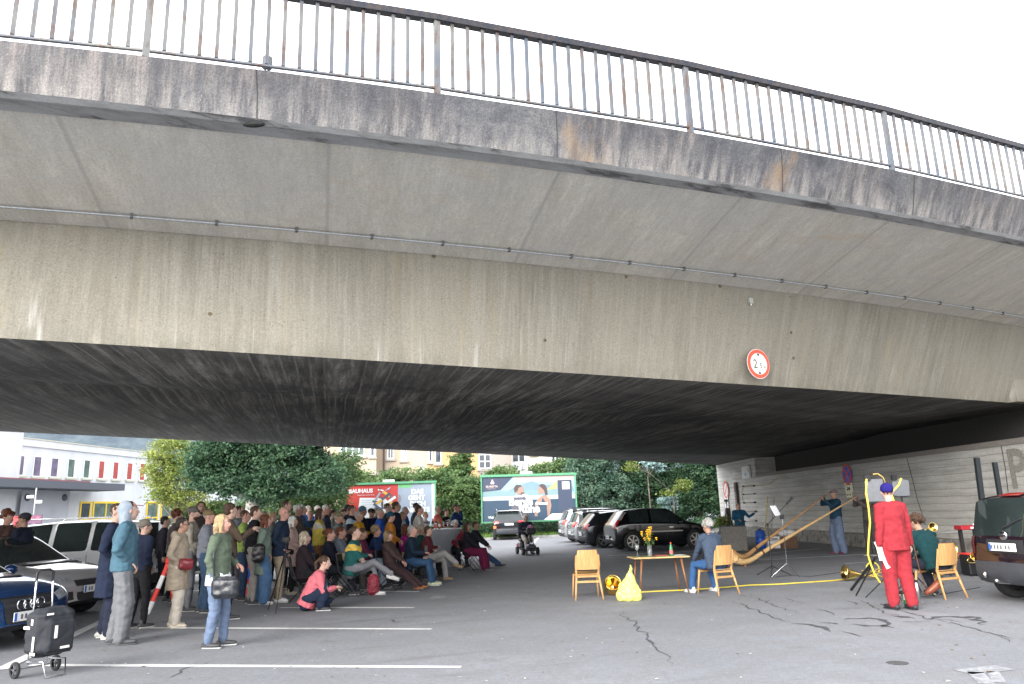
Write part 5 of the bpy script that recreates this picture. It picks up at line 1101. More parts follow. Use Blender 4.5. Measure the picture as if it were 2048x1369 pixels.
# colours
NV=(.014,.020,.042); BK=(.014,.014,.017); JN=(.045,.085,.17); LJ=(.15,.24,.4); BE=(.33,.27,.21); GY=(.16,.165,.175); CR_=(.50,.46,.40)
def person_list():
    p=person
    r={}
    # --- nearest standing group, left
    p(237,1008,11.2,18,'person in a knee-length navy coat and dark trousers, far left of the near standing group',NV,(.018,.022,.04),'crop','brown',arms='pocket',yaw=20,pitch=5,coat=-.40,shoe=(.40,.39,.36),loose=1.35,wide=1.05)
    r['teal']=p(262,999,10.66,22,'person with a grey hood up, teal jacket and baggy grey trousers',(.055,.115,.155),(.135,.14,.15),'crop','brown',arms='pocket',yaw=-14,coat=-.06,hat='hood',hatc=(.24,.28,.33),shoe=(.07,.07,.08),sole=.1,loose=1.6,wide=1.12)
    p(292,1036,12.2,60,'person in grey beanie and dark jacket almost hidden behind the teal jacket',NV,BK,'crop','grey',hat='beanie',hatc=(.16,.14,.12),yaw=20,arms='pocket')
    r['beige']=p(366,1036,12.1,8,'woman in beige hooded coat and cream trousers with a burgundy shoulder bag',(.29,.24,.18),(.44,.40,.34),'short','black',skin='b',arms='pocket',coat=-.34,shoe=(.50,.44,.34),loose=1.35,glasses=True,hood=(.29,.24,.18),yaw=-8,wide=1.05)
    r['blonde']=p(447,1030,10.17,-2,'blonde woman in olive green jacket, light jeans and chequered sneakers',(.085,.11,.078),(.115,.155,.235),'bob','blond',arms='low',coat=-.0,shoe=(.04,.04,.045),sole=.62,loose=1.12,legs='b',skin='c',wide=1.02)
    p(388,1011,14.2,10,'bearded man in grey cap and sand-coloured sweater behind the beige coat',(.32,.29,.24),GY,'crop','brown',beard='brown',hat='cap',hatc=(.10,.09,.085),arms='front')
    p(403,1004,15.6,-60,'bearded person with a topknot and dark jacket facing the camera',(.03,.025,.025),BK,'bun','black',beard='black',skin='b',arms='crossed')
    p(356,1021,15.8,25,'person with a mass of curly auburn hair behind the beige coat',(.05,.04,.04),BK,'curly','auburn')
    p(332,1033,17,25,'dark-haired person half hidden left of the auburn curls',(.03,.03,.04),BK,'short','black')
    p(420,1017,13.9,12,'man in olive cap, grey jacket and blue jeans with his back to the camera',(.17,.18,.21),(.045,.08,.14),'crop','grey',hat='cap',hatc=(.15,.115,.055),arms='front',skin='c',loose=1.15)
    p(462,1007,12.9,25,'tall dark-haired man in brown patterned jacket behind the blonde woman',(.07,.05,.035),BK,'short','brown',arms='phone',shoe=(.03,.03,.03),sole=.5,yaw=-20)
    p(480,1012,17,8,'man in grey shirt with short brown hair left of the lime shirt',(.17,.20,.23),GY,'crop','brown',arms='one')
    p(492,1021,15.8,12,'man in lime green shirt with receding dark hair',(.30,.42,.10),(.04,.07,.13),'crop','brown',skin='c',arms='front',wide=1.05,sleeve=.5)
    p(513,1013,15.0,8,'person with short brown hair in black jacket and light trousers',BK,(.33,.30,.27),'short','brown',arms='front',coat=-.06)
    p(533,1031,14.9,15,'woman with dark red bob in long sage green coat and wide blue jeans',(.13,.17,.14),(.06,.12,.22),'bob','auburn',arms='pocket',coat=-.36,loose=1.9,shoe=(.5,.5,.5),skin='c',hood=(.13,.17,.14))
    p(530,1024,18.5,10,'person with light brown hair behind the sage green coat',GY,BK,'short','dblond')
    p(547,1024,20,10,'fair-haired person between the sage coat and the navy blazer',(.2,.2,.2),BK,'short','blond')
    p(569,1015,15.2,2,'bald man in sunglasses, navy blazer, beige chinos and white sneakers',(.012,.022,.042),(.30,.24,.165),'bald','grey',skin='c',arms='pocket',coat=-.10,shoe=(.62,.62,.62),loose=1.2,wide=1.12,glasses=True,yaw=-8,lean=4,pitch=-6)
    p(574,1001,18,8,'tall dark-haired man rising behind the bald man',(.06,.06,.07),BK,'crop','brown')
    p(587,1033,16.6,5,'white-haired woman in dusty pink coat, black trousers and beige shoes',(.40,.28,.25),BK,'bob','white',skin='c',arms='front',coat=-.32,shoe=(.42,.36,.28),collar=(.02,.02,.06))
    p(597,1010,18.5,5,'grey-haired person in taupe jacket with arms crossed',(.085,.075,.065),BK,'short','white',arms='crossed',skin='b',wide=1.1)
    p(606,1011,22.5,5,'grey-haired person right behind the taupe jacket',(.04,.08,.2),BK,'short','grey')
    p(617,1012,24,-30,'man with short grey hair in bright blue, far back',(.05,.13,.4),BK,'crop','grey')
    p(621,1023,21.5,-70,'bald man in navy vest facing the camera',(.02,.045,.09),(.05,.1,.25),'crop','dblond',skin='c',arms='crossed')
    p(636,1012,25,-10,'person with grey-violet cap of hair at the back left of the red billboard',(.4,.4,.42),BK,'crop','grey')
    p(641,1018,18,5,'woman with dark bob in cream and yellow sweater and brown trousers',(.50,.40,.07),(.16,.08,.035),'bob','brown',arms='crossed',stripe=(.48,.45,.38),wide=1.05)
    p(653,1010,21,3,'white-haired man behind the yellow sweater',(.05,.06,.1),BK,'crop','white',skin='c')
    p(666,1020,22,10,'person with short dark hair and pale scarf left of the olive hat',(.35,.36,.33),BK,'short','brown',collar=(.5,.5,.48))
    p(678,1023,17.5,0,'man in olive hat and grey-green checked shirt',(.11,.14,.135),(.1,.1,.1),'crop','grey',hat='brim',hatc=(.15,.14,.08),arms='chin',skin='b',lean=4)
    p(686,1018,24,0,'small dark-haired head between olive hat and black jackets',(.03,.03,.03),BK,'short','brown')
    p(697,1010,21.5,5,'dark-haired person in dark blue left of the man with light shoulder panel',NV,BK,'short','black',skin='b')
    p(705,1011,20,2,'short-haired man in black jacket with a pale blue shoulder panel',(.02,.02,.03),BK,'crop','brown',skin='c',stripe=(.40,.50,.58))
    p(719,1023,18.5,-5,'grey-haired person in mustard yellow jacket',(.48,.26,.02),(.06,.06,.08),'short','grey',skin='b',arms='crossed',pitch=-14,wide=1.1)
    p(726,1011,20.5,5,'man in slate blue beanie and dark navy jacket',(.012,.02,.04),BK,'crop','brown',hat='beanie',hatc=(.07,.15,.21),skin='b',wide=1.1)
    p(743,1015,21,-40,'person in dark cap, sunglasses and navy jacket',(.012,.018,.05),BK,'crop','black',hat='cap',hatc=(.03,.03,.035),glasses=True,skin='b')
    p(752,1016,24,10,'grey-haired head behind the blue jacket and the dark cap',(.1,.1,.12),BK,'crop','grey')
    p(761,1018,20,10,'bald man in royal blue jacket before the white part of the red billboard',(.02,.08,.36),NV,'crop','greyb',skin='c')
    p(776,1007,22,5,'dark-haired man half hidden behind the man with glasses',(.02,.03,.05),BK,'crop','brown')
    p(782,1022,18.5,15,'woman in dark blue beanie and rust orange jacket',(.33,.13,.02),(.03,.03,.05),'short','brown',hat='beanie',hatc=(.01,.045,.08),skin='c',arms='front',wide=1.1,collar=(.25,.05,.06))
    p(793,1004,20,-8,'tall man with glasses in black jacket in front of the red poster edge',(.012,.014,.03),BK,'short','brown',glasses=True,arms='front',skin='b',yaw=-15)
    p(806,1024,22.5,8,'person with short fair hair in pale top right of the tall man',(.46,.48,.48),BK,'short','dblond',skin='c')
    p(811,1014,24,5,'grey-haired man in blue shirt before the grey poster',(.04,.11,.35),BK,'crop','grey',skin='c')
    p(833,1006,23.5,0,'dark-haired man with sunglasses behind the cream blazer',(.03,.035,.05),BK,'crop','black',glasses=True)
    p(839,1011,20.5,5,'dark-haired woman in cream blazer before the lettered poster',(.46,.44,.40),(.4,.38,.35),'short','brown',skin='c',arms='front',pitch=-6)
    p(851,1024,26,0,'fair-haired person in white by the drinks table',(.55,.55,.56),BK,'short','blond')
    p(876,1013,25.5,-10,'short-haired man in coral red sweater behind the drinks table',(.55,.12,.10),(.06,.08,.12),'crop','greyb',arms='crossed',skin='c')
    p(893,1018,26,-20,'man in black t-shirt beside the coral sweater',(.02,.02,.022),BK,'crop','brown',arms='front',sleeve=.5)
    p(912,1009,26,-12,'man in navy sweater drinking, rightmost behind the drinks table',(.012,.03,.10),(.02,.03,.08),'crop','brown',arms='drink',skin='c')
    # --- far left behind the cars
    p(18,1021,14.2,-8,'person with backlit auburn curls behind the silver car, far left',(.10,.06,.05),BK,'curly','auburn',skin='b',yaw=10)
    p(50,1023,14.2,178,'man in dark cap with hand at his mouth behind the cars',(.012,.016,.03),BK,'crop','black',hat='cap',hatc=(.03,.03,.035),arms='chin',skin='b')
    # --- seated
    SE=[]
    def sit(*a,**k):
        k.setdefault('pose','sit'); r_=p(*a,**k); SE.append((r_[2],a[0],a[4],a[2])); return r_
    sit(611,1067,15.2,12,'seated woman with grey-blonde bob in black cardigan',(.022,.014,.018),BK,'bob','greyb',arms='lap',skin='c',legs='k')
    sit(661,1058,16.2,2,'seated woman with dark bun in black sweater with white collar',(.010,.012,.022),(.02,.022,.03),'bun','auburn',arms='lap',skin='c',collar=(.6,.6,.6),legs='a')
    sit(683,1054,17.2,2,'seated person with auburn hair in blue-grey jacket and a beige bag',(.15,.18,.22),(.1,.09,.08),'short','auburn',arms='lap',skin='c',legs='a')
    r['gy']=sit(712,1052,15.9,-3,'seated woman in green and yellow sweatshirt and grey trousers, legs crossed',(.015,.09,.085),(.165,.165,.18),'bun','brown',arms='crossed',legs='x',stripe=(.62,.42,.08),shoe=(.55,.53,.5),sole=.5,lean=6,pitch=-8)
    sit(726,1060,17.4,0,'seated dark-haired person in burgundy and lavender behind the green sweatshirt',(.10,.02,.05),(.35,.42,.5),'short','brown',skin='b',arms='crossed')
    sit(753,1054,18.2,0,'seated fair grey-haired woman in navy patterned jacket holding a cup',(.015,.035,.10),(.3,.42,.52),'curly','dblond',arms='hold',skin='c',legs='a')
    sit(777,1065,16.9,-12,'seated woman in brown cap and brown leather jacket, legs stretched out',(.055,.035,.032),(.045,.026,.028),'bob','dblond',hat='cap',hatc=(.12,.07,.045),arms='lap',legs='o',skin='c',shoe=(.24,.09,.03),sole=.08,lean=-6,pitch=-8,loose=1.2)
    sit(791,1062,20.5,-30,'seated person with round face just behind the brown cap',(.02,.03,.1),BK,'short','brown',skin='b')
    sit(812,1051,19.3,3,'seated woman in magenta jacket with dark auburn hair',(.26,.015,.16),(.05,.05,.06),'bob','auburn',arms='lap',skin='b',legs='a')
    r['nv']=sit(826,1052,17.7,-4,'seated grey-haired man in navy jacket and blue jeans holding a phone',(.010,.022,.04),(.03,.07,.14),'short','grey',arms='hold',legs='a',skin='c',shoe=(.5,.52,.35),sole=.55,lean=5,pitch=-10,loose=1.15)
    sit(843,1053,19.6,-4,'seated grey-haired person in dark green beside the grey-haired man',(.015,.06,.06),BK,'short','greyb',skin='b')
    r['bt']=sit(857,1056,18.9,-3,'seated person in maroon sweater, grey trousers and tan boots, legs crossed',(.075,.015,.02),(.27,.26,.25),'short','brown',arms='crossed',legs='x',shoe=(.30,.17,.06),sole=.2,lean=3,pitch=-8,loose=1.3)
    sit(898,1039,25.0,-100,'seated grey-haired person with ruddy face behind the drinks table',(.2,.2,.22),BK,'short','grey',skin='b')
    sit(911,1043,23.5,-60,'seated white-haired woman in red and blue jacket right of the drinks table',(.32,.03,.06),(.02,.02,.03),'curly','white',skin='c',arms='lap')
    sit(934,1048,21.8,-12,'seated dark-haired woman in black cardigan and maroon wide trousers',(.016,.016,.022),(.14,.015,.05),'long','brown',arms='lap',legs='a',loose=2.0,skin='b',shoe=(.03,.03,.035),sole=.5,lean=-4)
    sit(951,1045,22.9,-12,'seated man in black jacket and blue jeans, rightmost of the audience',(.018,.022,.03),(.035,.07,.15),'short','brown',arms='knees',legs='o',skin='b',shoe=(.02,.02,.025),lean=4)
    # --- crouching photographer
    p(650,1119,13.75,12,'crouching woman in pink jacket taking a photo, white glasses on her head',(.55,.14,.17),(.014,.022,.045),'pony','brown',pose='kneel',arms='phone',skin='a',lean=24,wide=1.0,loose=1.35,shoe=(.03,.03,.035),scale=1.0,collar=(.55,.12,.16))
    # --- musicians
    r['chair']=p(1413,1038,14.45,118,'seated man with curly grey hair in slate blue shirt, seen from behind',(.045,.064,.10),(.03,.08,.19),'curly','grey',pose='perch',arms='knees',lean=14,legs='s',shoe=(.5,.52,.5),sole=.6,wide=1.15,skin='b',seath=.47,loose=1.15)
    r['alp']=p(1666,978,23.6,188,'man in cap, dark blue shirt and wide grey-blue trousers playing the front alphorn',(.012,.04,.07),(.10,.13,.20),'crop','grey',hat='cap',hatc=(.16,.12,.12),arms='horn',skin='b',loose=1.9,shoe=(.12,.015,.03),sole=.05,coat=-.0,lean=-4)
    r['alp2']=p(1732,979,22.6,192,'man in grey-brown clothes playing the rear alphorn, half hidden by the stands',(.075,.065,.06),(.05,.045,.045),'short','brown',arms='horn',skin='b',wide=1.05,loose=1.2,lean=-3)
    r['red']=p(1771,964,11.6,100,'person in red boiler suit and blue beanie seen from behind, holding papers',(.25,.022,.030),(.25,.022,.030),'crop','brown',hat='beanie',hatc=(.014,.010,.12),collar=(.21,.018,.026),arms='down',legs='b',loose=1.45,wide=1.0,shoe=(.02,.02,.022),sole=.02,yaw=28,coat=-.13,skin='a')
    r['bent']=p(1828,1022,13.1,112,'seated person with curly hair bending forward in dark green jacket on a wooden chair',(.005,.032,.036),(.02,.022,.035),'curly','brown',pose='perch',arms='knees',lean=24,legs='s',wide=1.2,skin='b',seath=.47,shoe=(.02,.02,.02),loose=1.2)
    r['arm']=p(1476,1007,27.8,-85,'person in dark blue sweater with one arm stretched out by the wall',(.012,.07,.13),(.02,.03,.04),'short','dblond',arms='point',skin='c',wide=1.1)
    r['scoot']=p(1052,1034,28.6,-78,'elderly white-haired person in dark jacket riding the mobility scooter',(.015,.02,.035),(.4,.37,.33),'curly','white',pose='perch',arms='hold',skin='b',legs='a',seath=.56,lean=4)
    return r,SE
REFS,SEATED=person_list()
print('HEIGHTS',[x for x in PEOPLE])
# ============================================================ objects
PLY=G('plywood',.45); _n=PLY.noise(PLY.mapv(sc=(14,14,1.2)),2.2,4,.6); PLY=PLY.done(PLY.ramp(_n,[(.3,(.40,.21,.075)),(.7,(.56,.33,.14))]))
WAL=mat('walnut',(.20,.085,.035),.4,var=.3,scale=8); BLKM=mat('black_metal',(.02,.02,.022),.45,.4,var=.1); BRS=mat('brass',(.72,.50,.16),.18,1.,var=.12,scale=6); YHOSE=mat('yellow_hose',(.62,.50,.06),.4,var=.1)
REDP=mat('red_paint',(.66,.04,.03),.45,var=.08); WHP=mat('white_gloss',(.70,.70,.70),.4,var=.04); BLU=mat('sign_blue',(.03,.10,.60),.45,var=.05); GREYP=mat('grey_plastic',(.08,.085,.095),.6,var=.1); PAPER=mat('paper',(.75,.75,.76),.7,var=.02)
GLASSC=mat('clear_glass',(.75,.8,.8),.05,var=.02,trans=.85); ORW=mat('wood_pale',(.60,.38,.17),.4,var=.25,scale=5)
def wooden_chair(pos,heading,label):
    t=thing('wooden_chair',(pos[0],pos[1],0),radians(heading-90),label,'chair','mid-century plywood chairs')
    leg=[]
    for nm,p0,p1,r0,r1 in (('f',(.21,.20,.42),(.24,.25,0),.017,.012),('f',(-.21,.20,.42),(-.24,.25,0),.017,.012),('b',(.20,-.19,.44),(.25,-.31,0),.020,.012),('b',(-.20,-.19,.44),(-.25,-.31,0),.020,.012)):
        mb=MB(); mb.tube([p0,p1],[(r0,r0*1.2),(r1,r1*1.2)],n=8,cap='flat'); mb.obj('leg',PLY,t,smooth=True)
    mb=MB(); v=[];n=8
    for j in range(n+1):
        for i in range(n+1):
            u,w_=i/n*2-1,j/n*2-1; v.append((u*.215*(1-.06*w_*w_),w_*.21,.455-.02*(1-u*u)*(1-w_*w_)+.012*w_))
    v+=[(x,y,z-.014) for x,y,z in v]; m=n+1; mb.add(v,[(j*m+i,j*m+i+1,(j+1)*m+i+1,(j+1)*m+i) for j in range(n) for i in range(n)]+[(m*m+j*m+i,m*m+(j+1)*m+i,m*m+(j+1)*m+i+1,m*m+j*m+i+1) for j in range(n) for i in range(n)]+[(i,m*m+i,m*m+i+1,i+1) for i in range(n)]+[(n*m+i,n*m+i+1,m*m+n*m+i+1,m*m+n*m+i) for i in range(n)]); mb.obj('seat',PLY,t,smooth=True)
    mb=MB(); v=[]; hh=[.52,.58,.66,.74,.80,.865]; ww=[.195,.203,.205,.203,.185,.17]
    for (h,wd) in zip(hh,ww):
        for i in range(9): u=i/4-1; v.append((u*wd,-.225-.10*(h-.45)-.03*(1-u*u),h))
    k=len(v); v+=[(x,y-.013,z) for x,y,z in v]; fs=[]
    for j in range(5):
        for i in range(8): a=j*9+i; fs+=[(a,a+1,a+10,a+9),(k+a,k+a+9,k+a+10,k+a+1)]
    for i in range(8): fs+=[(i,k+i,k+i+1,i+1),(45+i,46+i,k+46+i,k+45+i)]
    for j in range(5): fs+=[(j*9,j*9+9,k+j*9+9,k+j*9),(j*9+8,k+j*9+8,k+j*9+17,j*9+17)]
    mb.add(v,fs); mb.obj('backrest',PLY,t)
    for s in (1,-1): mb=MB(); mb.tube([(s*.20,-.19,.44),(s*.212,-.235,.60),(s*.208,-.265,.78)],[(.016,.022),(.016,.02),(.010,.012)],n=6,cap='flat'); mb.obj('upright',PLY,t)
    for y,z,x in ((-.20,.40,.19),(-.245,.31,.215),(.2,.40,.2)): mb=MB(); mb.box((0,y,z),(2*x,.018,.035)); mb.obj('rail',PLY,t)
    return t
wooden_chair((1.23,14.25),92,'empty light plywood chair, leftmost of the wooden chairs, back to the camera')
def chair_under(ref,heading,label):
    loc=ref[0].location; d=Vector((cos(radians(heading)),sin(radians(heading)),0)); return wooden_chair((loc.x+d.x*.04,loc.y+d.y*.04),heading,label)
chair_under(REFS['chair'],118,'light plywood chair carrying the seated man in the slate blue shirt')
chair_under(REFS['bent'],112,'light plywood chair behind the red boiler suit carrying the bent-over person')
# ---- table
ty=14.75; tx=atY(1316,1112,ty).x
t=thing('side_table',(tx,ty,0),radians(6),'small walnut table with four tapered legs holding flowers and bottles','table')
mb=MB(); mb.rbox((0,0,.655),(1.08,.55,.026),.008); mb.obj('tabletop',ORW,t); mb=MB(); mb.rbox((0,0,.671),(1.05,.52,.006),.002); mb.obj('top_inlay',mat('table_inlay',(.20,.20,.10),.35,var=.4,scale=6),t)
for sx in(1,-1):
    for sy in(1,-1): mb=MB(); mb.tube([(sx*.38,sy*.2,.64),(sx*.46,sy*.26,0)],[.024,.012],n=8,cap='flat'); mb.obj('leg',WAL,t,smooth=True)
def at_table(px,py=None,y=0): 
    p=atY(px,1112,ty+y); return Vector((p.x,ty+y,.6745))
c=at_table(1300,y=.0); t=thing('flower_vase',c,0,'clear glass vase of yellow flowers on the walnut table','vase')
mb=MB(); mb.lathe([(.001,0),(.04,0),(.045,.01),(.045,.19),(.041,.19),(.041,.012),(.001,.012)],n=16); mb.obj('vase',GLASSC,t,smooth=True)
mb=MB(); rr=random.Random(9); heads=[]
for i in range(24):
    a=rr.uniform(0,2*pi); r_=rr.uniform(.02,.14); h=rr.uniform(.30,.56); e=Vector((r_*cos(a),r_*sin(a),h)); mb.tube([(0,0,.03),(e.x*.3,e.y*.3,h*.6),e],[.003],n=4); heads.append(e)
mb.obj('stems',LM,t)
mb=MB()
for e in heads: mb.ell(e,(.026,.026,.014),7,4); mb.ell(e+Vector((.01,.015,-.03)),(.016,.016,.012),6,4)
mb.obj('flower_heads',mat('flower_yellow',(.80,.42,.01),.6,var=.2),t)
mb=MB(); v=[]
for i in range(60): e=Vector((rr.uniform(-.09,.09),rr.uniform(-.09,.09),rr.uniform(.2,.42))); d=Vector((rr.uniform(-1,1),rr.uniform(-1,1),rr.uniform(-.5,1))).normalized()*.035; q=d.orthogonal().normalized()*.008; mb.add([e-d,e+q,e+d,e-q],[(0,1,2,3)])
mb.obj('leaves',LM,t)
c=at_table(1343,y=-.05); t=thing('bottle',c,0,'small green-capped bottle with red label on the walnut table','bottle'); mb=MB(); mb.lathe([(.001,0),(.033,0),(.035,.01),(.035,.12),(.03,.16),(.013,.19),(.013,.22),(.001,.22)],n=14); mb.obj('glass_body',mat('green_glass',(.05,.30,.12),.1,trans=.4),t,smooth=True); mb=MB(); mb.lathe([(.0362,.03),(.0362,.10)],n=14); mb.obj('bottle_label',mat('label_pink',(.55,.12,.12),.5),t); mb=MB(); mb.cyl((0,0,.22),(0,0,.245),.015); mb.obj('cap',REDP,t)
def wine_glass(pos,label,s=1.,grp=None):
    t=thing('wine_glass',pos,0,label,'glass',grp); mb=MB(); mb.lathe([(.001,0),(.034*s,.001),(.034*s,.004),(.005,.008),(.004,.09*s),(.02*s,.10*s),(.038*s,.13*s),(.036*s,.19*s),(.034*s,.19*s),(.034*s,.13*s),(.001,.105*s)],n=16); mb.obj('bowl',GLASSC,t,smooth=True); return t
wine_glass(at_table(1275,y=.05),'stemmed glass at the left end of the walnut table',1.15)
c=at_table(1322,y=.02); mb=MB(); mb.rbox((0,0,.008),(.26,.2,.016),.003); t=mb.obj('notebook',mat('notebook_red',(.22,.05,.035),.6),None,loc=c,rz=.1); tag(t,'dark red notebook lying in the middle of the walnut table','notebook')
c=at_table(1357,y=0); mb=MB(); mb.box((0,0,.003),(.21,.15,.004)); t=mb.obj('paper_sheet',PAPER,None,loc=c,rz=.3); tag(t,'white paper sheet under the bottle end of the walnut table','paper')
# ---- yellow bag and brass ball-shaped bell
p=onz(1261,1203); t=MB(); pts=[]
t.tube([(0,0,.03),(0,0,.12),(.01,0,.26),(.03,0,.38),(.045,0,.47)],[(.22,.14),(.225,.15),(.17,.11),(.09,.06),(.045,.03)],n=18,side=(1,0,0)); t.tube([(.05,0,.42),(.06,.0,.55),(.05,0,.60)],[(.05,.02),(.035,.02),(.02,.01)],n=10)
o=bpy.data.objects.new('carrier_bag',t.mesh('carrier_bag',mat('yellow_plastic',(.68,.66,.16),.35,var=.08,scale=10,bump=.5))); COL.objects.link(o); o.location=(p.x,p.y+.12,0); tag(o,'crumpled pale yellow plastic bag on the asphalt beside the walnut table','bag')
def crumple(o,amp=.03,f=9):
    for v in o.data.vertices: v.co+=v.normal*amp*(abs(noise.noise(v.co*f))*1.6-.4+.4*noise.noise(v.co*f*2.3)); v.co.z=max(v.co.z,.004)
remesh(o,.014,crumple,1)
p=onz(1228,1193); t=thing('brass_bell',(p.x,p.y+.15,0),0,'shiny round brass horn bell lying on the ground left of the yellow bag','horn'); mb=MB(); Mx=Matrix.Rotation(radians(62),3,'X')@Matrix.Rotation(.3,3,'Z'); mb.lathe([(.005,-.20),(.04,-.2),(.12,-.16),(.165,-.08),(.175,0),(.165,.08),(.14,.13),(.15,.15),(.135,.14),(.10,.08),(.03,-.05)],n=28,M=Mx,c=(0,0,.175)); mb.obj('bell',BRS,t,smooth=True); mb=MB(); mb.tube([(.0,.15,.1),(.15,.3,.05),(.2,.5,.03)],[.02,.012,.01],n=8); mb.obj('tube',BRS,t,smooth=True)
# ---- hoses
def hose(name,label,pts,r,m,cat='hose'): mb=MB(); mb.tube(pts,[r],n=8); o=mb.obj(name,m,None,smooth=True); tag(o,label,cat); return o
def g0(px,py,z=.012): p=onz(px,py); return Vector((p.x,p.y,z))
hose('hose','long yellow hose running across the asphalt from the yellow bag to the brass horn',[g0(x,y) for x,y in ((1283,1186),(1320,1184),(1370,1182),(1430,1178),(1500,1172),(1560,1170),(1620,1166),(1665,1163),(1700,1159),(1712,1156))],.013,YHOSE)
cab=mat('cable_black',(.02,.02,.02),.6)
hose('cable','black cable running from the microphone stand towards the brass horn',[g0(x,y,.006) for x,y in ((1552,1155),(1580,1152),(1620,1154),(1650,1150),(1685,1145))],.006,cab,'cable')
hose('cable','black cable running across the asphalt to the black van',[g0(x,y,.006) for x,y in ((1840,1195),(1880,1190),(1920,1183),(1960,1176))],.006,cab,'cable')
hose('cable','tangled black cable by the grey amplifier',[g0(x,y,.006) for x,y in ((1870,1150),(1890,1158),(1905,1153),(1890,1147),(1875,1153),(1893,1162))],.006,cab,'cable')
# ---- alphorns
def alphorn(mouth,bell,label,m):
    mouth=Vector(mouth); bell=Vector(bell); d=(bell-mouth).normalized(); h=Vector((d.x,d.y,0)).normalized()
    t=thing('alphorn',(bell.x,bell.y,0),0,label,'alphorn','alphorns played by the two men at the wall'); o_=Vector((bell.x,bell.y,0)); m0=mouth-o_; b0=bell-o_
    mb=MB(); a=m0.lerp(b0,.86); mb.tube([m0,m0.lerp(b0,.4),a,a+(b0-a)*.5-Vector((0,0,.02)),a+(b0-a)*.85+Vector((0,0,.0)),b0+h*.12+Vector((0,0,.03)),b0+h*.30+Vector((0,0,.10))],[.014,.032,.054,.062,.070,.080,.098],n=14); mb.obj('horn_tube',m,t,smooth=True)
    mb=MB(); q=b0+h*.29+Vector((0,0,.10)); ax=(h+Vector((0,0,.6))).normalized(); R_=ax.to_track_quat('Z','Y').to_matrix(); mb.lathe([(.085,-.02),(.11,.05),(.117,.06),(.10,.055),(.05,-.02)],n=20,M=R_,c=q); mb.obj('bell_rim',m,t,smooth=True)
    mb=MB(); mb.tube([m0-d*.05,m0],[(.016,.016),(.008,.008)],n=8,cap='flat'); mb.obj('mouthpiece',WAL,t)
    for f in (.45,.86): mb=MB(); c=m0.lerp(b0,f); mb.tube([c-d*.03,c+d*.03],[.034 if f<.6 else .066],n=12,cap='flat'); mb.obj('binding',mat('binding_dark',(.10,.05,.02),.5),t)
    mb=MB(); mb.box((b0.x,b0.y,.02),(.06,.04,.05)); mb.obj('foot',WAL,t)
    return t
ALM=G('alphorn_wood',.35); _n=ALM.noise(ALM.mapv(sc=(2,2,10)),1.5,4,.6); ALM=ALM.done(ALM.ramp(_n,[(.3,(.52,.32,.14)),(.7,(.72,.50,.25))]))
ALD=G('alphorn_wood_dark',.35); _n=ALD.noise(ALD.mapv(sc=(2,2,10)),1.5,4,.6); ALD=ALD.done(ALD.ramp(_n,[(.3,(.38,.20,.08)),(.7,(.55,.33,.15))]))
h1=REFS['alp'][1][0]; h2=REFS['alp2'][1][0]
b1_=onz(1487,1122); b2_=onz(1490,1133)
alphorn(h1+Vector((.02,0,.03)),(b1_.x,b1_.y,.08),'darker brown wooden alphorn blown by the man in the dark blue shirt',ALD); alphorn(h2+Vector((.02,0,.03)),(b2_.x,b2_.y,.08),'paler wooden alphorn blown by the half-hidden man in grey-brown',ALM)
# ---- stands
def tripod_legs(t,h,r,m,n=3,a0=.3,rad=.011):
    for k in range(n): a=a0+2*pi*k/n; mb=MB(); mb.tube([(0,0,h),(r*cos(a),r*sin(a),.01)],[rad,rad*.8],n=6); mb.obj('leg',m,t,smooth=True)
p=onz(1546,1153); t=thing('microphone_stand',(p.x,p.y,0),0,'black microphone stand with its boom pointing up right beside the alphorns','stand'); tripod_legs(t,.22,.42,BLKM,a0=.1)
mb=MB(); mb.cyl((0,0,.15),(0,0,1.14),.013); mb.obj('pole',BLKM,t); e=atY(1577,1004,p.y)-Vector((p.x,p.y,0)); e.y=0; s_=Vector((0,0,1.12)); mb=MB(); mb.cyl(s_-(e-s_)*.12,e,.009); mb.obj('boom',BLKM,t); mb=MB(); d=(e-s_).normalized(); mb.cyl(e-d*.08,e+d*.10,.022); mb.ell(e+d*.11,(.03,.03,.03)); mb.obj('microphone',BLKM,t); mb=MB(); mb.ell(s_,(.03,.03,.03)); mb.obj('clamp',BLKM,t)
p=onz(1577,1155); t=thing('music_stand',(p.x,p.y,0),0,'thin silver music stand with a white sheet beside the microphone stand','stand'); tripod_legs(t,.3,.36,CHR,a0=.9,rad=.007); mb=MB(); mb.cyl((0,0,.25),(0,0,1.22),.007); mb.obj('pole',CHR,t); mb=MB(); mb.box((-.13,0,1.42),(.32,.01,.24),M=Matrix.Rotation(radians(50),3,'Z')@Matrix.Rotation(radians(-25),3,'X')); mb.obj('sheet',PAPER,t); mb=MB(); mb.box((0,.0,1.28),(.08,.05,.1)); mb.obj('desk_clamp',BLKM,t)
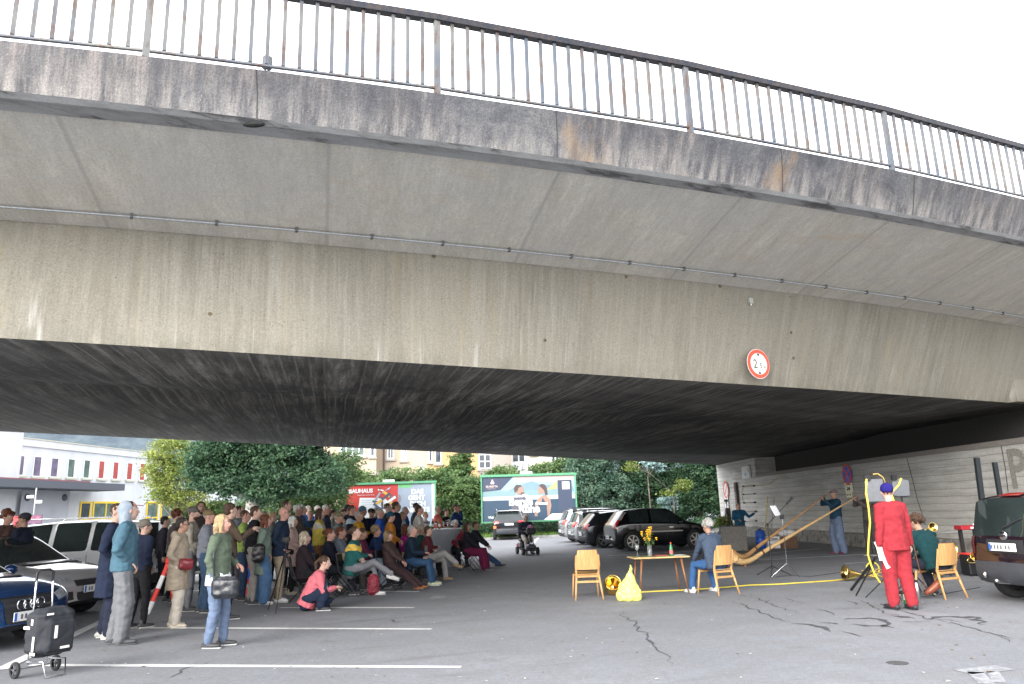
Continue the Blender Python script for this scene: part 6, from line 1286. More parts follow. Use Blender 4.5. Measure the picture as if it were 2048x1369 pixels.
# camera tripods
def cam_tripod(p,h,label,r=.35):
    t=thing('camera_tripod',(p.x,p.y,0),0,label,'tripod'); 
    for k in range(3): a=.5+2*pi*k/3; mb=MB(); c=Vector((r*cos(a),r*sin(a),.01)); s_=Vector((0,0,h*.82)); mb.tube([s_,s_.lerp(c,.5),s_.lerp(c,.51),c],[.016,.014,.010,.009],n=6); mb.obj('leg',BLKM,t)
    mb=MB(); mb.cyl((0,0,h*.5),(0,0,h*.94),.012); mb.obj('column',BLKM,t); mb=MB(); mb.rbox((0,0,h+.0),(.13,.07,.09),.01); mb.cyl((0,.03,h),(0,.12,h),.035); mb.obj('camera',BLKM,t); mb=MB(); mb.ell((0,0,h*.95),(.035,.035,.04)); mb.tube([(0,0,h*.94),(.05,-.2,h*.86)],[.007],n=5); mb.obj('pan_head',BLKM,t); return t
cam_tripod(onz(567,1222),1.22,'black camera tripod standing before the bald man in the navy blazer',.40)
pc=onz(1455,1098); cam_tripod(Vector((7.75,28.2,0)),1.72,'camera on a tall black tripod at the corner of the concrete wall',.5)
# grey box near the wall
p=onz(1462,1104); t=thing('equipment_case',(p.x+.1,p.y+.3,0),radians(-8),'grey textured equipment case standing behind the man in slate blue','case'); mb=MB(); mb.rbox((.1,0,.42),(.86,.5,.82),.02); mb.obj('case_body',mat('case_grey',(.17,.16,.145),.8,var=.3,scale=25),t); mb=MB(); mb.rbox((.1,0,.84),(.88,.52,.03),.01); mb.obj('lid',GREYP,t)
p=onz(1523,1098); t=thing('barrel',(p.x,p.y,0),0,'bright blue plastic barrel at the foot of the wall','barrel'); mb=MB(); mb.lathe([(.001,0),(.15,0),(.17,.03),(.17,.2),(.18,.22),(.17,.24),(.17,.42),(.18,.44),(.17,.46),(.17,.6),(.14,.64),(.001,.64)],n=18); mb.obj('shell',mat('barrel_blue',(.01,.08,.42),.4),t,smooth=True); mb=MB(); mb.cyl((0,0,.64),(0,0,.69),.06); mb.obj('cap',BLKM,t)
p=onz(1548,1097); t=thing('crate',(p.x,p.y,0),0,'stack-like pale plastic crate between the blue barrel and the brown box','crate'); mb=MB()
for k in range(3): mb.rbox((0,0,.07+.14*k),(.52,.36,.125),.01)
mb.obj('crate_body',WHP,t); mb=MB(); mb.rbox((0,-.19,.33),(.2,.02,.04),.005); mb.obj('handle',GREYP,t)
p=onz(1572,1097); t=thing('box',(p.x+.1,p.y,0),0,'brown wooden box under the white sack','box'); mb=MB(); mb.rbox((0,0,.19),(.55,.4,.38),.01); mb.obj('box_body',mat('box_brown',(.12,.065,.035),.7,var=.2),t); mb=MB(); mb.rbox((0,0,.39),(.57,.42,.025),.005); mb.obj('lid',WAL,t)
mb=MB(); mb.ell((-.1,0,.12),(.22,.18,.12),14,8); mb.ell((.12,0,.13),(.2,.18,.13),14,8); o=bpy.data.objects.new('sack',mb.mesh('sack',mat('white_sack',(.66,.66,.66),.7,bump=.4))); COL.objects.link(o); o.location=(p.x+.08,p.y,.405); remesh(o,.018,lambda o:crumple(o,.015,12),2); tag(o,'bulging white sack on top of the brown box','sack')
for px,y0,y1,m,l,nm in ((1538,994,1066,mat('yellow_bar',(.55,.42,.08),.5),'upright yellow bar leaning on the wall behind the alphorns','bar'),(1551,998,1064,WAL,'thin brown stick standing right of the yellow bar','stick')):
    a=onwall(px,y0,.06); b=onz(px-1,1096); mb=MB(); mb.tube([(a.x,a.y,a.z),(a.x-.35,a.y,0)],[.022 if nm=='bar' else .014],n=6); tag(mb.obj(nm,m),l,nm)
# ---- signs on the wall
def wall_sign(px,py,r,label,kind,name='traffic_sign'):
    c=onwall(px,py,.05); t=thing(name,(c.x,c.y,0),radians(-88.5),label,'sign'); z=c.z
    Mz=Matrix(((1,0,0),(0,0,1),(0,-1,0)))  # disc facing -Y local -> after rotation faces -X
    def disc(r0,r1,y,m,n): mb=MB(); mb.lathe([(max(r0,.001),0),(r1,0),(r1,.006),(max(r0,.001),.006)],n=36,M=Matrix.Rotation(radians(90),3,'X'),c=(0,y,z)); mb.obj(n,m,t)
    disc(0,r,0,BLU if kind=='stop' else WHP,'face'); disc(r*.80,r,-.006,REDP,'ring')
    k=[(1,1)] if kind=='stop' else []
    for a in ((45,-45) if kind=='stop' else (-45,)): mb=MB(); mb.box((0,-.011,z),(r*1.65,.004,r*.17),M=Matrix.Rotation(radians(a),3,'Y')); mb.obj('bar',REDP,t)
    mb=MB(); mb.box((0,.03,z),(.05,.05,.1)); mb.obj('bracket',CM,t); return t,z
wall_sign(1697,949,.36,'round blue no-stopping sign with red cross on the concrete wall','stop')
t,z=wall_sign(1454,980,.45,'round white no-parking sign with red ring at the left end of the wall','no')
c=onwall(1455,1006,.04); mb=MB(); mb.rbox((0,0,0),(.03,.62,.80),.01); o=mb.obj('sign_plate',WHP,None,loc=c); tag(o,'plain white plate fixed on the wall below the no-parking sign','sign')
LP=mat('plate_cream',(.85,.80,.60),.5)
c=onwall(1700,976,.04); t=thing('sign_plate',c,0,'cream plate with a small tow truck symbol under the no-stopping sign','sign'); mb=MB(); mb.rbox((0,0,0),(.02,.62,.34),.01); mb.obj('plate',LP,t); mb=MB(); mb.box((-.013,.05,-.05),(.004,.2,.04)); mb.box((-.013,-.07,-.02),(.004,.1,.09)); mb.tube([(-.013,0,-.03),(-.013,.14,.05)],[.01],n=4); mb.ell((-.013,.1,-.08),(.003,.025,.025)); mb.ell((-.013,-.07,-.08),(.003,.025,.025)); mb.obj('symbol',BLKM,t); mb=MB(); mb.box((-.013,0,.11),(.004,.46,.035)); mb.obj('print_line',mat('print_grey',(.35,.2,.1),.6),t)
c=onwall(1701,990,.04); t=thing('sign_plate',c,0,'small cream plate with a double arrow, lowest of the wall plates','sign'); mb=MB(); mb.rbox((0,0,0),(.02,.46,.20),.01); mb.obj('plate',LP,t); mb=MB(); mb.box((-.013,0,0),(.004,.3,.018))
for s in(1,-1): mb.add([(-.0135,s*.17,0),(-.0135,s*.11,.04),(-.0135,s*.11,-.04)],[(0,1,2)])
mb.obj('arrow',BLKM,t)
BRN=mat('sign_brown',(.06,.035,.035),.5)
a=onwall(1474,965,.1); b=onwall(1474,1022,.1); t=thing('banner_sign',(a.x,a.y,0),0,'narrow upright dark brown sign with white lettering on the wall','sign'); mb=MB(); mb.rbox((0,0,(a.z+b.z)/2),(.08,.34,a.z-b.z),.01); mb.obj('panel',BRN,t); mb=MB()
for k in range(7): mb.box((-.043,.0,a.z-.55-k*.13),(.004,.10,.075))
mb.obj('print_marks',mat('print_pale',(.4,.38,.4),.5),t); mb=MB(); mb.lathe([(.05,0),(.075,0),(.075,.005),(.05,.005)],n=18,M=Matrix.Rotation(-pi/2,3,'Y'),c=(-.043,0,b.z+.28)); mb.obj('ring_mark',WHP,t)
a=onwall(1460,1018,.14); b=onwall(1460,1050,.14); t=thing('cigarette_bin',(a.x,a.y,0),0,'dark brown tube-shaped bin on the wall behind the tripod','bin'); mb=MB(); mb.cyl((0,0,b.z),(0,0,a.z),.13,16); mb.obj('tube_body',BRN,t,smooth=False); mb=MB(); mb.ell((0,0,a.z),(.135,.135,.06)); mb.obj('lid',BRN,t)
c=onwall(1495,945,.06); t=thing('wall_box',c,0,'square white box with a blue sticker high on the wall','box'); mb=MB(); mb.rbox((0,0,0),(.12,1.15,.62),.02); mb.obj('housing',WHP,t); mb=MB(); mb.box((-.062,.0,-.1),(.004,.16,.12)); mb.obj('sticker',BLU,t); mb=MB(); mb.box((-.062,-.5,.1),(.006,.04,.2)); mb.obj('handle',GREYP,t)
c=onwall(1452,1030,.04); mb=MB(); mb.rbox((0,0,0),(.1,.3,.5),.02); tag(mb.obj('meter_box',mat('box_pale',(.35,.36,.37),.6),None,loc=c),'small grey box low on the wall left of the brown tube bin','box')
for i,y in enumerate((973,989,1006,1024,1043)):
    a=onwall(1489+i*1,y,.07); b=onwall(1511+i*1,y-1,.07); t=thing('wall_iron',(a.x,a.y,a.z),0,('topmost thin iron bar bolted to the wall','thin iron bar bolted second from the top on the wall','middle one of the five thin iron bars on the wall','thin iron bar bolted second from the bottom on the wall','lowest thin iron bar bolted to the wall')[i],'bar'); mb=MB(); d=b-a; mb.cyl((0,0,0),d,.012); mb.obj('rod',BLKM,t)
    for q in (Vector(),d): mb=MB(); mb.ell(q,(.06,.035,.04),8,6); mb.obj('bolt',BLKM,t)
pts=[onwall(x,y,.03) for x,y in ((1487,1002),(1484,985),(1490,972),(1515,971),(1540,968),(1560,953),(1572,948))]; hose('wall_pipe','thin yellowish pipe bending along the top of the wall',pts,.02,mat('pipe_yellow',(.42,.38,.2),.5),'pipe')
hose('wall_cable','thin dark cable hanging down the right part of the wall',[onwall(x,y,.02) for x,y in ((1815,915),(1820,935),(1828,965),(1836,1000),(1848,1035),(1852,1050))],.008,cab,'cable')
hose('wall_cable','thin vertical cable on the wall above the black van',[onwall(x,y,.02) for x,y in ((2004,890),(2012,935),(2018,985))],.008,cab,'cable')
hose('wall_ledge_pipe','pale horizontal pipe low on the wall between brass horn and keyboard',[onwall(x,y,.05) for x,y in ((1855,1068),(1890,1066),(1925,1064))],.012,WHP,'pipe')
c=onwall(2036,938,.012)   # faded painted letter
o=text('P',1.35,None,(c.x-.01,c.y+.35,c.z-.45),(pi/2,0,-pi/2),mat('faded_paint',(.25,.235,.21),.9,var=.3),.002,bold=.03,name='painted_letter')
# slabs of steel leaning on the wall
for x0,y0,x1,y1,wd,l in ((1953,916,1968,1032,.17,'tall black steel beam leaning against the wall beside the keyboard'),(1989,925,1999,985,.15,'shorter black steel beam leaning on the wall above the black van')):
    Yb=16.6; a=atY(x0,y0,Yb); b=atY(x1,y1,Yb); d=(b-a); b2=a+d*(a.z/(a.z-b.z)); t=thing('steel_beam',(b2.x,Yb,0),0,l,'beam'); mb=MB(); mb.tube([Vector((0,0,0)),Vector((a.x-b2.x,.0,a.z))],[(wd/2,wd/2.6)],n=4,cap='flat'); mb.obj('beam',mat('beam_black',(.012,.016,.02),.5),t)
# ---- panels / music desks behind the red boiler suit
def desk(x0,y0,x1,y1,Y,label,tilt,lean=0):
    a=atY(x0,y1,Y); b=atY(x1,y0,Y); w_=b.x-a.x; h=b.z-a.z; cx=(a.x+b.x)/2; t=thing('sheet_stand',(cx,Y,0),radians(tilt),label,'stand'); mb=MB(); Mr=Matrix.Rotation(radians(-10),3,'X')@Matrix.Rotation(radians(lean),3,'Y'); mb.rbox((0,0,(a.z+b.z)/2),(w_,.02,h),.006,M=Mr); mb.obj('desk_panel',mat('desk_grey',(.10,.105,.115),.5,var=.1),t); mb=MB(); mb.rbox((0,-.03,a.z+.02),(w_*.98,.07,.012),.004); mb.obj('ledge',BLKM,t); mb=MB(); mb.cyl((0,.03,.2),(0,.02,(a.z+b.z)/2),.014); mb.obj('pole',BLKM,t); tripod_legs(t,.35,.36,BLKM,a0=.7)
    mb=MB(); mb.box((-w_*.35,0,b.z+.02),(w_*.3,.04,.09)); mb.obj('lamp_clip',BLKM,t); return t
desk(1736,958,1765,1007,12.9,'grey sheet-music stand left of the blue beanie',-8); desk(1787,957,1817,996,13.3,'grey sheet-music stand right of the blue beanie, tilted',10,12)
# hoses standing up around the red suit
Yh=12.4
def hz(px,py,Y=Yh): return atY(px,py,Y)
hose('tube_horn','pale yellow hose rising beside the left edge of the red boiler suit',[hz(1733,960),hz(1732,985),hz(1737,1015),hz(1740,1045),hz(1737,1085),hz(1736,1110),hz(1742,1130),hz(1750,1150),hz(1760,1165)],.016,YHOSE)
hose('tube_horn','curved shiny yellow tube arching over the music stand to the blue beanie',[hz(1747,949),hz(1755,948),hz(1765,955),hz(1769,962),hz(1771,975)],.013,BRS); hose('tube_horn','pale yellow tube with joint slanting behind the blue beanie',[hz(1802,958),hz(1798,970),hz(1786,983),hz(1783,990),hz(1788,1003)],.016,YHOSE)
# brass horn on the ground
p=onz(1697,1163); t=thing('brass_horn',(p.x,p.y,0),0,'brass horn with round bell lying left of the red boiler suit','horn'); mb=MB(); Mx=Matrix.Rotation(radians(-80),3,'Y'); mb.lathe([(.15,0),(.16,.01),(.15,.02),(.10,-.08),(.05,-.22),(.022,-.4),(.018,-.6)],n=26,M=Mx,c=(-.05,0,.17)); mb.obj('bell',BRS,t,smooth=True)
mb=MB(); mb.tube([(.52,0,.12),(.7,0,.06),(.8,.03,.15),(.65,.05,.22),(.45,.05,.12),(.3,.02,.05)],[.014],n=8); mb.tube([(.3,.0,.2),(.6,0,.16),(.85,0,.09)],[.012],n=8); mb.obj('tubing',BRS,t,smooth=True)
mb=MB(); pts=[(.55+.13*cos(a*pi/8),.06,.22+.13*sin(a*pi/8)) for a in range(0,17)]; mb.tube(pts,[.012],n=8); mb.obj('hose_loop',YHOSE,t,smooth=True)
p=onz(1703,1182); q=atY(1752,1115,12.9); mb=MB(); mb.tube([(0,0,.02),(q.x-p.x,q.y-p.y,q.z)],[.024],n=8); mb.tube([(q.x-p.x,q.y-p.y,q.z),(q.x-p.x-.28,q.y-p.y+.3,.03)],[.014],n=6); mb.tube([(.12,0,.17),(.45,.1,.28)],[.012],n=6); o=mb.obj('stand_leg',BLKM,None,loc=(p.x,p.y,0)); tag(o,'slanting black metal stand leg before the brass horn','stand')
# bottles, thermos, brown case
p=onz(1814,1208); t=thing('bottle',(p.x,p.y,0),0,'green glass water bottle standing between red trousers and wooden chair','bottle'); mb=MB(); mb.lathe([(.001,0),(.038,0),(.04,.01),(.04,.17),(.032,.21),(.014,.27),(.014,.31),(.001,.31)],n=16); mb.obj('glass_body',mat('bottle_green',(.03,.28,.06),.08,trans=.5),t,smooth=True); mb=MB(); mb.lathe([(.0412,.06),(.0412,.14)],n=16); mb.obj('bottle_label',mat('label_green',(.35,.55,.35),.5),t); mb=MB(); mb.cyl((0,0,.305),(0,0,.33),.016); mb.obj('cap',WHP,t)
p=onz(1837,1199); t=thing('thermos',(p.x,p.y,0),0,'brushed steel thermos flask under the wooden chair at the right','flask'); mb=MB(); mb.lathe([(.001,0),(.034,0),(.036,.01),(.036,.22),(.028,.25),(.028,.26)],n=16); mb.obj('flask_body',CHR,t,smooth=True); mb=MB(); mb.cyl((0,0,.26),(0,0,.30),.026); mb.obj('cup_lid',BLKM,t)
p=onz(1870,1198); t=thing('leather_case',(p.x,p.y,.0),0,'small reddish brown leather case leaning on its strap right of the wooden chair','case'); mb=MB(); mb.tube([(-.14,0,.08),(-.05,0,.13),(.08,0,.22),(.13,0,.26)],[(.03,.03),(.05,.055),(.065,.07),(.06,.07)],n=12,cap='flat'); mb.obj('case_body',mat('leather_brown',(.22,.06,.03),.35),t,smooth=True); mb=MB(); mb.tube([(-.12,0,.1),(-.16,.05,.5),(-.17,.1,.85)],[.008],n=5); mb.obj('strap',mat('leather_strap',(.12,.04,.02),.5),t)
# keyboard, amp, horns at right
Yk=16.4; a=atY(1915,1056,Yk); b=atY(1985,1054,Yk); w_=b.x-a.x
t=thing('keyboard',((a.x+b.x)/2,Yk,0),0,'red electronic keyboard on a black folding stand','keyboard'); mb=MB(); mb.rbox((0,0,a.z),(w_,.3,.09),.012); mb.obj('case',mat('keyboard_red',(.30,.01,.02),.35),t); mb=MB(); mb.box((.08,-.155,a.z-.005),(w_*.72,.02,.04)); mb.obj('keys',WHP,t); mb=MB()
for k in range(4): mb.cyl((-.02+.07*k,.0,a.z+.045),(-.02+.07*k,.0,a.z+.075),.016)
mb.obj('knobs',WHP,t)
for x0,x1 in ((-w_*.42,-w_*.46),(-w_*.05,-w_*.01),(w_*.42,w_*.46)): mb=MB(); mb.box(((x0+x1)/2,.0,a.z/2),(.06,.07,a.z-.05)); mb.obj('stand_leg',BLKM,t)
mb=MB(); mb.cyl((-.1,0,a.z*.35),(w_*.45,0,a.z*.8),.014); mb.cyl((w_*.45,0,a.z*.35),(-.1,0,a.z*.8),.014); mb.obj('cross_brace',BLKM,t)
p=onz(1908,1150); t=thing('amplifier',(p.x,p.y+.15,0),radians(6),'grey amplifier box on the ground below the round brass horn','amplifier'); mb=MB(); mb.rbox((0,0,.155),(.36,.28,.31),.025); mb.obj('cabinet',mat('amp_grey',(.075,.08,.09),.6),t); mb=MB(); mb.rbox((0,-.142,.16),(.28,.01,.22),.005); mb.obj('front_grille',mat('amp_cloth',(.05,.055,.065),.9,var=.4,scale=60),t); mb=MB(); mb.tube([(-.1,0,.31),(-.08,0,.34),(.08,0,.34),(.1,0,.31)],[.01],n=6); mb.obj('handle',BLKM,t)
def horn_round(px,py,Y,r,label):
    c=atY(px,py,Y); t=thing('brass_horn',(c.x,c.y,c.z),0,label,'horn'); Mx=Matrix.Rotation(radians(75),3,'X'); mb=MB(); mb.lathe([(r*.12,-.5*r*2),(r*.2,-.5*r),(r*.45,-.2*r),(r*.85,0),(r,.12*r),(r*1.02,.14*r),(r*.9,.06*r),(r*.4,-.14*r),(r*.1,-.5*r)],n=28,M=Mx); mb.obj('bell',BRS,t,smooth=True)
    mb=MB(); mb.tube([(r*1.0*cos(a*pi/8),.12,-r*.8+r*.5*sin(a*pi/8)) for a in range(17)],[.012],n=6); mb.obj('tubing',BRS,t,smooth=True); return t
horn_round(1903,1099,16.7,.135,'round brass horn bell facing the camera above the grey amplifier'); horn_round(1950,1114,15.8,.10,'small brass horn on the black box beside the van')
c=atY(1957,1140,16.0); t=thing('speaker_box',(c.x,16.1,0),0,'black loudspeaker box with a red lid half hidden by the black van','speaker'); mb=MB(); mb.rbox((0,0,.22),(.42,.34,.40),.02); mb.obj('cabinet',BLKM,t); mb=MB(); mb.rbox((0,0,.435),(.42,.34,.03),.005); mb.obj('lid',REDP,t)
c=onz(1898,1118); mb=MB(); mb.rbox((0,0,.06),(1.1,.25,.06),.01); mb.cur=1; mb.box((0,-.05,.093),(1.0,.13,.004)); o=mb.obj('floor_keyboard',[WAL,WHP],None,loc=(c.x-.1,c.y,0)); tag(o,'long low keyboard with white keys lying at the foot of the wall','keyboard')
c=onz(1869,1140); t=thing('bucket',(c.x,c.y,0),0,'dark grey bin standing right of the dark green jacket','bin'); mb=MB(); mb.lathe([(.001,0),(.12,0),(.15,.5),(.155,.5),(.155,.53),(.14,.53),(.12,.03)],n=18); mb.obj('bin_body',GREYP,t,smooth=True); mb=MB(); mb.box((0,0,.54),(.22,.16,.03)); mb.obj('papers',PAPER,t)
horn_round(1866,1055,13.6,.08,'gold trumpet bell beside the shoulder of the dark green jacket')
c=onz(1838,1165)
# ---- clearance sign and junction box on the web
c=webpt(1504,731.5); t=thing('height_limit_sign',(c.x,c.y,c.z),D27,'round red and white height limit sign reading 2.5 m on the bridge side','sign')
SR=mat('signal_orange_red',(.66,.07,.03),.5,var=.03); r_=.285
for r0,r1,y,m,n in ((0,.285,-.16,WHP,'rim'),(0.001,.275,-.166,SR,'ring'),(0.001,.205,-.172,mat('sign_cream',(.78,.76,.68),.5,var=.02),'face')):
    mb=MB(); mb.lathe([(.001,0),(r1,0),(r1,.006),(.001,.006)],n=48,M=Matrix.Rotation(radians(90),3,'X'),c=(0,y,0)); mb.obj(n,m,t)
for s in (1,-1): mb=MB(); mb.add([(0,-.1795,s*.135),(-.04,-.1795,s*.195),(.04,-.1795,s*.195)],[(0,1,2)]); mb.obj('arrow_mark',BLKM,t)
text('2',.24,t,(-.145,-.180,-.085),RX,BLKM,.001,xs=.9); text('5',.15,t,(.015,-.180,-.085),RX,BLKM,.001,xs=.9); text('m',.10,t,(.105,-.180,-.085),RX,BLKM,.001,xs=.8)
mb=MB(); mb.cyl((0,-.16,0),(0,.03,0),.03); mb.obj('bracket',CM,t)
c=webpt(1499,603); t=thing('junction_box',(c.x,c.y,c.z),D27,'small pale grey junction box high on the bridge side','box'); mb=MB(); mb.rbox((0,-.03,0),(.09,.06,.11),.008); mb.obj('housing',mat('box_green_grey',(.36,.38,.34),.6),t); mb=MB(); mb.cyl((0,-.03,-.05),(0,-.03,-.09),.015); mb.obj('gland',WHP,t)
# ---- shopping trolley
p=onz(88,1352); t=thing('shopping_trolley',(p.x,p.y,0),radians(62),'black wheeled shopping trolley with reflective strips, bottom left corner','trolley')
mb=MB(); mb.rbox((0,-.02,.46),(.42,.30,.50),.06); mb.rbox((.02,-.18,.42),(.32,.08,.36),.035); o=mb.obj('bag',mat('trolley_fabric',(.014,.016,.022),.75,bump=.4,scale=8),t,smooth=True); remesh(o,.012,lambda o:crumple(o,.010,8),2)
mb=MB()
for s in(1,-1): mb.tube([(s*.10,.15,.12),(s*.10,.15,.72),(s*.09,.17,1.05)],[.010],n=8)
mb.tube([(-.12,.15,.15),(-.12,-.16,.17),(-.11,-.20,.01),(.11,-.20,.01),(.12,-.16,.17),(.12,.15,.15)],[.009],n=8); mb.obj('frame',CHR,t,smooth=True)
mb=MB(); mb.tube([(-.09,.17,.98),(-.09,.17,1.08),(-.05,.175,1.11),(.05,.175,1.11),(.09,.17,1.08),(.09,.17,.98)],[.014],n=8); mb.obj('handle',BLKM,t,smooth=True); mb=MB(); mb.rbox((0,.16,.74),(.24,.03,.03),.008); mb.obj('crossbar',BLKM,t)
mb=MB(); mb.cyl((-.22,.17,.085),(.22,.17,.085),.008); mb.obj('axle',CHR,t)
for s in(1,-1):
    mb=MB(); mb.lathe([(.055,-.015),(.08,-.016),(.085,-.008),(.085,.008),(.08,.016),(.055,.015)],c=(s*.22,.17,.085),axis='X',n=24); w_=mb.obj('wheel',RUB,t,smooth=True); mb=MB()
    for k in range(5): a=k*2*pi/5; mb.tube([(s*.225,.17,.085),(s*.225,.17+.058*cos(a),.085+.058*sin(a))],[(.006,.009)],n=5)
    mb.cyl((s*.205,.17,.085),(s*.238,.17,.085),.016); mb.obj('hub',GREYP,w_)
RF=mat('reflective_strip',(.85,.84,.78),.3,var=.02)
for c_,d_ in (((-.215,.04,.52),(.006,.11,.03)),((-.215,-.05,.58),(.006,.03,.06)),((-.214,-.10,.36),(.006,.03,.15)),((-.213,-.10,.26),(.006,.09,.028)),((-.05,-.224,.47),(.03,.006,.13)),((.06,-.224,.30),(.10,.006,.025)),((-.10,-.175,.655),(.07,.006,.02))): mb=MB(); mb.box(c_,d_); mb.obj('reflector',RF,t)
# ---- red and white barrier trestle
p=onz(330,1226); t=thing('barrier_trestle',(p.x,p.y,0),radians(20),'red and white striped barrier trestle behind the beige coat','barrier')
def striped(a,b,r,n=5):
    a=Vector(a);b=Vector(b); mb=MB()
    for k in range(n): mb.cur=k%2; mb.tube([a.lerp(b,k/n),a.lerp(b,(k+1)/n)],[(r,r*.5)],n=6,cap='flat',side=(1,0,0))
    return mb
striped((0,0,.86),(-.28,-.1,0),.04,4).obj('leg',[REDP,WHP],t); striped((0,.0,.86),(.16,.15,0),.04,4).obj('leg',[REDP,WHP],t); mb=MB(); mb.rbox((0,0,.9),(.10,.08,.12),.02); mb.obj('hinge',REDP,t); striped((.02,.0,.62),(.75,1.2,.62),.06,6).obj('crossbar',[REDP,WHP],t)
# ---- no stopping sign on red stand
p=onz(512,1192); t=thing('portable_sign',(p.x,p.y,0),radians(38),'portable no-stopping sign with blue cross face on a red plastic stand','sign'); Mt=Matrix.Rotation(radians(90-12),3,'X')
for r1,y,m,n in ((.30,0,REDP,'ring'),(.225,-.008,BLU,'face')): mb=MB(); mb.lathe([(.001,0),(r1,0),(r1,.008),(.001,.008)],n=36,M=Mt,c=(0,y,.46)); mb.obj(n,m,t)
for a in(45,-45): mb=MB(); mb.box((0,-.021,.46),(.46,.006,.045),M=Matrix.Rotation(radians(-12),3,'X')@Matrix.Rotation(radians(a),3,'Y')); mb.obj('bar',REDP,t)
mb=MB(); mb.rbox((0,.08,.1),(.40,.16,.16),.03); mb.box((-.15,-.02,.06),(.07,.3,.12)); mb.box((.15,-.02,.06),(.07,.3,.12)); mb.obj('stand',REDP,t)
# ---- folding chairs under the seated audience
def fold_proto():
    t=thing('folding_chair',(0,0,0),0,'x','chair','folding chairs of the seated audience'); r=.010
    for s in(1,-1):
        mb=MB(); mb.tube([(s*.19,.22,0),(s*.19,-.20,.50),(s*.19,-.27,.84)],[r],n=6); mb.obj('front_leg_frame',BLKM,t); mb=MB(); mb.tube([(s*.165,-.24,0),(s*.165,.17,.46)],[r],n=6); mb.obj('rear_leg',BLKM,t)
    mb=MB(); mb.rbox((0,0,.455),(.38,.36,.02),.006); mb.obj('seat',BLKM,t); mb=MB(); mb.rbox((0,-.255,.76),(.36,.02,.16),.008,M=Matrix.Rotation(radians(8),3,'X')); mb.obj('backrest',BLKM,t)
    for y,z in ((.20,.03),(-.22,.03)): mb=MB(); mb.cyl((-.19 if y>0 else -.165,y,z),(.19 if y>0 else .165,y,z),.007); mb.obj('stretcher',BLKM,t)
    return t
fp=fold_proto(); first=True
for Wm,px,lab,Y in SEATED:
    if 'kneel' in lab: continue
    c=fp if first else copytree(fp); first=False
    loc=Wm.translation; rz=Wm.to_euler().z; c.location=(loc.x,loc.y,0); c.rotation_euler=(0,0,rz)
    who=lab.replace('seated ','').split(' in ')[0]; full=lab.replace('seated ','').split(',')[0].split(' holding')[0].split(' just')[0]
    ws=('black folding chair under the '+full).split()[:16]
    c['label']=' '.join(ws)
t=copytree(fp); p=onz(612,1190); t.location=(p.x+.35,p.y+.2,0); t.rotation_euler=(0,0,radians(-60)); t['label']='black folding chair standing empty left of the seated black-sweater woman'
p=onz(905,1130); t=copytree(fp); t.location=(p.x,p.y,0); t.rotation_euler=(0,0,radians(-85)); t['label']='empty folding chair with pale seat in front of the drinks table'
# ---- bags
def bag(name,pos,rz,dims,m,label,cat='bag',strap=None,rot=None):
    t=thing(name,pos,rz,label,cat); mb=MB(); mb.rbox((0,0,dims[2]/2),dims,min(dims)*.35); o=mb.obj('bag_body',m,t,smooth=True); remesh(o,.014,lambda o:[setattr(v,'co',v.co+v.normal*.010*noise.noise(v.co*14)) for v in o.data.vertices] and None,2)
    if strap: mb=MB(); mb.tube(strap,[(.014,.005)],n=6); mb.obj('strap',m,t)
    return t
BG_=mat('leather_burgundy',(.16,.015,.022),.4); BLL=mat('leather_black',(.02,.022,.028),.38,bump=.6,scale=12)
def near(ref,dx,dy,z): W=ref[2]; v=W@Vector((dx,dy,0)); return Vector((v.x,v.y,z))
q=near(REFS['beige'],.19,.17,.86); sh_=REFS['beige'][2]@Vector((-.10,-.05,1.44)); bag('shoulder_bag',q,radians(-5),(.24,.10,.17),BG_,'burgundy leather shoulder bag hanging at the hip of the beige coat','bag',[(-.12,.0,.2),(-.28,.02,.42),(sh_.x-q.x,sh_.y-q.y-.05,sh_.z-q.z-.05)])
q=near(REFS['blonde'],.24,.20,.62); sh_=REFS['blonde'][2]@Vector((.15,.0,1.46)); bag('shoulder_bag',q,radians(-3),(.36,.14,.27),BLL,'large black leather bag on the shoulder of the blonde woman','bag',[(-.15,.0,.28),(-.16,-.03,.5),(sh_.x-q.x,sh_.y-q.y-.02,sh_.z-q.z+.02)])
bag('backpack',(atY(500,1080,15.3).x,15.2,1.05),0,(.20,.12,.32),mat('bag_grey',(.10,.10,.11),.7),'grey tote bag hanging beside the lime green shirt')
bag('backpack',(atY(519,1095,14.6).x,14.55,.78),0,(.24,.16,.36),mat('bag_black',(.012,.012,.014),.4),'black rucksack hanging between black jacket and sage coat')
bag('handbag',(atY(686,1113,16.3).x,16.2,.62),0,(.34,.14,.22),mat('bag_beige',(.45,.36,.24),.6),'beige handbag on the lap of the auburn-haired person')
bag('backpack',(atY(752,1180,16.2).x,15.9,.0),.2,(.24,.2,.42),mat('bag_red_pattern',(.20,.02,.035),.7,var=.8,scale=20),'dark red patterned backpack on the ground under the crossed legs')
bag('handbag',(atY(848,1145,18.2).x,18.3,.15),.1,(.34,.2,.26),mat('bag_dark_pattern',(.04,.045,.05),.7,var=.9,scale=22),'dark patterned bag beneath the man in blue jeans')
bag('basket',(atY(806,1103,18.9).x,18.9,.55),.1,(.36,.2,.14),mat('wicker',(.32,.20,.09),.8,var=.5,scale=40),'light wicker basket on the lap of the magenta jacket','basket')
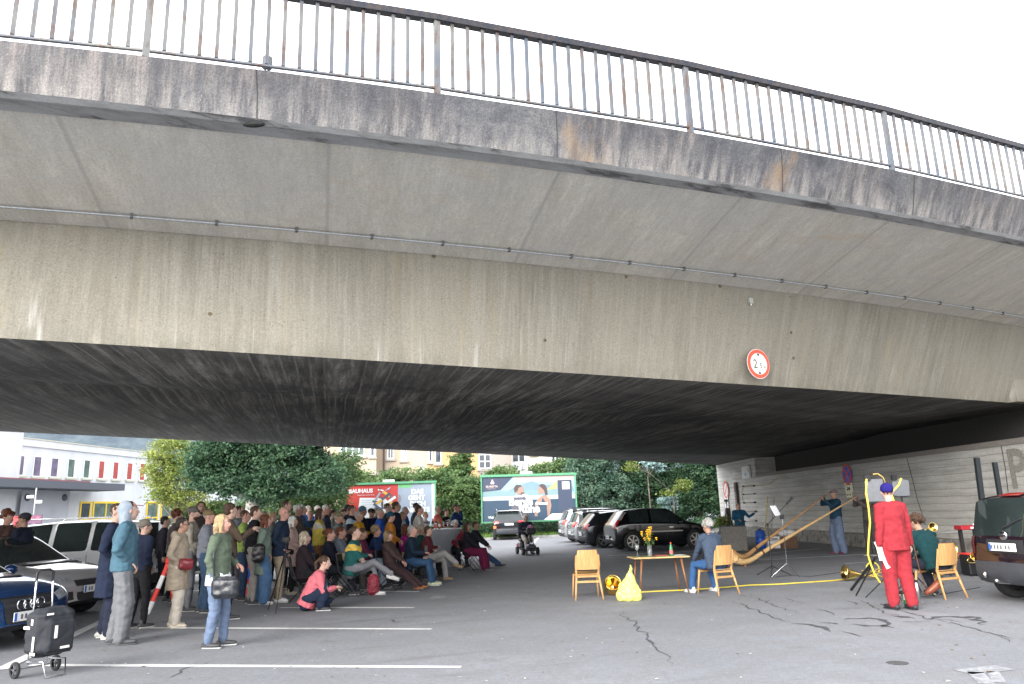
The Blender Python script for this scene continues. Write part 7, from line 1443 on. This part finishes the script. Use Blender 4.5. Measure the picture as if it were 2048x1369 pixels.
# held things
def held(ref,i,dims,m,label,name,off=(0,0,.06),cat=None,rz=0): p=ref[1][i]; mb=MB(); mb.rbox((0,0,0),dims,min(dims)*.3); o=mb.obj(name,m,None,loc=p+Vector(off),rz=rz); tag(o,label,cat or name)
held(REFS['nv'],0,(.075,.012,.15),BLKM,'black phone in the hands of the grey-haired man in navy jacket','phone',(.05,0,.08))
mb=MB(); p=REFS['red'][1][1]; mb.add([Vector((-.07,0,.05)),Vector((.07,.02,.07)),Vector((.16,-.02,-.30)),Vector((.05,-.04,-.34))],[(0,1,2,3)]); mb.add([Vector((-.04,.02,.06)),Vector((.09,.05,.05)),Vector((.10,.02,-.22)),Vector((-.02,0,-.22))],[(0,1,2,3)]); o=mb.obj('paper_sheets',PAPER,None,loc=p); tag(o,'white sheets of paper held by the person in the red boiler suit','paper')
# ---- drinks table
p=atY(884,1060,23.6); t=thing('bar_table',(p.x,23.6,0),0,'round bar table in a pale grey stretch cover holding drinks','table'); mb=MB(); mb.lathe([(.001,1.10),(.60,1.10),(.60,1.07),(.50,.8),(.36,.4),(.38,.1),(.44,.0)],n=28); mb.obj('stretch_cover',mat('stretch_grey',(.33,.34,.37),.7,var=.06,scale=4),t,smooth=True); mb=MB(); mb.lathe([(.001,1.105),(.60,1.105),(.61,1.12),(.60,1.13),(.001,1.13)],n=28); mb.obj('tabletop',WHP,t)
rr=random.Random(4)
for k in range(9):
    x=p.x-.5+k*.11; y=23.6+rr.uniform(-.22,.15); l=('leftmost','second','third','fourth','fifth','sixth','seventh','eighth','rightmost')[k]
    if k in (2,4): 
        tt=thing('wine_bottle',(x,y,1.13),0,'%s wine bottle on the grey bar table'%('left' if k==2 else 'right'),'bottle'); mb=MB(); mb.lathe([(.001,0),(.037,0),(.037,.2),(.014,.25),(.014,.31),(.001,.31)],n=12); mb.obj('glass_body',mat('wine_green' if k==2 else 'wine_amber',(.06,.09,.03) if k==2 else (.5,.3,.05),.1,trans=.3),tt,smooth=True); mb=MB(); mb.lathe([(.0382,.06),(.0382,.14)],n=12); mb.obj('bottle_label',PAPER,tt)
    else: wine_glass((x,y,1.13),'%s stemmed glass on the crowded grey bar table'%l,1.2,'glasses on the bar table')
# ---- mobility scooter
sc_=REFS['scoot'][0]; hd=radians(-78); t=thing('mobility_scooter',(sc_.location.x,sc_.location.y,0),hd-pi/2,'dark mobility scooter with front basket carrying the white-haired rider','scooter')
SB=mat('scooter_body',(.03,.03,.045),.35,coat=.5)
mb=MB(); mb.rbox((0,.25,.20),(.46,1.0,.10),.03); mb.rbox((0,-.22,.34),(.52,.52,.26),.06); mb.obj('chassis',SB,t)
mb=MB(); mb.rbox((0,.70,.30),(.36,.30,.18),.05); mb.tube([(0,.72,.3),(0,.62,.92)],[(.07,.05),(.04,.035)],n=8); mb.obj('tiller',SB,t)
mb=MB(); mb.tube([(-.28,.55,.95),(-.1,.62,.97),(.1,.62,.97),(.28,.55,.95)],[.014],n=6); mb.obj('handlebar',BLKM,t)
mb=MB(); mb.rbox((0,.80,.86),(.34,.2,.22),.03); mb.obj('basket',BLKM,t); mb=MB(); mb.ell((0,.80,1.0),(.13,.1,.08)); mb.obj('purple_bundle',mat('bundle_pink',(.35,.15,.25),.8),t)
mb=MB(); mb.rbox((0,-.16,.52),(.48,.44,.09),.03); mb.obj('seat',BLKM,t); mb=MB(); mb.rbox((0,-.42,.85),(.46,.08,.6),.03); mb.obj('backrest',BLKM,t)
mb=MB(); mb.ell((0,.86,.42),(.06,.03,.05)); mb.obj('headlight',LENS,t)
for s in(1,-1): mb=MB(); mb.rbox((s*.29,-.15,.72),(.06,.34,.04),.015); mb.obj('armrest',BLKM,t); mb=MB(); mb.rbox((s*.22,-.42,.30),(.14,.2,.2),.03); mb.obj('fender',mat('fender_red',(.3,.02,.03),.35,coat=.5),t)
for x,y in ((.27,.62),(-.27,.62),(.28,-.38),(-.28,-.38)):
    mb=MB(); mb.lathe([(.08,-.04),(.125,-.045),(.14,-.02),(.14,.02),(.125,.045),(.08,.04)],c=(0,0,0),axis='X',n=20); w_=mb.obj('wheel',RUB,t,smooth=True,loc=(x,y,.14)); mb=MB(); mb.cyl((-.03,0,0),(.03,0,0),.08,14); mb.obj('rim',GREYP,w_)

hb=REFS['teal'][0]; mb=MB(); mb.tube([(0,0,0),(.0,.075,-.008)],[(.062,.007),(.05,.005)],n=10,side=(1,0,0)); o=mb.obj('cap_brim',cloth((.33,.13,.16)),hb,smooth=True); o.location=(.03,.10,1.675)

bb=REFS['blonde'][0]; mb=MB(); mb.tube([(0,.0,.80),(0,0,.86),(0,0,.97)],[(.205,.165),(.198,.16),(.19,.15)],n=16,side=(1,0,0),cap='flat'); mb.obj('shirt_hem',mat('shirt_white',(.62,.62,.64),.8,bump=.4,scale=10),bb,smooth=True)

mb=MB(); rr=random.Random(12)
for i in range(170):
    px,py=rr.uniform(150,2040),rr.uniform(1130,1368); p=onz(px,py); a=rr.uniform(0,pi); l=rr.uniform(.008,.03); q=Vector((cos(a)*l,sin(a)*l,0)); n_=Vector((-q.y,q.x,0))*rr.uniform(.3,.9); mb.cur=i%2
    mb.add([p-q+Vector((0,0,.006)),p-n_+Vector((0,0,.010)),p+q+Vector((0,0,.007)),p+n_+Vector((0,0,.012))],[(0,1,2,3)])
tag(mb.obj('litter',[mat('litter_pale',(.50,.48,.42),.8,var=.4),mat('litter_leaf',(.16,.10,.04),.8,var=.5)]),'scattered bits of litter and dry leaves on the asphalt','litter',kind='stuff')

horn_round(1880,1140,16.0,.11,'brass horn lying on the asphalt between the dark bin and the grey amplifier')
p=onz(1893,1131); t=thing('instrument_case',(p.x,p.y,0),radians(25),'flat black instrument case standing behind the grey amplifier','case'); mb=MB(); mb.rbox((-.15,.15,.22),(.75,.16,.44),.05); mb.obj('case_body',BLKM,t); mb=MB(); mb.tube([(-.25,.15,.44),(-.22,.15,.48),(-.08,.15,.48),(-.05,.15,.44)],[.01],n=6); mb.obj('handle',GREYP,t)
bake(); bake_text()
for o in list(COL.objects):
    if o.name.startswith('painted_letter'): tag(o,'faded dark letter P painted on the wall above the black van','painted letter')
